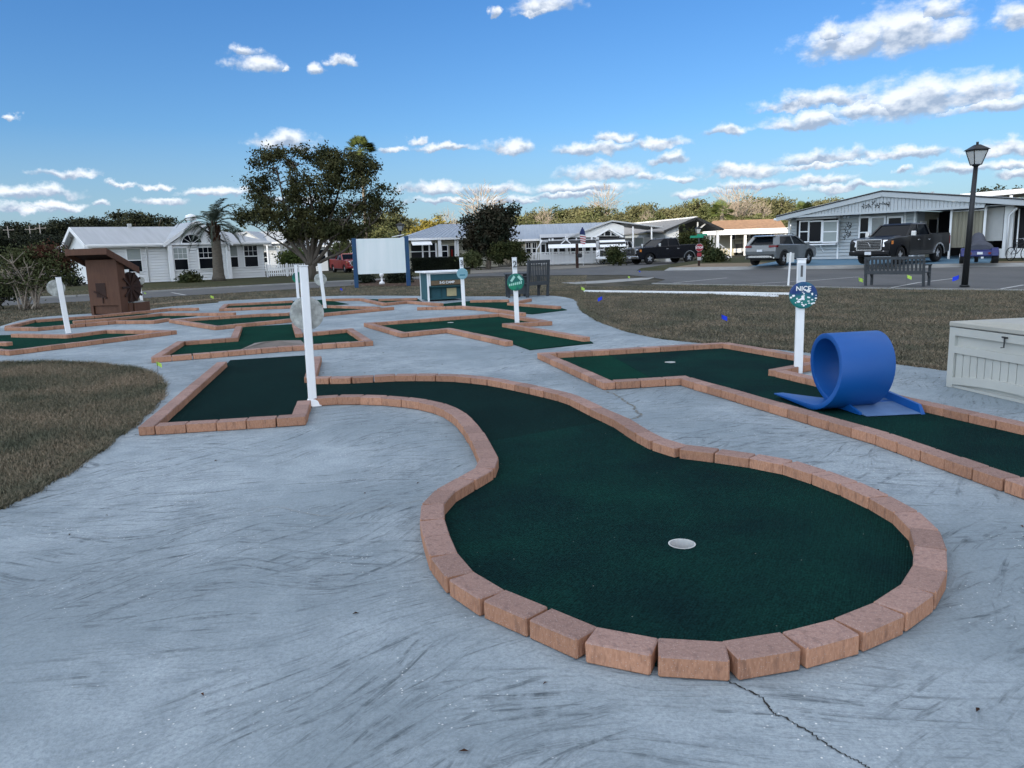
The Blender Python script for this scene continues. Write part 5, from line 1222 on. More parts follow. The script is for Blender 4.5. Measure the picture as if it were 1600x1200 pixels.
# ---- brown roofed house with the long white porch edge
def house_brown():
    f = Facade(AT(1100, 401, 86), AT(1226, 397, 86)); hW = f.uv(1200, 360)[1]; rise = f.uv(1200, 344, 4)[1] - hW
    t_ = root('porch_house', f.A, f.rz, 'low house with a brown shingle roof and a long open white porch, golf cart inside', 'house'); W_ = f.W
    e0, e1 = 0, W_; D = 8
    MB().hexa([(e0, -.4, hW), (e1, -.4, hW), (e1 + .7, D / 2, hW + rise), (e0 + 2, D / 2, hW + rise)], [(e0, -.4, hW + .12), (e1, -.4, hW + .12), (e1 + .7, D / 2, hW + rise + .12), (e0 + 2, D / 2, hW + rise + .12)]).build('roof', M['roof_brown'], t_)
    pbox('fascia', 'white', t_, e0 - .3, e1 + .1, -.8, -.4, hW - .35, hW + .22)
    MB().box(e0, e1, 2.4, 2.5, 0, hW).build('wall', M['cream_wall'], t_)
    MB().box(e0, e1, -.4, 2.4, hW - .02, hW + .0).build('soffit', M['soffit'], t_)
    for px in (1104, 1140, 1162, 1224):
        u = f.uv(px, 380)[0]; w = .14 if px != 1162 else .24; pbox('porch_post', 'white', t_, u - w / 2, u + w / 2, -.6, -.6 + w, 0, hW - .3)
    for (x0, y0, x1, y1) in ((1143, 364, 1148, 374), (1165, 363, 1169, 376), (1172, 362, 1180, 378), (1186, 362, 1204, 378)):
        u0, u1, z0, z1 = f.rect(x0, y0, x1, y1, 2.4); window(t_, u0, u1, z0, z1, 2.4, sash=False)
    g_ = MB(); g_.hexa([(W_ + .0, -.3, 0), (W_ + 3.6, 2, 0), (W_ + 3.6, 2.1, 0), (W_, -.2, 0)], [(W_ + .0, -.3, hW), (W_ + 3.6, 2, hW + 1.2), (W_ + 3.6, 2.1, hW + 1.2), (W_, -.2, hW)]); g_.build('gable_wall', M['cream_wall'], t_)
    MB().hexa([(W_ - .1, -.8, hW), (W_ + .1, -.8, hW), (W_ + 1.9, .8, hW + 1.25), (W_ + 1.7, .8, hW + 1.25)], [(W_ - .1, -.8, hW + .2), (W_ + .1, -.8, hW + .2), (W_ + 1.9, .8, hW + 1.45), (W_ + 1.7, .8, hW + 1.45)]).build('rake_board', M['white'], t_)
    MB().hexa([(W_ + .6, -.4, 1.9), (W_ + 2.6, .6, 1.9), (W_ + 2.6, 1.4, 2.7), (W_ + 1.1, .4, 2.7)], [(W_ + .6, -.4, 1.95), (W_ + 2.6, .6, 1.95), (W_ + 2.6, 1.4, 2.75), (W_ + 1.1, .4, 2.75)]).build('awning', M['white'], t_)
    # golf cart parked under it
    u = f.uv(1155, 390)[0]; p = f.A + f.d * u + f.n * .9
    c = root('golf_cart', p, f.rz + .5, 'pale golf cart parked under the long porch of the brown roofed house', 'golf cart')
    m_ = MB(); m_.prism([(0, .3), (2.3, .3), (2.3, .55), (1.7, .6), (1.55, .45), (1.1, .45), (1.0, .75), (.1, .8), (0, .7)], -.55, .55); m_.build('body', M['whitepaint'], c, bevel=.03)
    pbox('canopy', 'cream_wall', c, .1, 1.9, -.58, .58, 1.75, 1.82); pbox('seat', 'black', c, .3, 1.0, -.5, .5, .78, .88); pbox('seat_back', 'black', c, .25, .35, -.5, .5, .88, 1.3)
    for x in (.15, 1.8):
        for y in (-.53, .53): m_ = MB(); m_.bar((x, y, .6), (x + .05, y, 1.75), .04); m_.build('canopy_post', M['black'], c)
    for x in (.4, 1.9):
        for y in (-.6, .48): m_ = MB(); m_.tube([(x, y, .23), (x, y + .14, .23)], .23, 12); m_.build('wheel', M['tyre'], c)
house_brown()

# ---- pale grey house on the right with the pediment, open carport, curtain
def house_right():
    zb = .30
    A = AT(1234, 400, 50.5); Bp = AT(1545, 400, 42.2); A.z = zb; Bp.z = zb
    f = Facade(A, Bp); t_ = root('grey_house', A, f.rz, 'pale grey sided house with a wide low gable and an open carport at the right', 'house')
    uv = f.uv; W1 = uv(1431, 380)[0]; hW = uv(1300, 337)[1]
    siding('wall', t_, 0, W1, 0, hW, 0, M['grey_wall'], .2)
    D = 12; MB().box(0, .1, .1, D, 0, hW).build('wall', M['grey_wall'], t_)
    MB().box(W1 - .1, W1, .1, 1.2, 0, hW).build('wall', M['grey_wall'], t_)
    # pediment
    e = -1.4; a0, z0 = uv(1213, 339, e); _, za = uv(1240, 339.5, e); p, zp = uv(1378, 299, e); a1, z1 = uv(1600, 312, e)
    a1x = p + (a1 - p) * 1.25; z1x = zp + (z1 - zp) * 1.25
    base = lambda u: uv(1280, 335.5, e)[1]
    zB = base(0)
    m_ = MB(); n = 60; u_a = a0 + 1.2
    def topz(u): return (z0 + (zp - z0) * (u - a0) / (p - a0) if u < p else zp + (z1 - zp) * (u - p) / (a1 - p)) - .30
    ue = uv(1538, 321, e)[0]
    k = u_a + .3
    while k < ue:
        k2 = k + .20; h0, h1 = topz(k), topz(k2)
        if h0 > zB + .02: m_.prism([(k, zB), (k2 - .025, zB), (k2 - .025, max(h1, zB + .01)), (k, h0)], e + .10, e + .14)
        k = k2
    m_.build('pediment_board', M['grey_wall'], t_)
    m_ = MB(); m_.prism([(u_a, zB), (ue, zB), (ue, topz(ue)), (p, zp - .3)], e + .141, e + .2); m_.build('pediment_backing', M['grey_panel'], t_)
    m_ = MB(); m_.box(u_a - .2, ue, e + .02, e + .1, zB - .10, zB + .02); m_.bar((a0, e + .02, z0 - .10), (p, e + .02, zp - .12), .08, .34); m_.bar((p, e + .02, zp - .12), (a1x, e + .02, z1x - .12), .08, .34); m_.build('fascia', M['grey_wall'], t_)
    m_ = MB(); m_.bar((a0, e - .03, z0 + .02), (p, e - .03, zp + .02), .04, .07); m_.bar((p, e - .03, zp + .02), (a1x, e - .03, z1x + .02), .04, .07); m_.build('drip_edge', M['plastic_trim'], t_)
    m_ = MB()
    for (ua_, za_, ub_, zb_) in ((a0, z0, p, zp), (p, zp, a1x, z1x)):
        m_.hexa([(ua_, e, za_ - .04), (ub_, e, zb_ - .04), (ub_, D, zb_ - .04), (ua_, D, za_ - .04)], [(ua_, e, za_ + .08), (ub_, e, zb_ + .08), (ub_, D, zb_ + .08), (ua_, D, za_ + .08)])
    m_.build('roof', M['roof_white'], t_)
    m_ = MB(); m_.box(u_a, a1x, e + .2, 0, zB - .03, zB); m_.build('soffit', M['soffit'], t_)
    m_ = MB(); u, z = uv(1233, 342, 0); m_.tube([(a0 + .8, e + .5, z0 - .1), (u - .1, -.1, hW - .1)], .06, 6); m_.box(u - .9, u + .2, -.3, -.1, hW - .12, hW + .02); m_.build('gutter', M['white'], t_)
    for (x, y, b) in ((uv(1232, 400)[0], 0, .14), (uv(1248.5, 370)[0], 0, .1), (uv(1310, 370)[0], 0, .1), (uv(1342.5, 370)[0], 0, .1), (uv(1414, 350)[0], 0, .1), (uv(1429, 350)[0], 0, .1)): pbox('trim_board', 'white_wall', t_, x - b / 2, x + b / 2, -.045, -.02, 0, hW)
    # bay window
    u0, u1, zz0, zz1 = f.rect(1249, 343, 1309.5, 380); bx = .42
    pbox('bay_head', 'white', t_, u0, u1, -bx, 0, zz1 - .05, zz1 + .06); pbox('bay_sill', 'white', t_, u0 - .05, u1 + .05, -bx - .05, 0, zz0 - .08, zz0)
    for (x0, x1, pn, sash) in ((1251.5, 1262.5, 'glass', True), (1266, 1283, 'glass', False), (1288, 1307.5, 'blind', True)):
        a, b, c, d = f.rect(x0, 347, x1, 377, -bx); window(t_, a, b, c, d, -bx + .03, pane=pn, sash=sash, fr=.08)
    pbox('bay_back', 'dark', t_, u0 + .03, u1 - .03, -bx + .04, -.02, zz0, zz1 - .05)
    for px in (1263, 1285): 
        u = uv(px, 385, 0)[0]; m_ = MB(); m_.bar((u, -bx + .05, zz0 - .08), (u + .1, -.03, zz0 - .5), .05); m_.build('bracket', M['white'], t_)
    for (x0, x1, pn, sash) in ((1346, 1357, 'glass', True), (1364, 1381, 'glass_grey', False), (1390, 1408, 'glass', True)):
        a, b, c, d = f.rect(x0, 341, x1, 372, 0); window(t_, a, b, c - .5, d, -.02, pane=pn, sash=sash, fr=.10)
    # wall leaf ornaments
    def orn(u, z, n, w, h, y):
        m_ = MB(); r_ = random.Random(int(u * 10))
        for k in range(n):
            x = u + w * (k / (n - 1) - .5) + r_.uniform(-.03, .03) if n > 1 else u; zz = z + h * r_.uniform(-.5, .5); an = r_.uniform(0, 3.1)
            for j in range(3):
                aa = an + j * 1.2; m_.face([(x, y, zz), (x + .10 * math.cos(aa - .3), y - .01, zz + .10 * math.sin(aa - .3)), (x + .19 * math.cos(aa), y - .015, zz + .19 * math.sin(aa)), (x + .10 * math.cos(aa + .3), y - .01, zz + .10 * math.sin(aa + .3))])
        return m_
    u, z = uv(1369, 319, e); orn(u, z, 9, 1.4, .22, e + .07).build('leaf_ornament', M['plastic_trim'], t_)
    u, z = uv(1327, 358, 0); orn(u, z + .15, 4, .35, .35, -.04).build('leaf_ornament', M['plastic_trim'], t_); u, z = uv(1326, 367, 0); orn(u, z, 4, .35, .35, -.04).build('leaf_ornament', M['plastic_trim'], t_)
    u, z = uv(1324, 339.5, 0); m_ = MB(); m_.tube([(u - .12, -.16, z), (u - .12, -.02, z + .05)], .07, 8); m_.tube([(u + .12, -.16, z), (u + .12, -.02, z + .05)], .07, 8); m_.build('floodlight', M['white'], t_)
    # carport: recess shade put into near-black back wall and panel; door, posts, curtain
    cx1 = uv(1600, 380)[0] * 1.08
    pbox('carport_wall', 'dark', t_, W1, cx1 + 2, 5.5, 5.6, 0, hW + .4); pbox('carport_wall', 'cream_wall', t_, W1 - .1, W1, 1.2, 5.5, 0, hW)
    MB().box(W1, cx1 + 2, -1.2, 5.5, hW + .02, hW + .06).build('soffit', M['soffit'], t_)
    dr_ = pbox('side_door', 'white', t_, W1, W1 + .04, .5, 1.45, 0, 2.1); pbox('pane', 'glass', dr_, W1 + .041, W1 + .05, .68, 1.27, .9, 1.95)
    pbox('window', 'dark', t_, W1, W1 + .03, 1.9, 3.2, .5, 2.2); pbox('trim_board', 'white', t_, W1 + .0, W1 + .05, 3.25, 3.4, 0, 2.3)
    pbox('recess_shade_panel', 'dark', t_, uv(1468, 360, 4)[0], uv(1556, 360, 4)[0], 3.6, 3.7, 0, hW)
    for px, w, y in ((1484, .10, -.9), (1537, .12, -.9), (1574, .42, -.5)):
        u = uv(px, 370, y)[0]; pbox('carport_post', 'white_wall', t_, u - w / 2, u + w / 2, y, y + w * .6, -.05, zB)
    m_ = MB(); c0, c1, q0, q1 = f.rect(1485.5, 331.5, 1539, 386, -.85)
    n = 40; pts = [(c0 + (c1 - c0) * k / n, -.85 + .035 * math.sin(k * .9) + .02 * math.sin(k * 2.3)) for k in range(n + 1)]
    zl = lambda k: q0 + .12 + (.0) ; 
    for (x0, y0), (x1, y1) in zip(pts, pts[1:]): m_.hexa([(x0, y0, q0), (x1, y1, q0), (x1, y1 + .01, q0), (x0, y0 + .01, q0)], [(x0, y0, q1), (x1, y1, q1), (x1, y1 + .01, q1), (x0, y0 + .01, q1)])
    m_.build('curtain', M['curtain'], t_)
    m_ = MB(); m_.tube([(c0, -.85, q1 + .03), (c1, -.85, q1 + .03)], .03, 6); m_.build('curtain_rod', M['white'], t_)
    a, b, c, d = f.rect(1541, 325, 1566, 370, -.4); pbox('roller_shade', 'grey_panel', t_, a, b, -.4, -.36, c - .2, d)
    m_ = MB(); u, z = uv(1584, 325, -.7); u2 = uv(1577, 340, -.7)[0]; m_.tube([(u + .2, -.9, z), (u2, -.7, z - .35), (u2, -.7, .1)], .07, 6); m_.build('downspout', M['white'], t_)
    a, b, c, d = f.rect(1579, 327, 1640, 387, -.2); pbox('screen_panel', 'dark', t_, a, b, -.2, -.15, c, d)
    for px in (1591, 1612): u = uv(px, 350, -.25)[0]; pbox('screen_mullion', 'white', t_, u - .03, u + .03, -.24, -.2, c, d)
    pbox('low_wall', 'white_wall', t_, uv(1560, 390, -.2)[0], b, -.22, -.1, -.05, c)
    for px, py in ((1457, 299.5), (1437, 299)): u, z = uv(px, py, 3); m_ = MB(); m_.tube([(u, 3, z - .6), (u, 3, z)], .10 if px > 1440 else .08, 8); m_.build('roof_vent', M['grey_panel'], t_)
    u, z = uv(1320, 400, 0)
    return f
fr = house_right()
# neighbour's roof behind it
f = Facade((27.5, 63, .3), (46, 52, .3)); u0, z0 = f.uv(1500, 303); u1, z1 = f.uv(1600, 294); t_ = root('neighbour_carport', f.A, f.rz, 'white flat carport roof rising behind the grey house at the right', 'carport')
MB().hexa([(u0, 0, z0 - .35), (u1 * 1.25, 0, z1 - .25), (u1 * 1.25, 7, z1 - .25), (u0, 7, z0 - .35)], [(u0, 0, z0), (u1 * 1.25, 0, z1 + .1), (u1 * 1.25, 7, z1 + .1), (u0, 7, z0)]).build('roof', M['white'], t_)
for px in (1489, 1579): u = f.uv(px, 320)[0]; pbox('carport_post', 'white', t_, u - .1, u + .1, 0, .2, 0, z0 - .3)
MB().box(u0, u1 * 1.25, 6.8, 6.9, 0, z0 - .4).build('wall', M['dark'], t_)

# ---- picket fence by the left house
p0, p1 = G(417, 433), G(479, 430.5); f = Facade(p0, p1); t_ = root('picket_fence', p0, f.rz, 'white picket fence between the left white house and the spreading tree', 'fence')
hF = f.uv(440, 412.5)[1]; n = int(f.W / .15)
for k in range(n):
    x = k * f.W / n; m_ = MB(); m_.prism([(x, .05), (x + .085, .05), (x + .085, hF - .05), (x + .0425, hF), (x, hF - .05)], 0, .02); m_.build('picket', M['white'], t_)
m_ = MB(); m_.box(0, f.W, .021, .06, .2, .28); m_.box(0, f.W, .021, .06, hF - .35, hF - .27); m_.build('rail', M['white'], t_)
for x in (0, f.W / 2, f.W - .1): pbox('post', 'white', t_, x, x + .12, .0, .1, 0, hF + .06)

# ---- billboard
p0, p1 = G(552, 450), G(639, 446.5); f = Facade(p0, p1); t_ = root('billboard', p0, f.rz, 'blank white billboard on two blue posts in the red mulch bed', 'sign board')
x0, x1, z0, z1 = f.rect(550, 373.5, 634.5, 426)
pbox('panel', 'board_white', t_, x0 + .06, x1, -.02, .05, z0, z1)
for x, top in ((x0, z1 + .03), (x1 + .02, f.uv(638, 368.5)[1])): pbox('post', 'blue_post', t_, x - .02, x + .16, -.05, .12, 0, top, bevel=.01)
m_ = MB(); m_.box(x0 + .1, x1, .05, .09, z0 + .1, z0 + .2); m_.box(x0 + .1, x1, .05, .09, z1 - .2, z1 - .1); m_.build('back_rail', M['blue_post'], t_)
m_ = MB(); m_.bar((x1 - .55, .0, z1 + .05), (x1, .0, z1 + .14), .03); m_.build('bracket', M['white'], t_)
p = G(597, 444); t_ = root('garden_light', p, 0, 'small white pedestal light under the billboard', 'garden light'); m_ = MB(); m_.lathe([(.14, 0), (.12, .1), (.05, .14), (.05, .35), (.10, .4), (.10, .5), (.02, .52)], 12); m_.build('pedestal', M['white'], t_); pbox('spike', 'black', t_, -.02, .02, -.02, .02, -.1, .0)

# ---- stop sign with street name, sign on the white stake, mailbox post, flag
p = G(1092, 419.8); t_ = root('stop_sign', p, 0, 'red stop sign with green street name blades on a dark post', 'road sign')
P_ = lambda py: AT(1092, py, p.y).z
m_ = MB(); m_.box(-.06, .06, -.04, .04, 0, P_(385)); m_.build('post', M['brown_dark'], t_)
zc = P_(387); r_ = .235; oc = [(r_ * math.cos(math.pi / 8 + k * math.pi / 4), zc + r_ * math.sin(math.pi / 8 + k * math.pi / 4)) for k in range(8)]
m_ = MB(); m_.prism([(x * 1.04, zc + (z - zc) * 1.04) for x, z in oc], -.058, -.050); m_.build('sign_border', M['letter'], t_)
m_ = MB(); m_.prism(oc, -.066, -.060); m_.build('sign_face', M['red_sign'], t_); text('STOP', .18, t_, (0, -.070, zc), (R(90), 0, 0), M['letter'])
pbox('plate', 'red_sign', t_, -.13, .13, -.06, -.05, zc - .52, zc - .30); pbox('plate', 'grey_panel', t_, -.11, .11, -.06, -.05, zc - .75, zc - .56)
pbox('street_name_blade', 'green_sign', t_, -.55, .25, -.01, .01, P_(371.5), P_(368)); pbox('street_name_blade', 'green_sign', t_, -.10, .5, .10, .12, P_(368), P_(365.5))
p = G(1231.5, 446.5, 0); q_ = AT(1235.5, 394, p.y); t_ = root('parking_sign', p, 0, 'small white sign turned away on a thin leaning white stake', 'sign')
m_ = MB(); lx = q_.x - p.x; m_.bar((0, 0, 0), (lx, 0, q_.z), .055, .03); m_.build('stake', M['white'], t_); pbox('sign_plate', 'frosted', t_, lx - .12, lx + .13, .02, .03, q_.z - .33, q_.z - .03)
p = G(902, 418.6); t_ = root('mailbox_post', p, 0, 'dark wooden post with a small mailbox at the road edge', 'mailbox'); pbox('post', 'brown_dark', t_, -.1, .1, -.1, .1, 0, 1.75); pbox('mailbox', 'plastic_trim', t_, .0, .36, -.2, .2, .75, 1.05, bevel=.05)
p = G(911.5, 415); t_ = root('flag_pole', p, 0, 'striped flag hanging from a thin white pole in front of the long porch', 'flag'); zt = AT(910, 354, p.y).z
m_ = MB(); m_.tube([(0, 0, 0), (-.05, 0, zt)], .035, 6); m_.build('pole', M['white'], t_)
f_h = AT(910, 374, p.y).z; m_ = MB(); m_.prism([(-.05, zt), (-.26, zt - .45), (-.28, zt - .62), (.20, zt - .70), (.16, zt - .4)], -.06, -.04); m_.build('flag_canton', M['flag_navy'], t_)
for k in range(8):
    z = zt - .63 - k * .09; m_ = MB(); x_ = -.28 + .012 * k; m_.hexa([(x_, -.05, z - .09), (.24 - .01 * k, -.09, z - .18), (.24 - .01 * k, -.08, z - .18), (x_, -.04, z - .09)], [(x_, -.05, z), (.24 - .01 * k, -.09, z - .09), (.24 - .01 * k, -.08, z - .09), (x_, -.04, z)]); m_.build('flag_stripe', M['flag_red'] if k % 2 else M['flag_white'], t_)
m_ = MB(); p = AT(884, 376, 64); t_ = root('roof_ornament', p, 0, 'white bird-shaped ornament under the porch roof of the long house', 'ornament'); m_.bar((-.4, 0, -.25), (0, 0, .1), .07); m_.bar((0, 0, .1), (.4, 0, -.25), .07); m_.bar((0, 0, .1), (-.02, 0, .35), .06); m_.build('wing', M['white'], t_)

# utility poles far left
for (x, yb, yt, Y, lab) in ((18, 400, 353, 100, 'leftmost thin utility pole before the dark trees'), (52, 400, 352, 98, 'middle utility pole with a cross arm before the dark trees'), (68, 400, 350, 98, 'right-hand utility pole of the pair sharing a cross arm')):
    b = AT(x, yb, Y); tp = AT(x - 2, yt, Y); t_ = root('utility_pole', (b.x, b.y, GZ), 0, lab, 'utility pole', 'utility poles'); m_ = MB(); m_.tube([(0, 0, 0), (0, 0, tp.z)], [.09, .06], 6); m_.build('pole', M['pole_grey'], t_)
    m_ = MB(); m_.box(-.6, .8, -.04, .04, tp.z - .5, tp.z - .43); m_.build('cross_arm', M['pole_grey'], t_)
    for x_ in (-.5, .7): m_ = MB(); m_.tube([(x_, 0, tp.z - .43), (x_, 0, tp.z - .33)], .03, 6); m_.build('insulator', M['kerb'], t_)

# ================================================================ vehicles  (x forward, y left, z up; origin on the ground under the middle)
def arc(cx, r, n=10): return [(cx + r * math.cos(math.pi * k / n), .0 + r * math.sin(math.pi * k / n)) for k in range(n + 1)]
def loft(sections, name, mt, parent, bevel=0):
    """sections: list of (x, [(y,z)...]) closed rings with equal counts"""
    n = len(sections[0][1]); vs = []; fs = []
    for x, ring in sections: vs += [(x, y, z) for y, z in ring]
    for i in range(len(sections) - 1):
        for k in range(n): fs.append((i * n + k, i * n + (k + 1) % n, (i + 1) * n + (k + 1) % n, (i + 1) * n + k))
    fs.append(tuple(range(n))); fs.append(tuple(range((len(sections) - 1) * n, len(sections) * n)))
    m_ = MB(); m_.smooth = True; m_.add(vs, fs); o = m_.build(name, mt, parent)
    md = o.modifiers.new('s', 'EDGE_SPLIT'); md.split_angle = R(32); return o
def wheels(t_, xs, hw, r, w, rim='alloy', spokes=5):
    for x in xs:
        for s in (-1, 1):
            y = s * (hw - w / 2); m_ = MB(); pr = [(r * .55, -w / 2), (r * .93, -w / 2), (r, -w * .32), (r, w * .32), (r * .93, w / 2), (r * .55, w / 2)]
            n = 24; vs = []; fs = []
            for k in range(n):
                a = 2 * math.pi * k / n
                for rr_, yy in pr: vs.append((x + rr_ * math.cos(a), y + yy, r + rr_ * math.sin(a)))
            for k in range(n):
                for j in range(6): fs.append((k * 6 + j, k * 6 + (j + 1) % 6, ((k + 1) % n) * 6 + (j + 1) % 6, ((k + 1) % n) * 6 + j))
            m_.smooth = True; m_.add(vs, fs); wh = m_.build('wheel', M['tyre'], t_)
            m_ = MB(); yo = y + s * w * .30
            m_.tube([(x, yo - s * .05, r), (x, yo - s * .04, r)], r * .64, 20); m_.c = 1
            for k in range(spokes):
                a = 2 * math.pi * k / spokes + .3; ca, sa = math.cos(a), math.sin(a); wv = r * .10
                q = [(x - sa * wv * 1.2, yo, r + ca * wv * 1.2), (x + sa * wv * 1.2, yo, r - ca * wv * 1.2), (x + ca * r * .6 + sa * wv, yo - s * .015, r + sa * r * .6 - ca * wv), (x + ca * r * .6 - sa * wv, yo - s * .015, r + sa * r * .6 + ca * wv)]
                m_.hexa(q, [(a_, b_ + s * .03, c_) for a_, b_, c_ in q])
            for k in range(24):
                a, b = 2 * math.pi * k / 24, 2 * math.pi * (k + 1) / 24; r1, r2 = r * .57, r * .66
                q = [(x + r1 * math.cos(a), yo, r + r1 * math.sin(a)), (x + r2 * math.cos(a), yo, r + r2 * math.sin(a)), (x + r2 * math.cos(b), yo, r + r2 * math.sin(b)), (x + r1 * math.cos(b), yo, r + r1 * math.sin(b))]
                m_.hexa(q, [(a_, b_ + s * .025, c_) for a_, b_, c_ in q])
            m_.build('rim', [M['black'], M[rim]], wh)
def pickup(loc, rz, paint, label, sc=1.0, detail=True, chromey=True, name='pickup_truck'):
    t_ = root(name, loc, rz, label, 'pickup truck'); t_.scale = (sc, sc, sc)
    L2, hw, wr = 2.95, 1.0, .42; xf, xr = 1.85, -1.85
    # body sides with wheel arches, as lofted rings of a profile: hood, cab base, bed
    lo = .42
    prof = [(-L2, .62), (-L2, lo + .1)] + [(x, z + .40) for x, z in reversed(arc(xr, .52, 10))] + [(x, z + .40) for x, z in reversed(arc(xf, .52, 10))] + [(L2 - .10, lo), (L2, lo + .2), (L2, 1.05), (L2 - .10, 1.20), (L2 - .6, 1.27), (1.25, 1.32), (1.05, 1.34), (-.95, 1.36), (-1.0, 1.40), (-L2, 1.42)]
    m_ = MB(); m_.prism(prof, -hw, hw); m_.build('body', M[paint], t_, bevel=.055, seg=3)
    inb = MB(); inb.box(-L2 + .12, -1.05, -hw + .10, hw - .10, 1.38, 1.435); inb.build('bed_liner', M['black'], t_)
    # cab
    def ring(x, zt, hb, ht, zb=1.30): return (x, [(-hb, zb), (hb, zb), (ht, zt), (-ht, zt)])
    cab = MB(); top = 1.93
    # greenhouse: dark glass block with painted roof and pillars
    gb = [(1.30, 1.31), (.55, 1.86), (-.70, 1.88), (-1.00, 1.36)]
    m_ = MB(); hb, ht = .93, .76
    m_.add([(1.26, -hb, 1.30), (1.26, hb, 1.30), (.52, ht, 1.86), (.52, -ht, 1.86), (-.98, -hb, 1.30), (-.98, hb, 1.30), (-.80, ht, 1.88), (-.80, -ht, 1.88)], [(0, 1, 2, 3), (4, 7, 6, 5), (0, 3, 7, 4), (1, 5, 6, 2), (3, 2, 6, 7), (0, 4, 5, 1)])
    m_.build('cab_glass', M['glass'], t_, bevel=.02)
    m_ = MB(); m_.hexa([(.58, -ht - .02, 1.855), (.58, ht + .02, 1.855), (-.84, ht + .02, 1.87), (-.84, -ht - .02, 1.87)], [(.40, -ht + .08, 1.935), (.40, ht - .08, 1.935), (-.75, ht - .08, 1.945), (-.75, -ht + .08, 1.945)]); m_.build('cab_roof', M[paint], t_, bevel=.03, seg=2)
    m_ = MB()
    for s in (-1, 1):
        m_.bar((1.28, s * (hb + .0), 1.30), (.53, s * (ht + .01), 1.87), .09, .05); m_.bar((-.98, s * hb, 1.30), (-.81, s * ht, 1.88), .20, .05); m_.bar((.12, s * hb, 1.30), (.08, s * (ht + .01), 1.87), .09, .03)
    m_.bar((-.99, -.8, 1.36), (-.99, .8, 1.36), .06, .10); m_.build('pillar', M[paint], t_)
    # doors outlines, handles, mirrors
    for s in (-1, 1):
        for x0, x1 in ((.12, 1.12), (-.90, .08)):
            m_ = MB(); y = s * (hw + .002)
            m_.box(x0, x1, min(y, y + s * .012), max(y, y + s * .012), .62, 1.28); d_ = m_.build('door', M[paint], t_, bevel=.006)
            hnd = MB(); hnd.box(x0 + .06, x0 + .26, min(y + s * .014, y + s * .045), max(y + s * .014, y + s * .045), 1.10, 1.15); hnd.build('handle', M['chrome' if chromey else paint], d_, bevel=.01)
        m_ = MB(); m_.box(1.02, 1.16, min(s * (hw + .04), s * (hw + .26)), max(s * (hw + .04), s * (hw + .26)), 1.30, 1.55); m_.build('mirror', M['chrome' if chromey else 'black'] if detail else M[paint], t_, bevel=.03)
        m_ = MB(); m_.box(-1.25, 1.30, min(s * (hw - .05), s * (hw + .09)), max(s * (hw - .05), s * (hw + .09)), .40, .45); m_.build('running_board', M['plastic_trim'], t_, bevel=.01)
        for cx in (xf, xr):
            m_ = MB(); A_ = arc(cx, .56, 12); B_ = arc(cx, .49, 12)
            for k in range(12): m_.hexa([(A_[k][0], s * hw, A_[k][1] + .40), (B_[k][0], s * hw, B_[k][1] + .40), (B_[k + 1][0], s * hw, B_[k + 1][1] + .40), (A_[k + 1][0], s * hw, A_[k + 1][1] + .40)], [(A_[k][0], s * (hw + .03), A_[k][1] + .40), (B_[k][0], s * (hw + .03), B_[k][1] + .40), (B_[k + 1][0], s * (hw + .03), B_[k + 1][1] + .40), (A_[k + 1][0], s * (hw + .03), A_[k + 1][1] + .40)])
            m_.build('wheel_arch', M['chrome'] if (chromey and cx == xr) else M[paint], t_)
    m_ = MB(); m_.box(-2.6, 2.5, -.75, .75, .38, .62); m_.build('underbody', M['black'], t_)
    # hood bulge, grille, lamps, bumper
    m_ = MB(); m_.hexa([(L2 - .22, -.62, 1.20), (L2 - .22, .62, 1.20), (1.28, .70, 1.31), (1.28, -.70, 1.31)], [(L2 - .35, -.55, 1.25), (L2 - .35, .55, 1.25), (1.35, .62, 1.36), (1.35, -.62, 1.36)]); m_.build('hood', M[paint], t_, bevel=.02, seg=2)
    m_ = MB(); m_.box(L2 - .02, L2 + .035, -.60, .60, .70, 1.18); g_ = m_.build('grille', M['plastic_trim'], t_, bevel=.02)
    m_ = MB()
    for k in range(6): m_.box(L2 + .03, L2 + .05, -.58, .58, .74 + k * .075, .748 + k * .075)
    m_.box(L2 + .02, L2 + .055, -.62, .62, 1.165, 1.20); m_.box(L2 + .02, L2 + .055, -.62, .62, .68, .71)
    for s in (-1, 1): m_.box(L2 + .02, L2 + .055, min(s * .59, s * .63), max(s * .59, s * .63), .70, 1.19)
    m_.build('grille_bar', M['chrome'], t_)
    for s in (-1, 1):
        m_ = MB(); a_, b_ = sorted((s * .66, s * (hw - .02))); m_.hexa([(L2 - .18, a_, .84), (L2 + .03, a_, .84), (L2 + .03 - (.10 if s > 0 else 0), b_, .84), (L2 - .18, b_, .84)] if s > 0 else [(L2 - .18, a_, .84), (L2 + .03 - .10, a_, .84), (L2 + .03, b_, .84), (L2 - .18, b_, .84)],
                         [(L2 - .25, a_, 1.16), (L2 + .0, a_, 1.16), (L2 + .0 - (.10 if s > 0 else 0), b_, 1.16), (L2 - .25, b_, 1.16)] if s > 0 else [(L2 - .25, a_, 1.16), (L2 + .0 - .10, a_, 1.16), (L2 + .0, b_, 1.16), (L2 - .25, b_, 1.16)]); hl_ = m_.build('headlight', M['lampglass'], t_, bevel=.015)
        m_ = MB(); yy = sorted((s * (hw - .10), s * (hw + .012))); m_.box(L2 - .30, L2 - .13, yy[0], yy[1], .95, 1.12); m_.build('indicator', M['amber'], t_)
        m_ = MB(); m_.tube([(L2 - .02, s * .74, .58), (L2 + .09, s * .74, .58)], .075, 12); m_.build('fog_light', M['lampglass'], t_)
        m_ = MB(); yy = sorted((s * (hw - .14), s * (hw + .012))); m_.box(-L2 - .015, -L2 + .06, yy[0], yy[1], .88, 1.30); m_.build('tail_light', M['redlens'], t_)
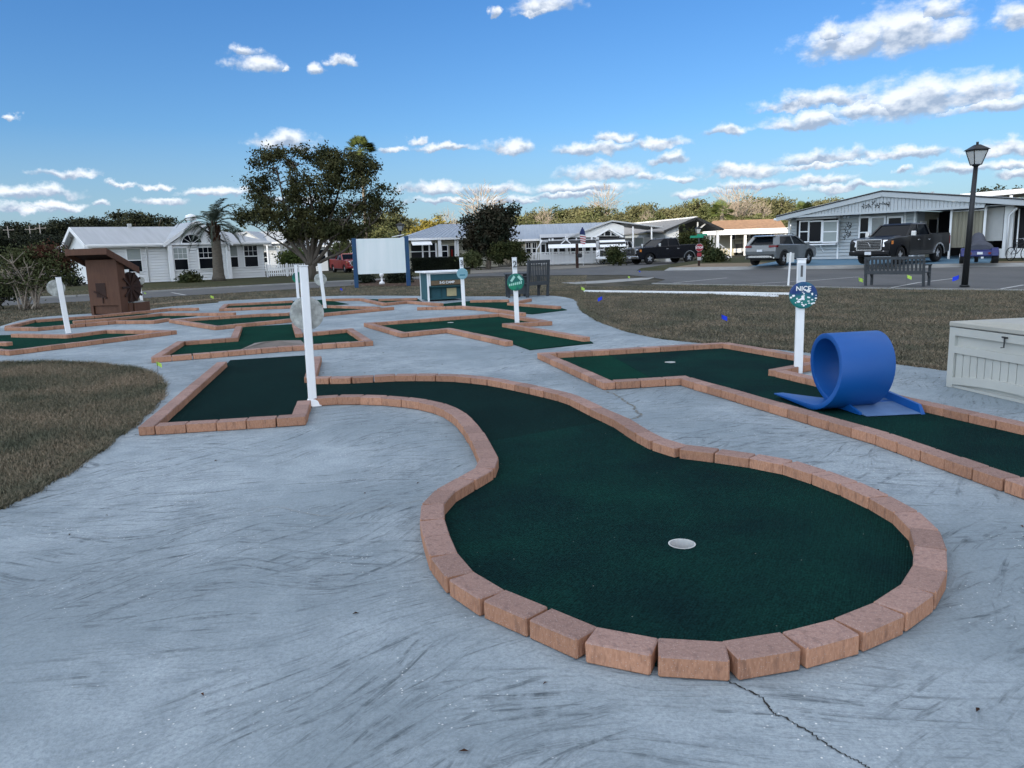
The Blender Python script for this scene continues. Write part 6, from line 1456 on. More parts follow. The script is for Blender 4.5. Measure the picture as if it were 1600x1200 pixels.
    m_ = MB(); m_.box(L2 - .15, L2 + .10, -hw + .02, hw - .02, .44, .66); m_.build('bumper', M['chrome' if detail == 2 else paint], t_, bevel=.05, seg=2)
    m_ = MB(); m_.box(-L2 - .14, -L2 + .05, -hw + .06, hw - .06, .48, .66); m_.build('rear_bumper', M['chrome'], t_, bevel=.04)
    pbox('number_plate', 'plate', t_, L2 + .102, L2 + .115, -.16, .16, .47, .62)
    m_ = MB(); m_.bar((L2 + .06, -.05, 1.08), (L2 + .06, .09, .86), .035, .02) if chromey else None
    if m_.v: m_.build('emblem', M['chrome'], t_)
    wheels(t_, (xf, xr), hw - .02, wr, .28)
    return t_
def face_to(frm, yaw_deg): return R(yaw_deg)
# big black pickup on the blue drive: nose towards us and slightly left
pz = .20; p = AT(1388, 410, 40.2); pickup((p.x + .6, 40.2, pz), R(-144), 'blackpaint', 'large black pickup truck parked nose-out on the blue painted drive', 1.03)
p = AT(1040, 410, 62.0); pickup((p.x, 63.3, 0), R(-155), 'navypaint', 'black crew cab pickup on the road, nose left, behind the stop sign', 1.04, detail=2)
p = AT(975, 410, 66.5); pickup((p.x - .2, 68.0, 0), R(-118), 'whitepaint', 'white pickup truck mostly hidden behind the black crew cab pickup', 1.0)
p = AT(541, 410, 66); pickup((p.x, 66.5, -.02), R(-60), 'redpaint', 'small red pickup truck half hidden behind the billboard post', .82, chromey=False)

def suv(loc, rz, paint, label):
    t_ = root('parked_suv', loc, rz, label, 'suv'); L2, hw = 2.32, .92; xf, xr = 1.40, -1.36
    prof = [(-L2 + .02, .78), (-L2 + .10, .40)] + [(x, z * .98 + .36) for x, z in reversed(arc(xr, .44, 10))] + [(x, z * .98 + .36) for x, z in reversed(arc(xf, .44, 10))] + [(L2 - .15, .34), (L2, .55), (L2 - .03, .86), (L2 - .30, 1.0), (1.05, 1.10), (-L2 + .28, 1.16), (-L2 + .06, 1.08)]
    m_ = MB(); m_.prism(prof, -hw, hw); m_.build('body', M[paint], t_, bevel=.075, seg=3)
    hb, ht = .86, .64
    m_ = MB(); m_.add([(1.12, -hb, 1.06), (1.12, hb, 1.06), (.25, ht, 1.58), (.25, -ht, 1.58), (-L2 + .16, -hb, 1.08), (-L2 + .16, hb, 1.08), (-L2 + .62, ht, 1.56), (-L2 + .62, -ht, 1.56)], [(0,1,2,3),(4,7,6,5),(0,3,7,4),(1,5,6,2),(3,2,6,7),(0,4,5,1)]); m_.build('cab_glass', M['glass'], t_, bevel=.03, seg=2)
    m_ = MB(); m_.hexa([(.30, -ht - .03, 1.555), (.30, ht + .03, 1.555), (-L2 + .40, ht + .03, 1.545), (-L2 + .40, -ht - .03, 1.545)], [(.05, -ht + .08, 1.66), (.05, ht - .08, 1.66), (-L2 + .62, ht - .08, 1.63), (-L2 + .62, -ht + .08, 1.63)]); m_.build('cab_roof', M[paint], t_, bevel=.04, seg=2)
    m_ = MB()
    for s in (-1, 1):
        m_.bar((1.14, s * (hb), 1.06), (.26, s * (ht + .01), 1.58), .09, .06); m_.bar((-L2 + .20, s * hb, 1.10), (-L2 + .58, s * (ht + .0), 1.57), .34, .05); m_.bar((-.25, s * (hb + .002), 1.08), (-.28, s * (ht + .01), 1.57), .08, .03)
    m_.build('pillar', M[paint], t_)
    for s in (-1, 1):
        for x0, x1 in ((-.22, .98), (-1.10, -.26)):
            yy = sorted((s * (hw + .0), s * (hw + .012))); m_ = MB(); m_.box(x0, x1, yy[0], yy[1], .45, 1.08); d_ = m_.build('door', M[paint], t_, bevel=.006)
            yy = sorted((s * (hw + .013), s * (hw + .04))); pbox('handle', paint, d_, x0 + .08, x0 + .26, yy[0], yy[1], .92, .96, bevel=.008)
        yy = sorted((s * (hw + .02), s * (hw + .22))); m_ = MB(); m_.box(.88, 1.04, yy[0], yy[1], 1.06, 1.20); m_.build('mirror', M[paint], t_, bevel=.03)
        yy = sorted((s * (hw - .40), s * (hw + .01))); m_ = MB(); m_.hexa([(-L2 - .005, yy[0], .98), (-L2 + .30, yy[0], .98), (-L2 + .30, yy[1], .98), (-L2 + .06, yy[1], .98)] if s > 0 else [(-L2 + .06, yy[0], .98), (-L2 + .30, yy[0], .98), (-L2 + .30, yy[1], .98), (-L2 - .005, yy[1], .98)], [(-L2 + .01, yy[0], 1.09), (-L2 + .32, yy[0], 1.09), (-L2 + .34, yy[1], 1.09), (-L2 + .08, yy[1], 1.09)] if s > 0 else [(-L2 + .08, yy[0], 1.09), (-L2 + .34, yy[0], 1.09), (-L2 + .32, yy[1], 1.09), (-L2 + .01, yy[1], 1.09)]); m_.build('tail_light', M['redlens'], t_, bevel=.01)
        for cx in (xf, xr):
            m_ = MB(); A_ = arc(cx, .50, 12); B_ = arc(cx, .42, 12)
            for k in range(12): m_.hexa([(A_[k][0], s * hw, A_[k][1] + .36), (B_[k][0], s * hw, B_[k][1] + .36), (B_[k + 1][0], s * hw, B_[k + 1][1] + .36), (A_[k + 1][0], s * hw, A_[k + 1][1] + .36)], [(A_[k][0], s * (hw + .025), A_[k][1] + .36), (B_[k][0], s * (hw + .025), B_[k][1] + .36), (B_[k + 1][0], s * (hw + .025), B_[k + 1][1] + .36), (A_[k + 1][0], s * (hw + .025), A_[k + 1][1] + .36)])
            m_.build('wheel_arch', M['plastic_trim'], t_)
        yy = sorted((s * (hw - .02), s * (hw + .02))); pbox('sill_trim', 'chrome', t_, -.90, .92, yy[0], yy[1], .36, .40)
    m_ = MB(); m_.box(-L2 - .03, -L2 + .10, -.80, .80, .36, .62); m_.build('rear_bumper', M['plastic_trim'], t_, bevel=.04, seg=2)
    m_ = MB(); m_.bar((-L2 - .045, -.62, .50), (-L2 - .045, .62, .50), .05, .10); m_.bar((-L2 - .045, .62, .50), (-L2 + .04, .86, .42), .05, .06); m_.bar((-L2 - .045, -.62, .50), (-L2 + .04, -.86, .42), .05, .06); m_.build('skid_plate', M['chrome'], t_)
    pbox('number_plate', 'plate', t_, -L2 - .012, -L2 + .005, -.16, .16, .76, .88); m_ = MB(); m_.box(-1.9, 1.9, -.7, .7, .28, .5); m_.build('underbody', M['black'], t_)
    m_ = MB(); m_.hexa([(-L2 + .56, -.62, 1.55), (-L2 + .30, -.60, 1.56), (-L2 + .30, .60, 1.56), (-L2 + .56, .62, 1.55)], [(-L2 + .56, -.62, 1.63), (-L2 + .30, -.60, 1.59), (-L2 + .30, .60, 1.59), (-L2 + .56, .62, 1.63)]); m_.build('spoiler', M[paint], t_, bevel=.01)
    m_ = MB(); [m_.tube([(-1.3, s * .62, 1.66), (-1.2, s * .60, 1.70), (.0, s * .60, 1.71), (.12, s * .62, 1.66)], .018, 6) for s in (-1, 1)]; m_.build('roof_rail', M['black'], t_)
    wheels(t_, (xf, xr), hw + .01, .36, .24, 'alloy', 5)
p = AT(1218, 413, 43.4); suv((p.x + .15, 43.6, .19), R(42), 'greypaint', 'grey compact suv seen from behind, left of the grey house')

# covered three-wheeled motorcycle
p = AT(1535, 410, 37.5); t_ = root('covered_trike', (p.x, 37.9, .15), R(62), 'blue three-wheeled motorcycle under a grey canvas cover by the carport', 'motorcycle')
t_.scale = (.95, .95, .95)
secs = []
for x, hw_, zb, zt in ((-1.0, .50, .50, .95), (-.7, .60, .50, 1.12), (-.2, .42, .55, 1.15), (.2, .36, .52, 1.22), (.55, .34, .50, 1.48), (.85, .38, .50, 1.56), (1.1, .30, .45, 1.42), (1.3, .12, .45, 1.05)):
    n = 12; rg = []
    for k in range(n):
        a = 2 * math.pi * k / n; y = hw_ * math.cos(a) * (1 + .05 * math.sin(3 * a + x * 4)); z = (zb + zt) / 2 + (zt - zb) / 2 * math.sin(a); rg.append((y, z))
    secs.append((x, rg))
loft(secs, 'canvas_cover', M['canvas'], t_)
m_ = MB(); m_.prism([(-1.35, .35), (-.45, .32), (-.42, .62), (-.8, .72), (-1.3, .62)], -.52, .52); m_.build('body', M['bluepaint'], t_, bevel=.06, seg=2)
for s in (-1, 1):
    m_ = MB(); yy = sorted((s * .48, s * .82)); A_ = arc(-.85, .42, 8); m_.prism([(x, z + .36) for x, z in A_], *yy); m_.build('fender', M['bluepaint'], t_, bevel=.03)
    m_ = MB(); m_.tube([(-.85, s * .56, .33), (-.85, s * .84, .33)], .33, 20); w_ = m_.build('wheel', M['tyre'], t_); m_ = MB(); m_.tube([(-.85, s * .83, .33), (-.85, s * .86, .33)], .19, 14); m_.build('rim', M['chrome'], w_)
    pbox('tail_light', 'redlens', t_, -1.37, -1.34, *sorted((s * .36, s * .48)), .46, .56)
m_ = MB(); m_.tube([(1.15, -.08, .31), (1.15, .08, .31)], .31, 20); m_.build('wheel', M['tyre'], t_); pbox('number_plate', 'plate', t_, -1.375, -1.355, -.12, .12, .46, .58)

def cycle(loc, rz, label, mt, sc=1, name='bicycle'):
    t_ = root(name, loc, rz, label, 'bicycle'); t_.scale = (sc,) * 3; r_ = .33
    for x in (-.52, .52):
        m_ = MB(); n = 24; ring = [(x + r_ * math.cos(2 * math.pi * k / n), 0, r_ + .02 + r_ * math.sin(2 * math.pi * k / n)) for k in range(n + 1)]; m_.tube(ring, .022, 6, cap=False); w_ = m_.build('wheel', M['tyre'], t_)
        m_ = MB(); [m_.bar((x, 0, r_ + .02), (x + r_ * math.cos(a), 0, r_ + .02 + r_ * math.sin(a)), .006) for a in [math.pi * k / 5 for k in range(10)]]; m_.build('spoke', M['chrome'], w_)
    z = r_ + .02; m_ = MB(); [m_.tube([a, b], .018, 6) for a, b in (((-.52, 0, z), (-.1, 0, z)), ((-.1, 0, z), (-.2, 0, .85)), ((-.52, 0, z), (-.18, 0, .75)), ((-.1, 0, z), (.38, 0, .80)), ((-.18, 0, .78), (.36, 0, .88)), ((.34, 0, .95), (.52, 0, z)))]; m_.build('frame', M[mt], t_)
    m_ = MB(); m_.tube([(.34, 0, .95), (.32, 0, 1.08)], .015, 6); m_.tube([(.15, -.28, 1.06), (.34, -.05, 1.10), (.34, .05, 1.10), (.15, .28, 1.06)], .014, 6); m_.build('handlebar', M['chrome'], t_); m_ = MB(); m_.hexa([(-.34, -.09, .86), (-.06, -.02, .88), (-.06, .02, .88), (-.34, .09, .86)], [(-.34, -.08, .92), (-.06, -.02, .91), (-.06, .02, .91), (-.34, .08, .92)]); m_.build('saddle', M['black'], t_)
p = AT(1588, 395, 39); cycle((p.x + .1, 39, .16), R(20), 'bicycle standing by the dark screen at the right edge', 'black')
p = G(951, 413.2); cycle((p.x, p.y, 0), R(-15), 'pale bicycle leaning in the shrub before the long house', 'white', 1.25)

# ================================================================ trees and plants
def leaf_arrays(blobs, n, size, rng, clump=.0, nclump=60, shell=.55, flat=1.0):
    w = np.array([b[6] if len(b) > 6 else b[3] * b[4] * b[5] for b in blobs]); w = w / w.sum()
    cc = []
    for b, k in zip(blobs, rng.multinomial(nclump, w)):
        d = rng.normal(size=(k, 3)); d /= np.linalg.norm(d, axis=1)[:, None] + 1e-9
        r = (shell + (1 - shell) * rng.random(k)) ** .8
        cc.append(np.array(b[:3]) + d * r[:, None] * np.array(b[3:6]))
    cc = np.concatenate(cc); idx = rng.integers(0, len(cc), n)
    cs = clump * (0.6 + .8 * rng.random(len(cc)))
    P = cc[idx] + rng.normal(size=(n, 3)) * cs[idx][:, None] * np.array([1, 1, .75])
    a = rng.normal(size=(n, 3)); a /= np.linalg.norm(a, axis=1)[:, None]
    u = rng.normal(size=(n, 3)); u[:, 2] *= flat; b = np.cross(a, u); b /= np.linalg.norm(b, axis=1)[:, None] + 1e-9; a2 = np.cross(b, a)
    s = size * (.6 + .8 * rng.random(n))[:, None]
    V = np.stack([P - a2 * s, P + b * s * .55, P + a2 * s, P - b * s * .55], 1).reshape(-1, 3)
    Fq = np.arange(n * 4).reshape(-1, 4)
    return V, Fq
def limbs(mb, start, target_blobs, rng, r0, n, seg=5, rmin=.02, wig=.12):
    for k in range(n):
        b = target_blobs[k % len(target_blobs)]; d = rng.normal(size=3); d /= np.linalg.norm(d)
        end = Vector(np.array(b[:3]) + d * np.array(b[3:6]) * rng.uniform(.3, .85)); st = Vector(start); pts = []; rad = []
        mid = st.lerp(end, .45) + Vector((0, 0, -.12 * (end - st).length * rng.uniform(-.3, 1)))
        for i in range(seg + 1):
            t = i / seg; p = (1 - t) ** 2 * st + 2 * t * (1 - t) * mid + t * t * end
            if 0 < i: p += Vector(rng.normal(size=3)) * wig * (end - st).length * .12
            pts.append(p); rad.append(max(rmin, r0 * (1 - t) ** 1.1))
        mb.tube(pts, rad, 6)
        for j in range(3):
            i = int(rng.integers(2, seg)); q = pts[i]; dd = Vector(rng.normal(size=3)).normalized() * (end - st).length * rng.uniform(.15, .3); dd.z = abs(dd.z) * .7
            mb.tube([q, q + dd * .5 + Vector(rng.normal(size=3)) * .05, q + dd], [rad[i] * .5, rad[i] * .35, rmin * .6], 5)
def tree(name, label, loc, blobs, n, size, leaf, bark='bark', trunk=None, nl=10, clump=.3, nclump=80, seed=1, r0=.1, cat='tree', group=None, shell=.5, rmin=.02):
    rng = np.random.default_rng(seed); t_ = root(name, loc, 0, label, cat, group)
    m_ = MB()
    start = (0, 0, .2)
    if trunk:
        m_.tube(trunk[0], trunk[1], 10); start = trunk[0][-1]
    limbs(m_, start, blobs, rng, r0, nl, rmin=rmin)
    m_.build('trunk', M[bark], t_)
    V, Fq = leaf_arrays(blobs, n, size, rng, clump, nclump, shell)
    bulk('crown', V, Fq, 4, M[leaf], t_)
    return t_
# big spreading tree: built around its own trunk; sizes in metres
def big_tree():
    b0 = G(487, 436.5); Y = b0.y; sx = Y / F * 1.03
    def B(px, py, rx, ry, w=1): p = AT(px, py, Y); return (p.x - b0.x, RNG.uniform(-1, 1), p.z, rx * sx, ry * sx * 1.1, ry * sx, w)
    rng = np.random.default_rng(5); t_ = root('spreading_tree', b0, 0, 'big dark spreading tree with many limbs in front of the sunlit houses', 'tree')
    blobs = [B(430,245,32,16,1.0), B(475,250,38,18,1.6), B(520,248,32,15,1.2), B(550,275,38,30,3.2), B(500,290,55,30,3.8), B(430,300,48,26,1.5), B(410,330,30,24,2.0), B(450,340,52,26,4.0), B(500,345,52,30,4.5), B(555,330,44,30,3.2), B(590,315,32,26,1.2), B(600,300,24,20,.6), B(465,360,40,14,2.2), B(540,362,42,13,1.8), B(388,337,14,14,1.2), B(412,250,20,16,1.1), B(400,290,18,24,.9), B(568,262,22,18,1.6), B(610,318,20,16,.7)]
    m_ = MB(); s = sx
    def Pw(px, py, dy=0): p = AT(px, py, Y); return (p.x - b0.x, dy, p.z)
    m_.tube([(0, 0, -.1), Pw(486, 425), Pw(484, 415)], [.42, .34, .36], 12)
    for path, r in (([(484,416),(470,400),(452,378),(432,352),(415,325),(405,300)], .17), ([(485,414),(478,395),(466,372),(450,345),(440,300),(432,262)], .15), ([(486,414),(487,390),(490,355),(486,320),(480,280)], .19), ([(487,414),(496,390),(508,360),(520,320),(530,280)], .17), ([(488,415),(505,398),(525,372),(545,345),(565,315)], .15), ([(489,416),(512,404),(540,392),(560,370),(590,345),(605,320)], .11), ([(485,413),(492,380),(500,340),(512,300),(520,260)], .13), ([(484,415),(462,396),(436,380),(412,366),(392,352)], .10), ([(486,413),(480,370),(470,330),(468,290),(462,255)], .12)):
        dy = rng.uniform(-1.2, 1.2); n = len(path); pts = [Pw(x, y, dy * i / (n - 1)) for i, (x, y) in enumerate(path)]; pts = smooth_path([Vector(p) for p in pts], 3)
        m_.tube(pts, [r * (1 - .8 * i / (len(pts) - 1)) for i in range(len(pts))], 8)
        for i in range(5, len(pts), 2):
            for j in range(2):
                d = Vector((rng.uniform(-1, 1), rng.uniform(-1, 1), rng.uniform(-.1, .9))).normalized() * rng.uniform(.8, 1.8); q = Vector(pts[i]); mm = q + d * .5 + Vector(rng.normal(size=3)) * .12
                m_.tube([q, mm, q + d], [r * .35, r * .2, .012], 5)
                for jj in range(2): e = Vector(rng.normal(size=3)).normalized() * .7; m_.tube([mm, mm + e], [.03, .008], 4)
    m_.build('trunk', M['bark'], t_)
    V, Fq = leaf_arrays(blobs, 42000, .078, rng, .24, 360, .30); bulk('crown', V, Fq, 4, M['leaf_oak'], t_)
big_tree()
def frond_palm(name, label, loc, ht, nf, fl, leafm, trunk_r=(.35, .22), boot=True, seed=3, droop=1.0, blue=False, sc_up=.9, lw=.04, ll=.55, skirt=True, group=None, cat='palm'):
    rng = np.random.default_rng(seed); t_ = root(name, loc, 0, label, cat, group); m_ = MB(); pts = []; rad = []
    nseg = 16
    for i in range(nseg + 1): t = i / nseg; pts.append((.05 * math.sin(t * 3), 0, ht * t)); rad.append(trunk_r[0] * (1 - t) + trunk_r[1] * t + (.015 if i % 2 else 0) + (.12 * math.exp(-t * 14)))
    m_.tube(pts, rad, 12); m_.build('trunk', M['palm_bark'], t_)
    if boot:
        m_ = MB()
        for k in range(70):
            a = rng.uniform(0, 6.28); z = ht - rng.uniform(0, 1.25); r_ = trunk_r[1] + .02; l_ = rng.uniform(.18, .38); c_, s_ = math.cos(a), math.sin(a)
            m_.bar((c_ * r_, s_ * r_, z), (c_ * (r_ + l_ * .6), s_ * (r_ + l_ * .6), z + l_), .07, .025)
        m_.build('leaf_base', M['bark_pale'] if False else M['leaf_red'], t_)
    Vs = []; m_ = MB()
    for k in range(nf):
        a = 2 * math.pi * k / nf * 2.4 + rng.uniform(-.2, .2); el_ = rng.uniform(.15, 1.35) if k > nf * .35 else rng.uniform(-.3, .3); l_ = fl * rng.uniform(.8, 1.1); pts = []
        p = Vector((0, 0, ht)); d = Vector((math.cos(a) * math.cos(el_), math.sin(a) * math.cos(el_), math.sin(el_))); st = l_ / 12
        for i in range(13):
            pts.append(p.copy()); p = p + d * st; d = (d + Vector((0, 0, -.115 * droop * (1 + i * .12)))).normalized()
        m_.tube(pts, [.03 * (1 - i / 14) for i in range(13)], 5)
        for i in range(3, 13):
            dd = (pts[i] - pts[i - 1]).normalized(); side = dd.cross(Vector((0, 0, 1))).normalized(); upv = side.cross(dd)
            for j in range(4):
                q = pts[i - 1].lerp(pts[i], j / 4)
                for s_ in (-1, 1):
                    L_ = ll * math.sin(math.pi * (i + j / 4) / 14.5) * rng.uniform(.85, 1.1); e = (side * s_ * .8 + dd * .55 + upv * rng.uniform(.1, .45)).normalized() * L_; e2 = e * .55 + Vector((0, 0, -.12 * L_))
                    w_ = dd * lw; Vs += [q - w_ * .5, q + w_ * .5, q + e2 + w_ * .4, q + e + Vector((0, 0, -.32 * L_))]
    m_.build('frond_stalk', M[leafm], t_); V = np.array([tuple(v) for v in Vs]); bulk('frond', V, np.arange(len(V)).reshape(-1, 4), 4, M[leafm], t_, kind='stuff')
    return t_
p = G(342, 438.3); ht = AT(338, 352, p.y).z
frond_palm('pindo_palm', 'stout pindo palm with arching grey-green fronds in front of the left white house', p, ht, 30, 2.55, 'palm_leaf', (.36, .26), ll=.46, droop=.95, lw=.03)
def fan_palm(label, loc, ht, r_, nf, seed, leafm='palm_green', group=None, tr=.18, barkm='palm_bark'):
    rng = np.random.default_rng(seed); t_ = root('fan_palm', loc, 0, label, 'palm', group); m_ = MB(); m_.tube([(0, 0, 0), (.1, 0, ht * .5), (0, 0, ht)], [tr * 1.4, tr, tr * .9], 8); m_.build('trunk', M[barkm], t_); m_ = MB(); fm = MB()
    for k in range(nf):
        a = rng.uniform(0, 6.28); el_ = rng.uniform(-.6, 1.4); d = Vector((math.cos(a) * math.cos(el_), math.sin(a) * math.cos(el_), math.sin(el_))); c_ = Vector((0, 0, ht)) + d * r_ * .5; m_.tube([(0, 0, ht), c_], .025, 4)
        sd_ = d.cross(Vector((0, 0, 1))).normalized() if abs(d.z) < .98 else Vector((1, 0, 0)); un = sd_.cross(d)
        for j in range(19):
            b_ = (j / 18 - .5) * 3.6; e = (d * math.cos(b_) + sd_ * math.sin(b_)) * r_ * .55; e = e + Vector((0, 0, -.16 * r_)) ; w_ = (sd_ * math.cos(b_) - d * math.sin(b_)) * r_ * .028
            fm.face([c_, c_ + e * .6 - w_ + Vector((0, 0, .05 * r_)), c_ + e, c_ + e * .6 + w_ + Vector((0, 0, .05 * r_))])
    m_.build('frond_stalk', M[leafm], t_); o = fm.build('frond', M[leafm], t_); o['kind'] = 'stuff'; return t_
p = AT(563, 236, 92); fan_palm('tall fan palm whose head rises above the big spreading tree', (p.x, 92, 0), p.z, 2.1, 34, 4)
p = AT(1128, 332, 120); fan_palm('lone sunlit palm rising beyond the grey carport gable', (p.x, 120, 0), p.z, 2.4, 26, 8, tr=.3, barkm='bark_pale')
for i, (px, py, Y, lab) in enumerate(((1145, 352, 125, 'low yellow-green palm beyond the brown roof, left one'), (1170, 349, 128, 'low yellow-green palm beyond the brown roof, right one'), (1255, 322, 122, 'green palm against the wood left of the grey house'))):
    p = AT(px, py, Y); fan_palm(lab, (p.x, Y, 0), p.z - .8, 2.0, 22, 20 + i)
# magnolia, bushes
def T(px, py, Y): p = AT(px, py, Y); return p
def local_blobs(base, Y, lst): 
    out = []
    for (px, py, rx, ry, w) in lst: p = AT(px, py, Y); k = Y / F; out.append((p.x - base[0], 0, p.z - base[2], rx * k, min(rx, ry) * k * 1.05, ry * k, w))
    return out
b = (AT(762, 400, 61.5).x, 61.5, 0); bl_ = local_blobs(b, 61.5, [(770,335,24,14,2),(745,350,22,14,2),(785,350,20,22,2.4),(762,368,38,16,3.5),(740,380,18,10,1.2),(785,382,20,14,1.6),(760,392,20,10,1),(728,372,10,8,.4),(800,330,6,8,.3)])
tree('magnolia_tree', 'very dark dense magnolia in front of the hip roofed house', b, bl_, 11500, .12, 'leaf_mag', trunk=([(0, 0, 0), (.1, 0, .7), (.05, 0, 1.3)], [.24, .20, .2]), nl=14, clump=.30, nclump=150, seed=9, bark='bark_pale', shell=.3)
for (nm, lab, cx, Y, lst, n, lf, sz) in (
    ('round_shrub', 'large olive shrub with pale stems right of the magnolia', 795, 60, [(795,390,24,11,3),(780,400,16,10,1.5),(812,400,14,10,1.5)], 6500, 'leaf_bush', .09),
    ('round_shrub', 'dark shrub beneath the magnolia, by the hedge', 738, 60.5, [(738,404,14,11,2)], 3500, 'leaf_olive', .09),
    ('round_shrub', 'low rounded feathery green shrub beside the stop sign', 1116, 52, [(1116,404,14,9,2)], 5500, 'leaf_bush', .09),
    ('round_shrub', 'dark shrub under the right side of the billboard', 623, 39, [(622,437,12,7,2)], 3500, 'leaf_dark', .06),
    ('round_shrub', 'thin dark shrub under the left post of the billboard', 576, 40, [(571,436,7,7,2)], 900, 'leaf_dark', .06),
    ('round_shrub', 'leafy shrub behind the pale bicycle at the long house', 961, 61, [(961,398,11,13,2)], 2500, 'leaf_bush', .09),
    ('round_shrub', 'spiky green shrub at the foot of the left white house', 297, 50.5, [(297,436,12,5,2)], 2000, 'leaf_bush', .09),
    ('round_shrub', 'small dark bush at the corner of the left white house', 115, 50, [(115,439,6,6,2)], 900, 'leaf_dark', .08)):
    b = (AT(cx, 410, Y).x, Y, GZ if Y < 45 else -.02); tree(nm, lab, b, local_blobs(b, Y, lst), n, sz, lf, nl=9, clump=.22, nclump=45, seed=int(cx), r0=.035, cat='shrub', shell=.15, rmin=.008)
# hedge: one clipped body of leaves
A0, A1 = AT(644, 410, 59.5), AT(722, 410, 60.5); d_ = A1 - A0; hd = root('clipped_hedge', (A0.x, A0.y, 0), math.atan2(d_.y, d_.x), 'dark clipped hedge in front of the hip roofed house', 'hedge')
Wd = math.hypot(d_.x, d_.y); hh = AT(690, 402.5, 60).z
pbox('hedge_core', 'leaf_dark', hd, .15, Wd - .15, .15, 1.15, 0, hh - .15)
rng = np.random.default_rng(3); n = 16000; P_ = rng.random((n, 3)) * np.array([Wd, 1.3, hh + .05]); k = rng.integers(0, 3, n); P_[k == 0, 1] = rng.random((k == 0).sum()) * .12; P_[k == 1, 2] = hh - rng.random((k == 1).sum()) * .12
a = rng.normal(size=(n, 3)); a /= np.linalg.norm(a, axis=1)[:, None]; bb = np.cross(a, rng.normal(size=(n, 3))); bb /= np.linalg.norm(bb, axis=1)[:, None]
V = np.stack([P_ - a * .05, P_ + bb * .03, P_ + a * .05, P_ - bb * .03], 1).reshape(-1, 3); bulk('foliage', V, np.arange(n * 4).reshape(-1, 4), 4, M['leaf_dark'], hd)
# crepe myrtle at the left edge
b = tuple(G(48, 483)); 
def cm(): 
    Y = b[1]; rng = np.random.default_rng(12); t_ = root('multi_stem_shrub', b, 0, 'multi-stemmed shrub with russet top leaves at the left edge', 'shrub')
    m_ = MB()
    for k in range(15):
        a_ = rng.uniform(-1, 1); px = 48 + a_ * 52; py = 392 + abs(a_) * 26 + rng.uniform(0, 16); p = AT(px, py, Y); e = Vector((p.x - b[0], rng.uniform(-.7, .7), p.z)); s_ = Vector((rng.uniform(-.28, .28), rng.uniform(-.15, .15), 0)); mid = s_.lerp(e, .45) + Vector((-.1 * a_, 0, .15))
        pts = [s_, mid, e]; pts = smooth_path(pts, 4); m_.tube(pts, [.034 * (1 - .75 * i / 8) for i in range(9)], 6)
        for j in range(9): i = int(rng.integers(3, 8)); dd = Vector((rng.normal(), rng.normal(), abs(rng.normal()) * .8)).normalized() * rng.uniform(.25, .6); m_.tube([pts[i], pts[i] + dd * .5 + Vector(rng.normal(size=3)) * .04, pts[i] + dd], [.014, .009, .004], 4)
    m_.build('stem', M['bark_pale'], t_)
    V, Fq = leaf_arrays(local_blobs(b, Y, [(30,403,42,15,3),(75,405,36,18,3),(20,440,40,20,2),(60,435,40,22,2.4),(95,425,18,16,1)]), 9500, .042, rng, .16, 230, .15); bulk('crown', V, Fq, 4, M['leaf_olive'], t_)
    V, Fq = leaf_arrays(local_blobs(b, Y, [(80,395,26,10,3),(100,410,12,12,1.5)]), 2200, .042, rng, .14, 50, .15); bulk('russet_leaves', V, Fq, 4, M['leaf_red'], t_)
cm()
b = tuple(AT(-6, 430, 26)); b = (b[0], 26, GZ); tree('dark_shrub', 'dark bluish shrub mass at the left edge behind the russet shrub', b, local_blobs(b, 26, [(-6,455,30,14,3),(-40,440,30,22,3)]), 3000, .06, 'leaf_dark', nl=8, clump=.2, nclump=80, seed=31, r0=.04, cat='shrub', shell=.2)
# cars seen under the left shrub: one low dark car by the road
# small trees between houses
for (lab, px, Y, lst, n, lf, nm) in (
    ('feathery green palm-like shrub behind the picket fence', 460, 60, [(460,404,18,9,2)], 3500, 'palm_green', 'garden_palm'),
    ('dark green round tree behind the billboard', 528, 72, [(536,388,12,7,2)], 1500, 'leaf_olive', 'garden_tree'),
    ('dark sago palm behind the black crew cab pickup', 1078, 67, [(1075,375,16,9,2),(1095,385,8,10,1)], 3500, 'leaf_bush', 'sago_palm')):
    b = (AT(px, 405, Y).x, Y, 0); tree(nm, lab, b, local_blobs(b, Y, lst), n, .12, lf, nl=12, clump=.35, nclump=40, seed=px, r0=.05, cat='tree', shell=.1, rmin=.01)

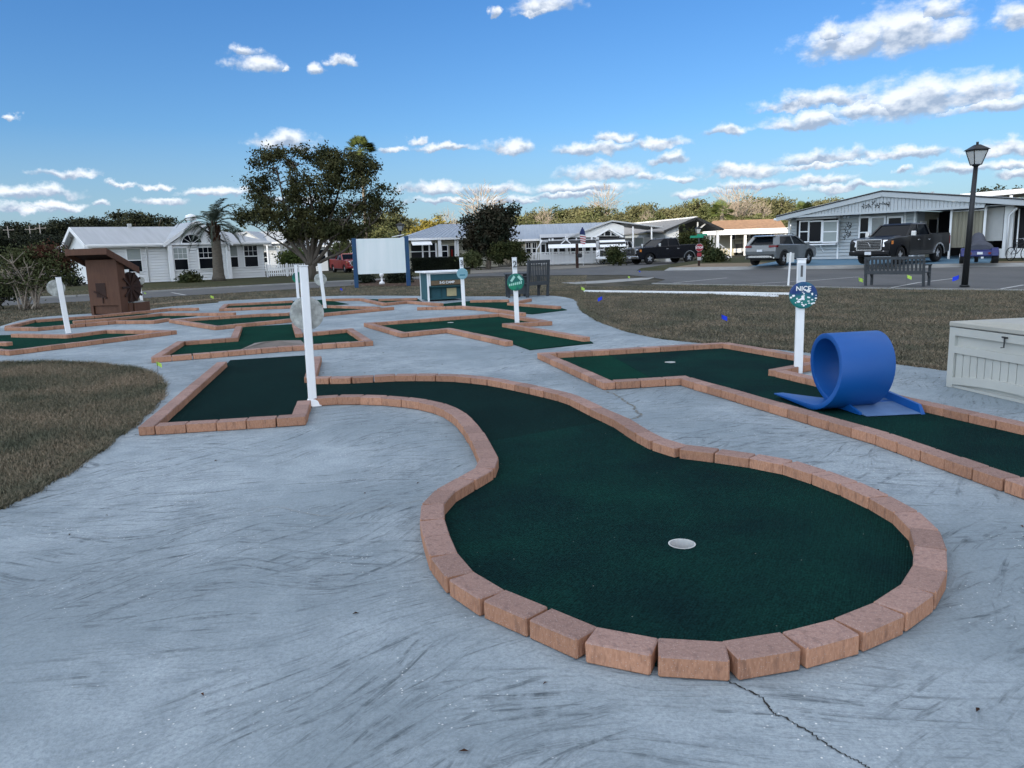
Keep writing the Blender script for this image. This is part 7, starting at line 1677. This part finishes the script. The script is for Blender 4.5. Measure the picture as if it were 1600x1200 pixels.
# trees beyond: prototypes, then copies
def proto(kind, seed):
    rng = np.random.default_rng(seed); hgt = 10.0
    if kind == 'bare':
        t_ = root('bare_tree', (0, 0, 0)); m_ = MB(); m_.tube([(0, 0, 0), (.1, 0, 3), (0, .1, 5)], [.28, .2, .16], 8)
        bl__ = [(0, 0, 7.8, 2.6, 2.6, 2.4)]; limbs(m_, (0, 0, 4), bl__, rng, .12, 22, rmin=.03, wig=.3)
        for k in range(220):
            d = rng.normal(size=3); d /= np.linalg.norm(d); p = Vector(np.array([0, 0, 7.6]) + d * np.array([2.6, 2.6, 2.6]) * rng.uniform(.3, .95)); e = Vector((d[0], d[1], abs(d[2]) + .3)).normalized() * rng.uniform(.6, 1.4); m_.tube([p, p + e * .6 + Vector(rng.normal(size=3)) * .1, p + e], [.028, .02, .008], 4)
        m_.build('trunk', M['bark_pale'], t_); return t_
    leaf = {'forest': 'leaf_forest', 'olive': 'leaf_olive', 'dark': 'leaf_dark', 'yellow': 'leaf_yellow'}[kind]
    bl__ = [(rng.uniform(-2, 2), rng.uniform(-2, 2), rng.uniform(4.5, 8.3), rng.uniform(1.2, 2.3), rng.uniform(1.2, 2.3), rng.uniform(.9, 1.7)) for k in range(8)] + [(0, 0, 5.5, 3, 3, 2.6)]
    t_ = root('broadleaf_tree', (0, 0, 0)); m_ = MB(); m_.tube([(0, 0, -.2), (.1, 0, 2.5), (.0, .1, 4.5)], [.3, .22, .18], 8); limbs(m_, (0, .1, 4), bl__, rng, .12, 10, rmin=.03); m_.build('trunk', M['bark_pale' if kind != 'dark' else 'bark'], t_)
    V, Fq = leaf_arrays(bl__, 5200, .19, rng, .42, 110, .45); bulk('crown', V, Fq, 4, M[leaf], t_); return t_
protos = {k: [proto(k, s) for s in ss] for k, ss in (('forest', (41, 42, 43)), ('olive', (51, 52)), ('dark', (61, 62, 63)), ('yellow', (71,)), ('bare', (81, 82)))}
used = set()
def place(kind, px, topy, Y, label, group=None, wide=1.0, name=None, idx=None, base_z=0):
    lst = protos[kind]; o = lst[(idx if idx is not None else random.randrange(len(lst))) % len(lst)]
    tp = AT(px, topy, Y); hh_ = tp.z - base_z; s = hh_ / 9.6
    c = o if o.name not in used else copy_tree(o)
    if c is o: used.add(o.name)
    elif name is None: pass
    c.location = (tp.x, Y, base_z); c.scale = (s * wide, s * wide, s); c.rotation_euler = (0, 0, random.uniform(0, 6.28)); tag(c, label, 'tree', group); return c
LEFTG = 'dark trees behind the left white house'
rr = random.Random(21)
prof_l = [(-60,350),(-20,345),(5,343),(20,352),(38,348),(60,349),(78,345),(98,343),(118,340),(136,339),(155,337),(172,337),(188,331),(205,327),(222,330),(238,334),(252,342),(275,346),(292,345),(315,352),(345,356),(372,356)]
for x, y in prof_l: place('dark', x + rr.uniform(-4, 4), y + rr.uniform(-2, 2), rr.uniform(100, 118), 'dark evergreen tree in the row behind the left white house', LEFTG, 1.25)
for x, y in ((0,368),(40,366),(80,362),(120,356),(-40,365),(165,352),(270,362)): place('dark', x, y, rr.uniform(88, 95), 'dark evergreen tree in the row behind the left white house', LEFTG, 1.5)
RG = 'trees of the wood beyond the houses'
prof_r = [(590,330),(612,318),(640,345),(700,345),(715,342),(812,326),(830,322),(850,330),(872,328),(893,320),(905,317),(922,316),(945,318),(962,322),(985,320),(1005,318),(1022,321),(1048,318),(1070,322),(1090,316),(1108,314),(1135,318),(1155,312),(1175,316),(1198,308),(1215,303),(1232,304),(1248,318),(1270,315),(1290,312),(1306,309),(1325,313),(1352,310),(1378,316)]
for i, (x, y) in enumerate(prof_r):
    place('forest' if i % 4 else 'olive', x + rr.uniform(-4, 4), y + rr.uniform(-7, 6), rr.uniform(150, 190), 'sunlit olive-brown tree in the wood beyond the houses', RG, 1.15)
for k in range(26):
    x = 800 + k * 20 + rr.uniform(-8, 8); place('forest' if rr.random() < .6 else 'olive', x, 333 + rr.uniform(-5, 9), rr.uniform(128, 146), 'sunlit olive-brown tree in the wood beyond the houses', RG, 1.35)
for (x, y, Y) in ((420,358,95),(445,352,105),(400,362,100),(470,350,110),(520,350,105),(545,348,100),(575,340,98),(600,345,104),(640,352,108),(690,352,112),(620,350,96)): place('olive', x, y + 4, Y, 'olive-green tree behind the big spreading tree', 'olive trees behind the spreading tree', 1.5)
place('yellow', 668, 335, 96, 'golden-yellow leafed tree left of the magnolia, behind the hip roofed house', None, 1.25)
place('bare', 750, 297, 110, 'bare pale-branched tree rising behind the dark magnolia', None, 1.4, idx=0)
place('bare', 944, 296, 185, 'distant bare tree sticking out of the wood above the long house', None, 1.0, idx=1)
place('bare', 1140, 300, 135, 'pale bare tree in the wood, nearest the lone palm', None, 1.1, idx=1)
place('bare', 1160, 298, 138, 'wide pale bare tree in the wood left of the grey house', None, 1.3, idx=0)
for (x, y, Y) in ((850,328,150),(1012,334,145),(1190,318,148),(700,332,118)): place('bare', x, y, Y, 'slim pale bare tree standing among the wood beyond the houses', 'slim bare trees in the wood', .8)
place('dark', 1535, 287, 95, 'distant dark tree top beyond the neighbour carport roof', None, 1.3)
place('olive', 1600, 300, 120, 'olive tree top at the right edge above the flat roof', None, 1.3)
# the mass of the wood behind the single trees
rng = np.random.default_rng(77); V_, F_ = [], []
bl2 = [(x, y, 2.6, 6, 6, 3.2) for x, y in [(X, Yy) for X in range(-30, 110, 6) for Yy in (160, 178, 200)]] + [(x, 125, 3.0, 6, 5, 3.2) for x in range(-95, -45, 6)]
V, Fq = leaf_arrays(bl2, 42000, .36, rng, 1.0, 900, .3); bulk('woods', V, Fq, 4, M['leaf_forest'], kind='stuff', label=None)
m_ = MB()

# ================================================================ grass blades
def inside(px_, py_, poly):
    x, y = px_, py_; ins = np.zeros(len(x), bool); n = len(poly); j = n - 1
    for i in range(n):
        xi, yi = poly[i]; xj, yj = poly[j]
        c_ = ((yi > y) != (yj > y)) & (x < (xj - xi) * (y - yi) / (yj - yi + 1e-12) + xi); ins ^= c_; j = i
    return ins
def blades(name, x, y, h, w, rng, z=GZ, lean=.9):
    n = len(x); a = rng.uniform(0, 2 * np.pi, n); hh_ = h * (.4 + .9 * rng.random(n)); dx, dy = np.cos(a), np.sin(a); ww = w * (.6 + .8 * rng.random(n))
    b = rng.uniform(0, 2 * np.pi, n); le = lean * hh_ * rng.random(n)
    P0_ = np.stack([x - dx * ww, y - dy * ww, np.full(n, z)], 1); P1_ = np.stack([x + dx * ww, y + dy * ww, np.full(n, z)], 1)
    P2_ = np.stack([x + np.cos(b) * le, y + np.sin(b) * le, z + hh_], 1)
    V = np.stack([P0_, P1_, P2_], 1).reshape(-1, 3); bulk(name, V, np.arange(n * 3).reshape(-1, 3), 3, M['grass_blade'], kind='stuff')
rng = np.random.default_rng(8); nglist = [(p.x, p.y) for p in ng_s]
poly = [(-9, .6), (-5.2, 2.9)] + nglist + [(-10, nglist[-1][1] + .8)]
n = 330000; x = rng.uniform(-8.5, min(-.5, max(p[0] for p in nglist)), n); y = rng.uniform(.8, max(p[1] for p in nglist), n); k = inside(x, y, poly)
blades('grass', x[k], y[k], .062, .0030, rng, lean=1.3)
def edge_blades(path, n, inward, rng):
    P_ = np.array([(p[0], p[1]) for p in path]); sg = np.linalg.norm(np.diff(P_, axis=0), axis=1); k = rng.choice(len(sg), n, p=sg / sg.sum()); t = rng.random(n)[:, None]
    q = P_[k] * (1 - t) + P_[k + 1] * t; d = (P_[k + 1] - P_[k]) / sg[k][:, None]; nn = np.stack([-d[:, 1], d[:, 0]], 1) * inward
    q = q + nn * (rng.normal(size=n)[:, None] * .022 + .018 + .03 * np.sin(k * 1.7)[:, None] * .5); return q[:, 0], q[:, 1]
ex, ey = edge_blades(nglist, 16000, 1 if inside(np.array([nglist[10][0] - .05]), np.array([nglist[10][1] + .03]), poly)[0] else -1, rng); blades('grass', ex, ey, .060, .0032, rng, z=-.008, lean=1.6)
spl = [(p.x, p.y) for p in sp]; ex, ey = edge_blades(spl[len(spl) // 2:], 14000, 1, rng); blades('grass', ex, ey, .06, .006, rng, z=-.008, lean=1.6)
n = 420000; yy = 7 + 22 * rng.random(n) ** 1.15; xx = rng.uniform(-1, 1, n) * (yy * .75 + 1); k = ~inside(xx, yy, slab_outline) & ~inside(xx, yy, [(p.x, p.y) for p in rd]) & (xx > -1.5)
blades('grass', xx[k], yy[k], .055, .006, rng, lean=1.5)
n = 160000; yy = 18 + 24 * rng.random(n); xx = rng.uniform(-.85, .1, n) * yy; k = ~inside(xx, yy, slab_outline) & ~inside(xx, yy, [(p.x, p.y) for p in rd])
blades('grass', xx[k], yy[k], .05, .009, rng, lean=1.5)

# small leaf litter blown over the path
rng = np.random.default_rng(19); m_ = MB()
for k in range(150):
    x, y = rng.uniform(-5, 5), rng.uniform(1.9, 15)
    if not inside(np.array([x]), np.array([y]), slab_outline)[0]: continue
    s_ = rng.uniform(.006, .017); a = rng.uniform(0, 6.28); c_, n_ = math.cos(a), math.sin(a)
    m_.face([(x - c_ * s_, y - n_ * s_, .004), (x + n_ * s_ * .4, y - c_ * s_ * .4, .010), (x + c_ * s_, y + n_ * s_, .005), (x - n_ * s_ * .4, y + c_ * s_ * .4, .009)])
m_.build('leaf_litter', M['leaf_red'], kind='stuff')
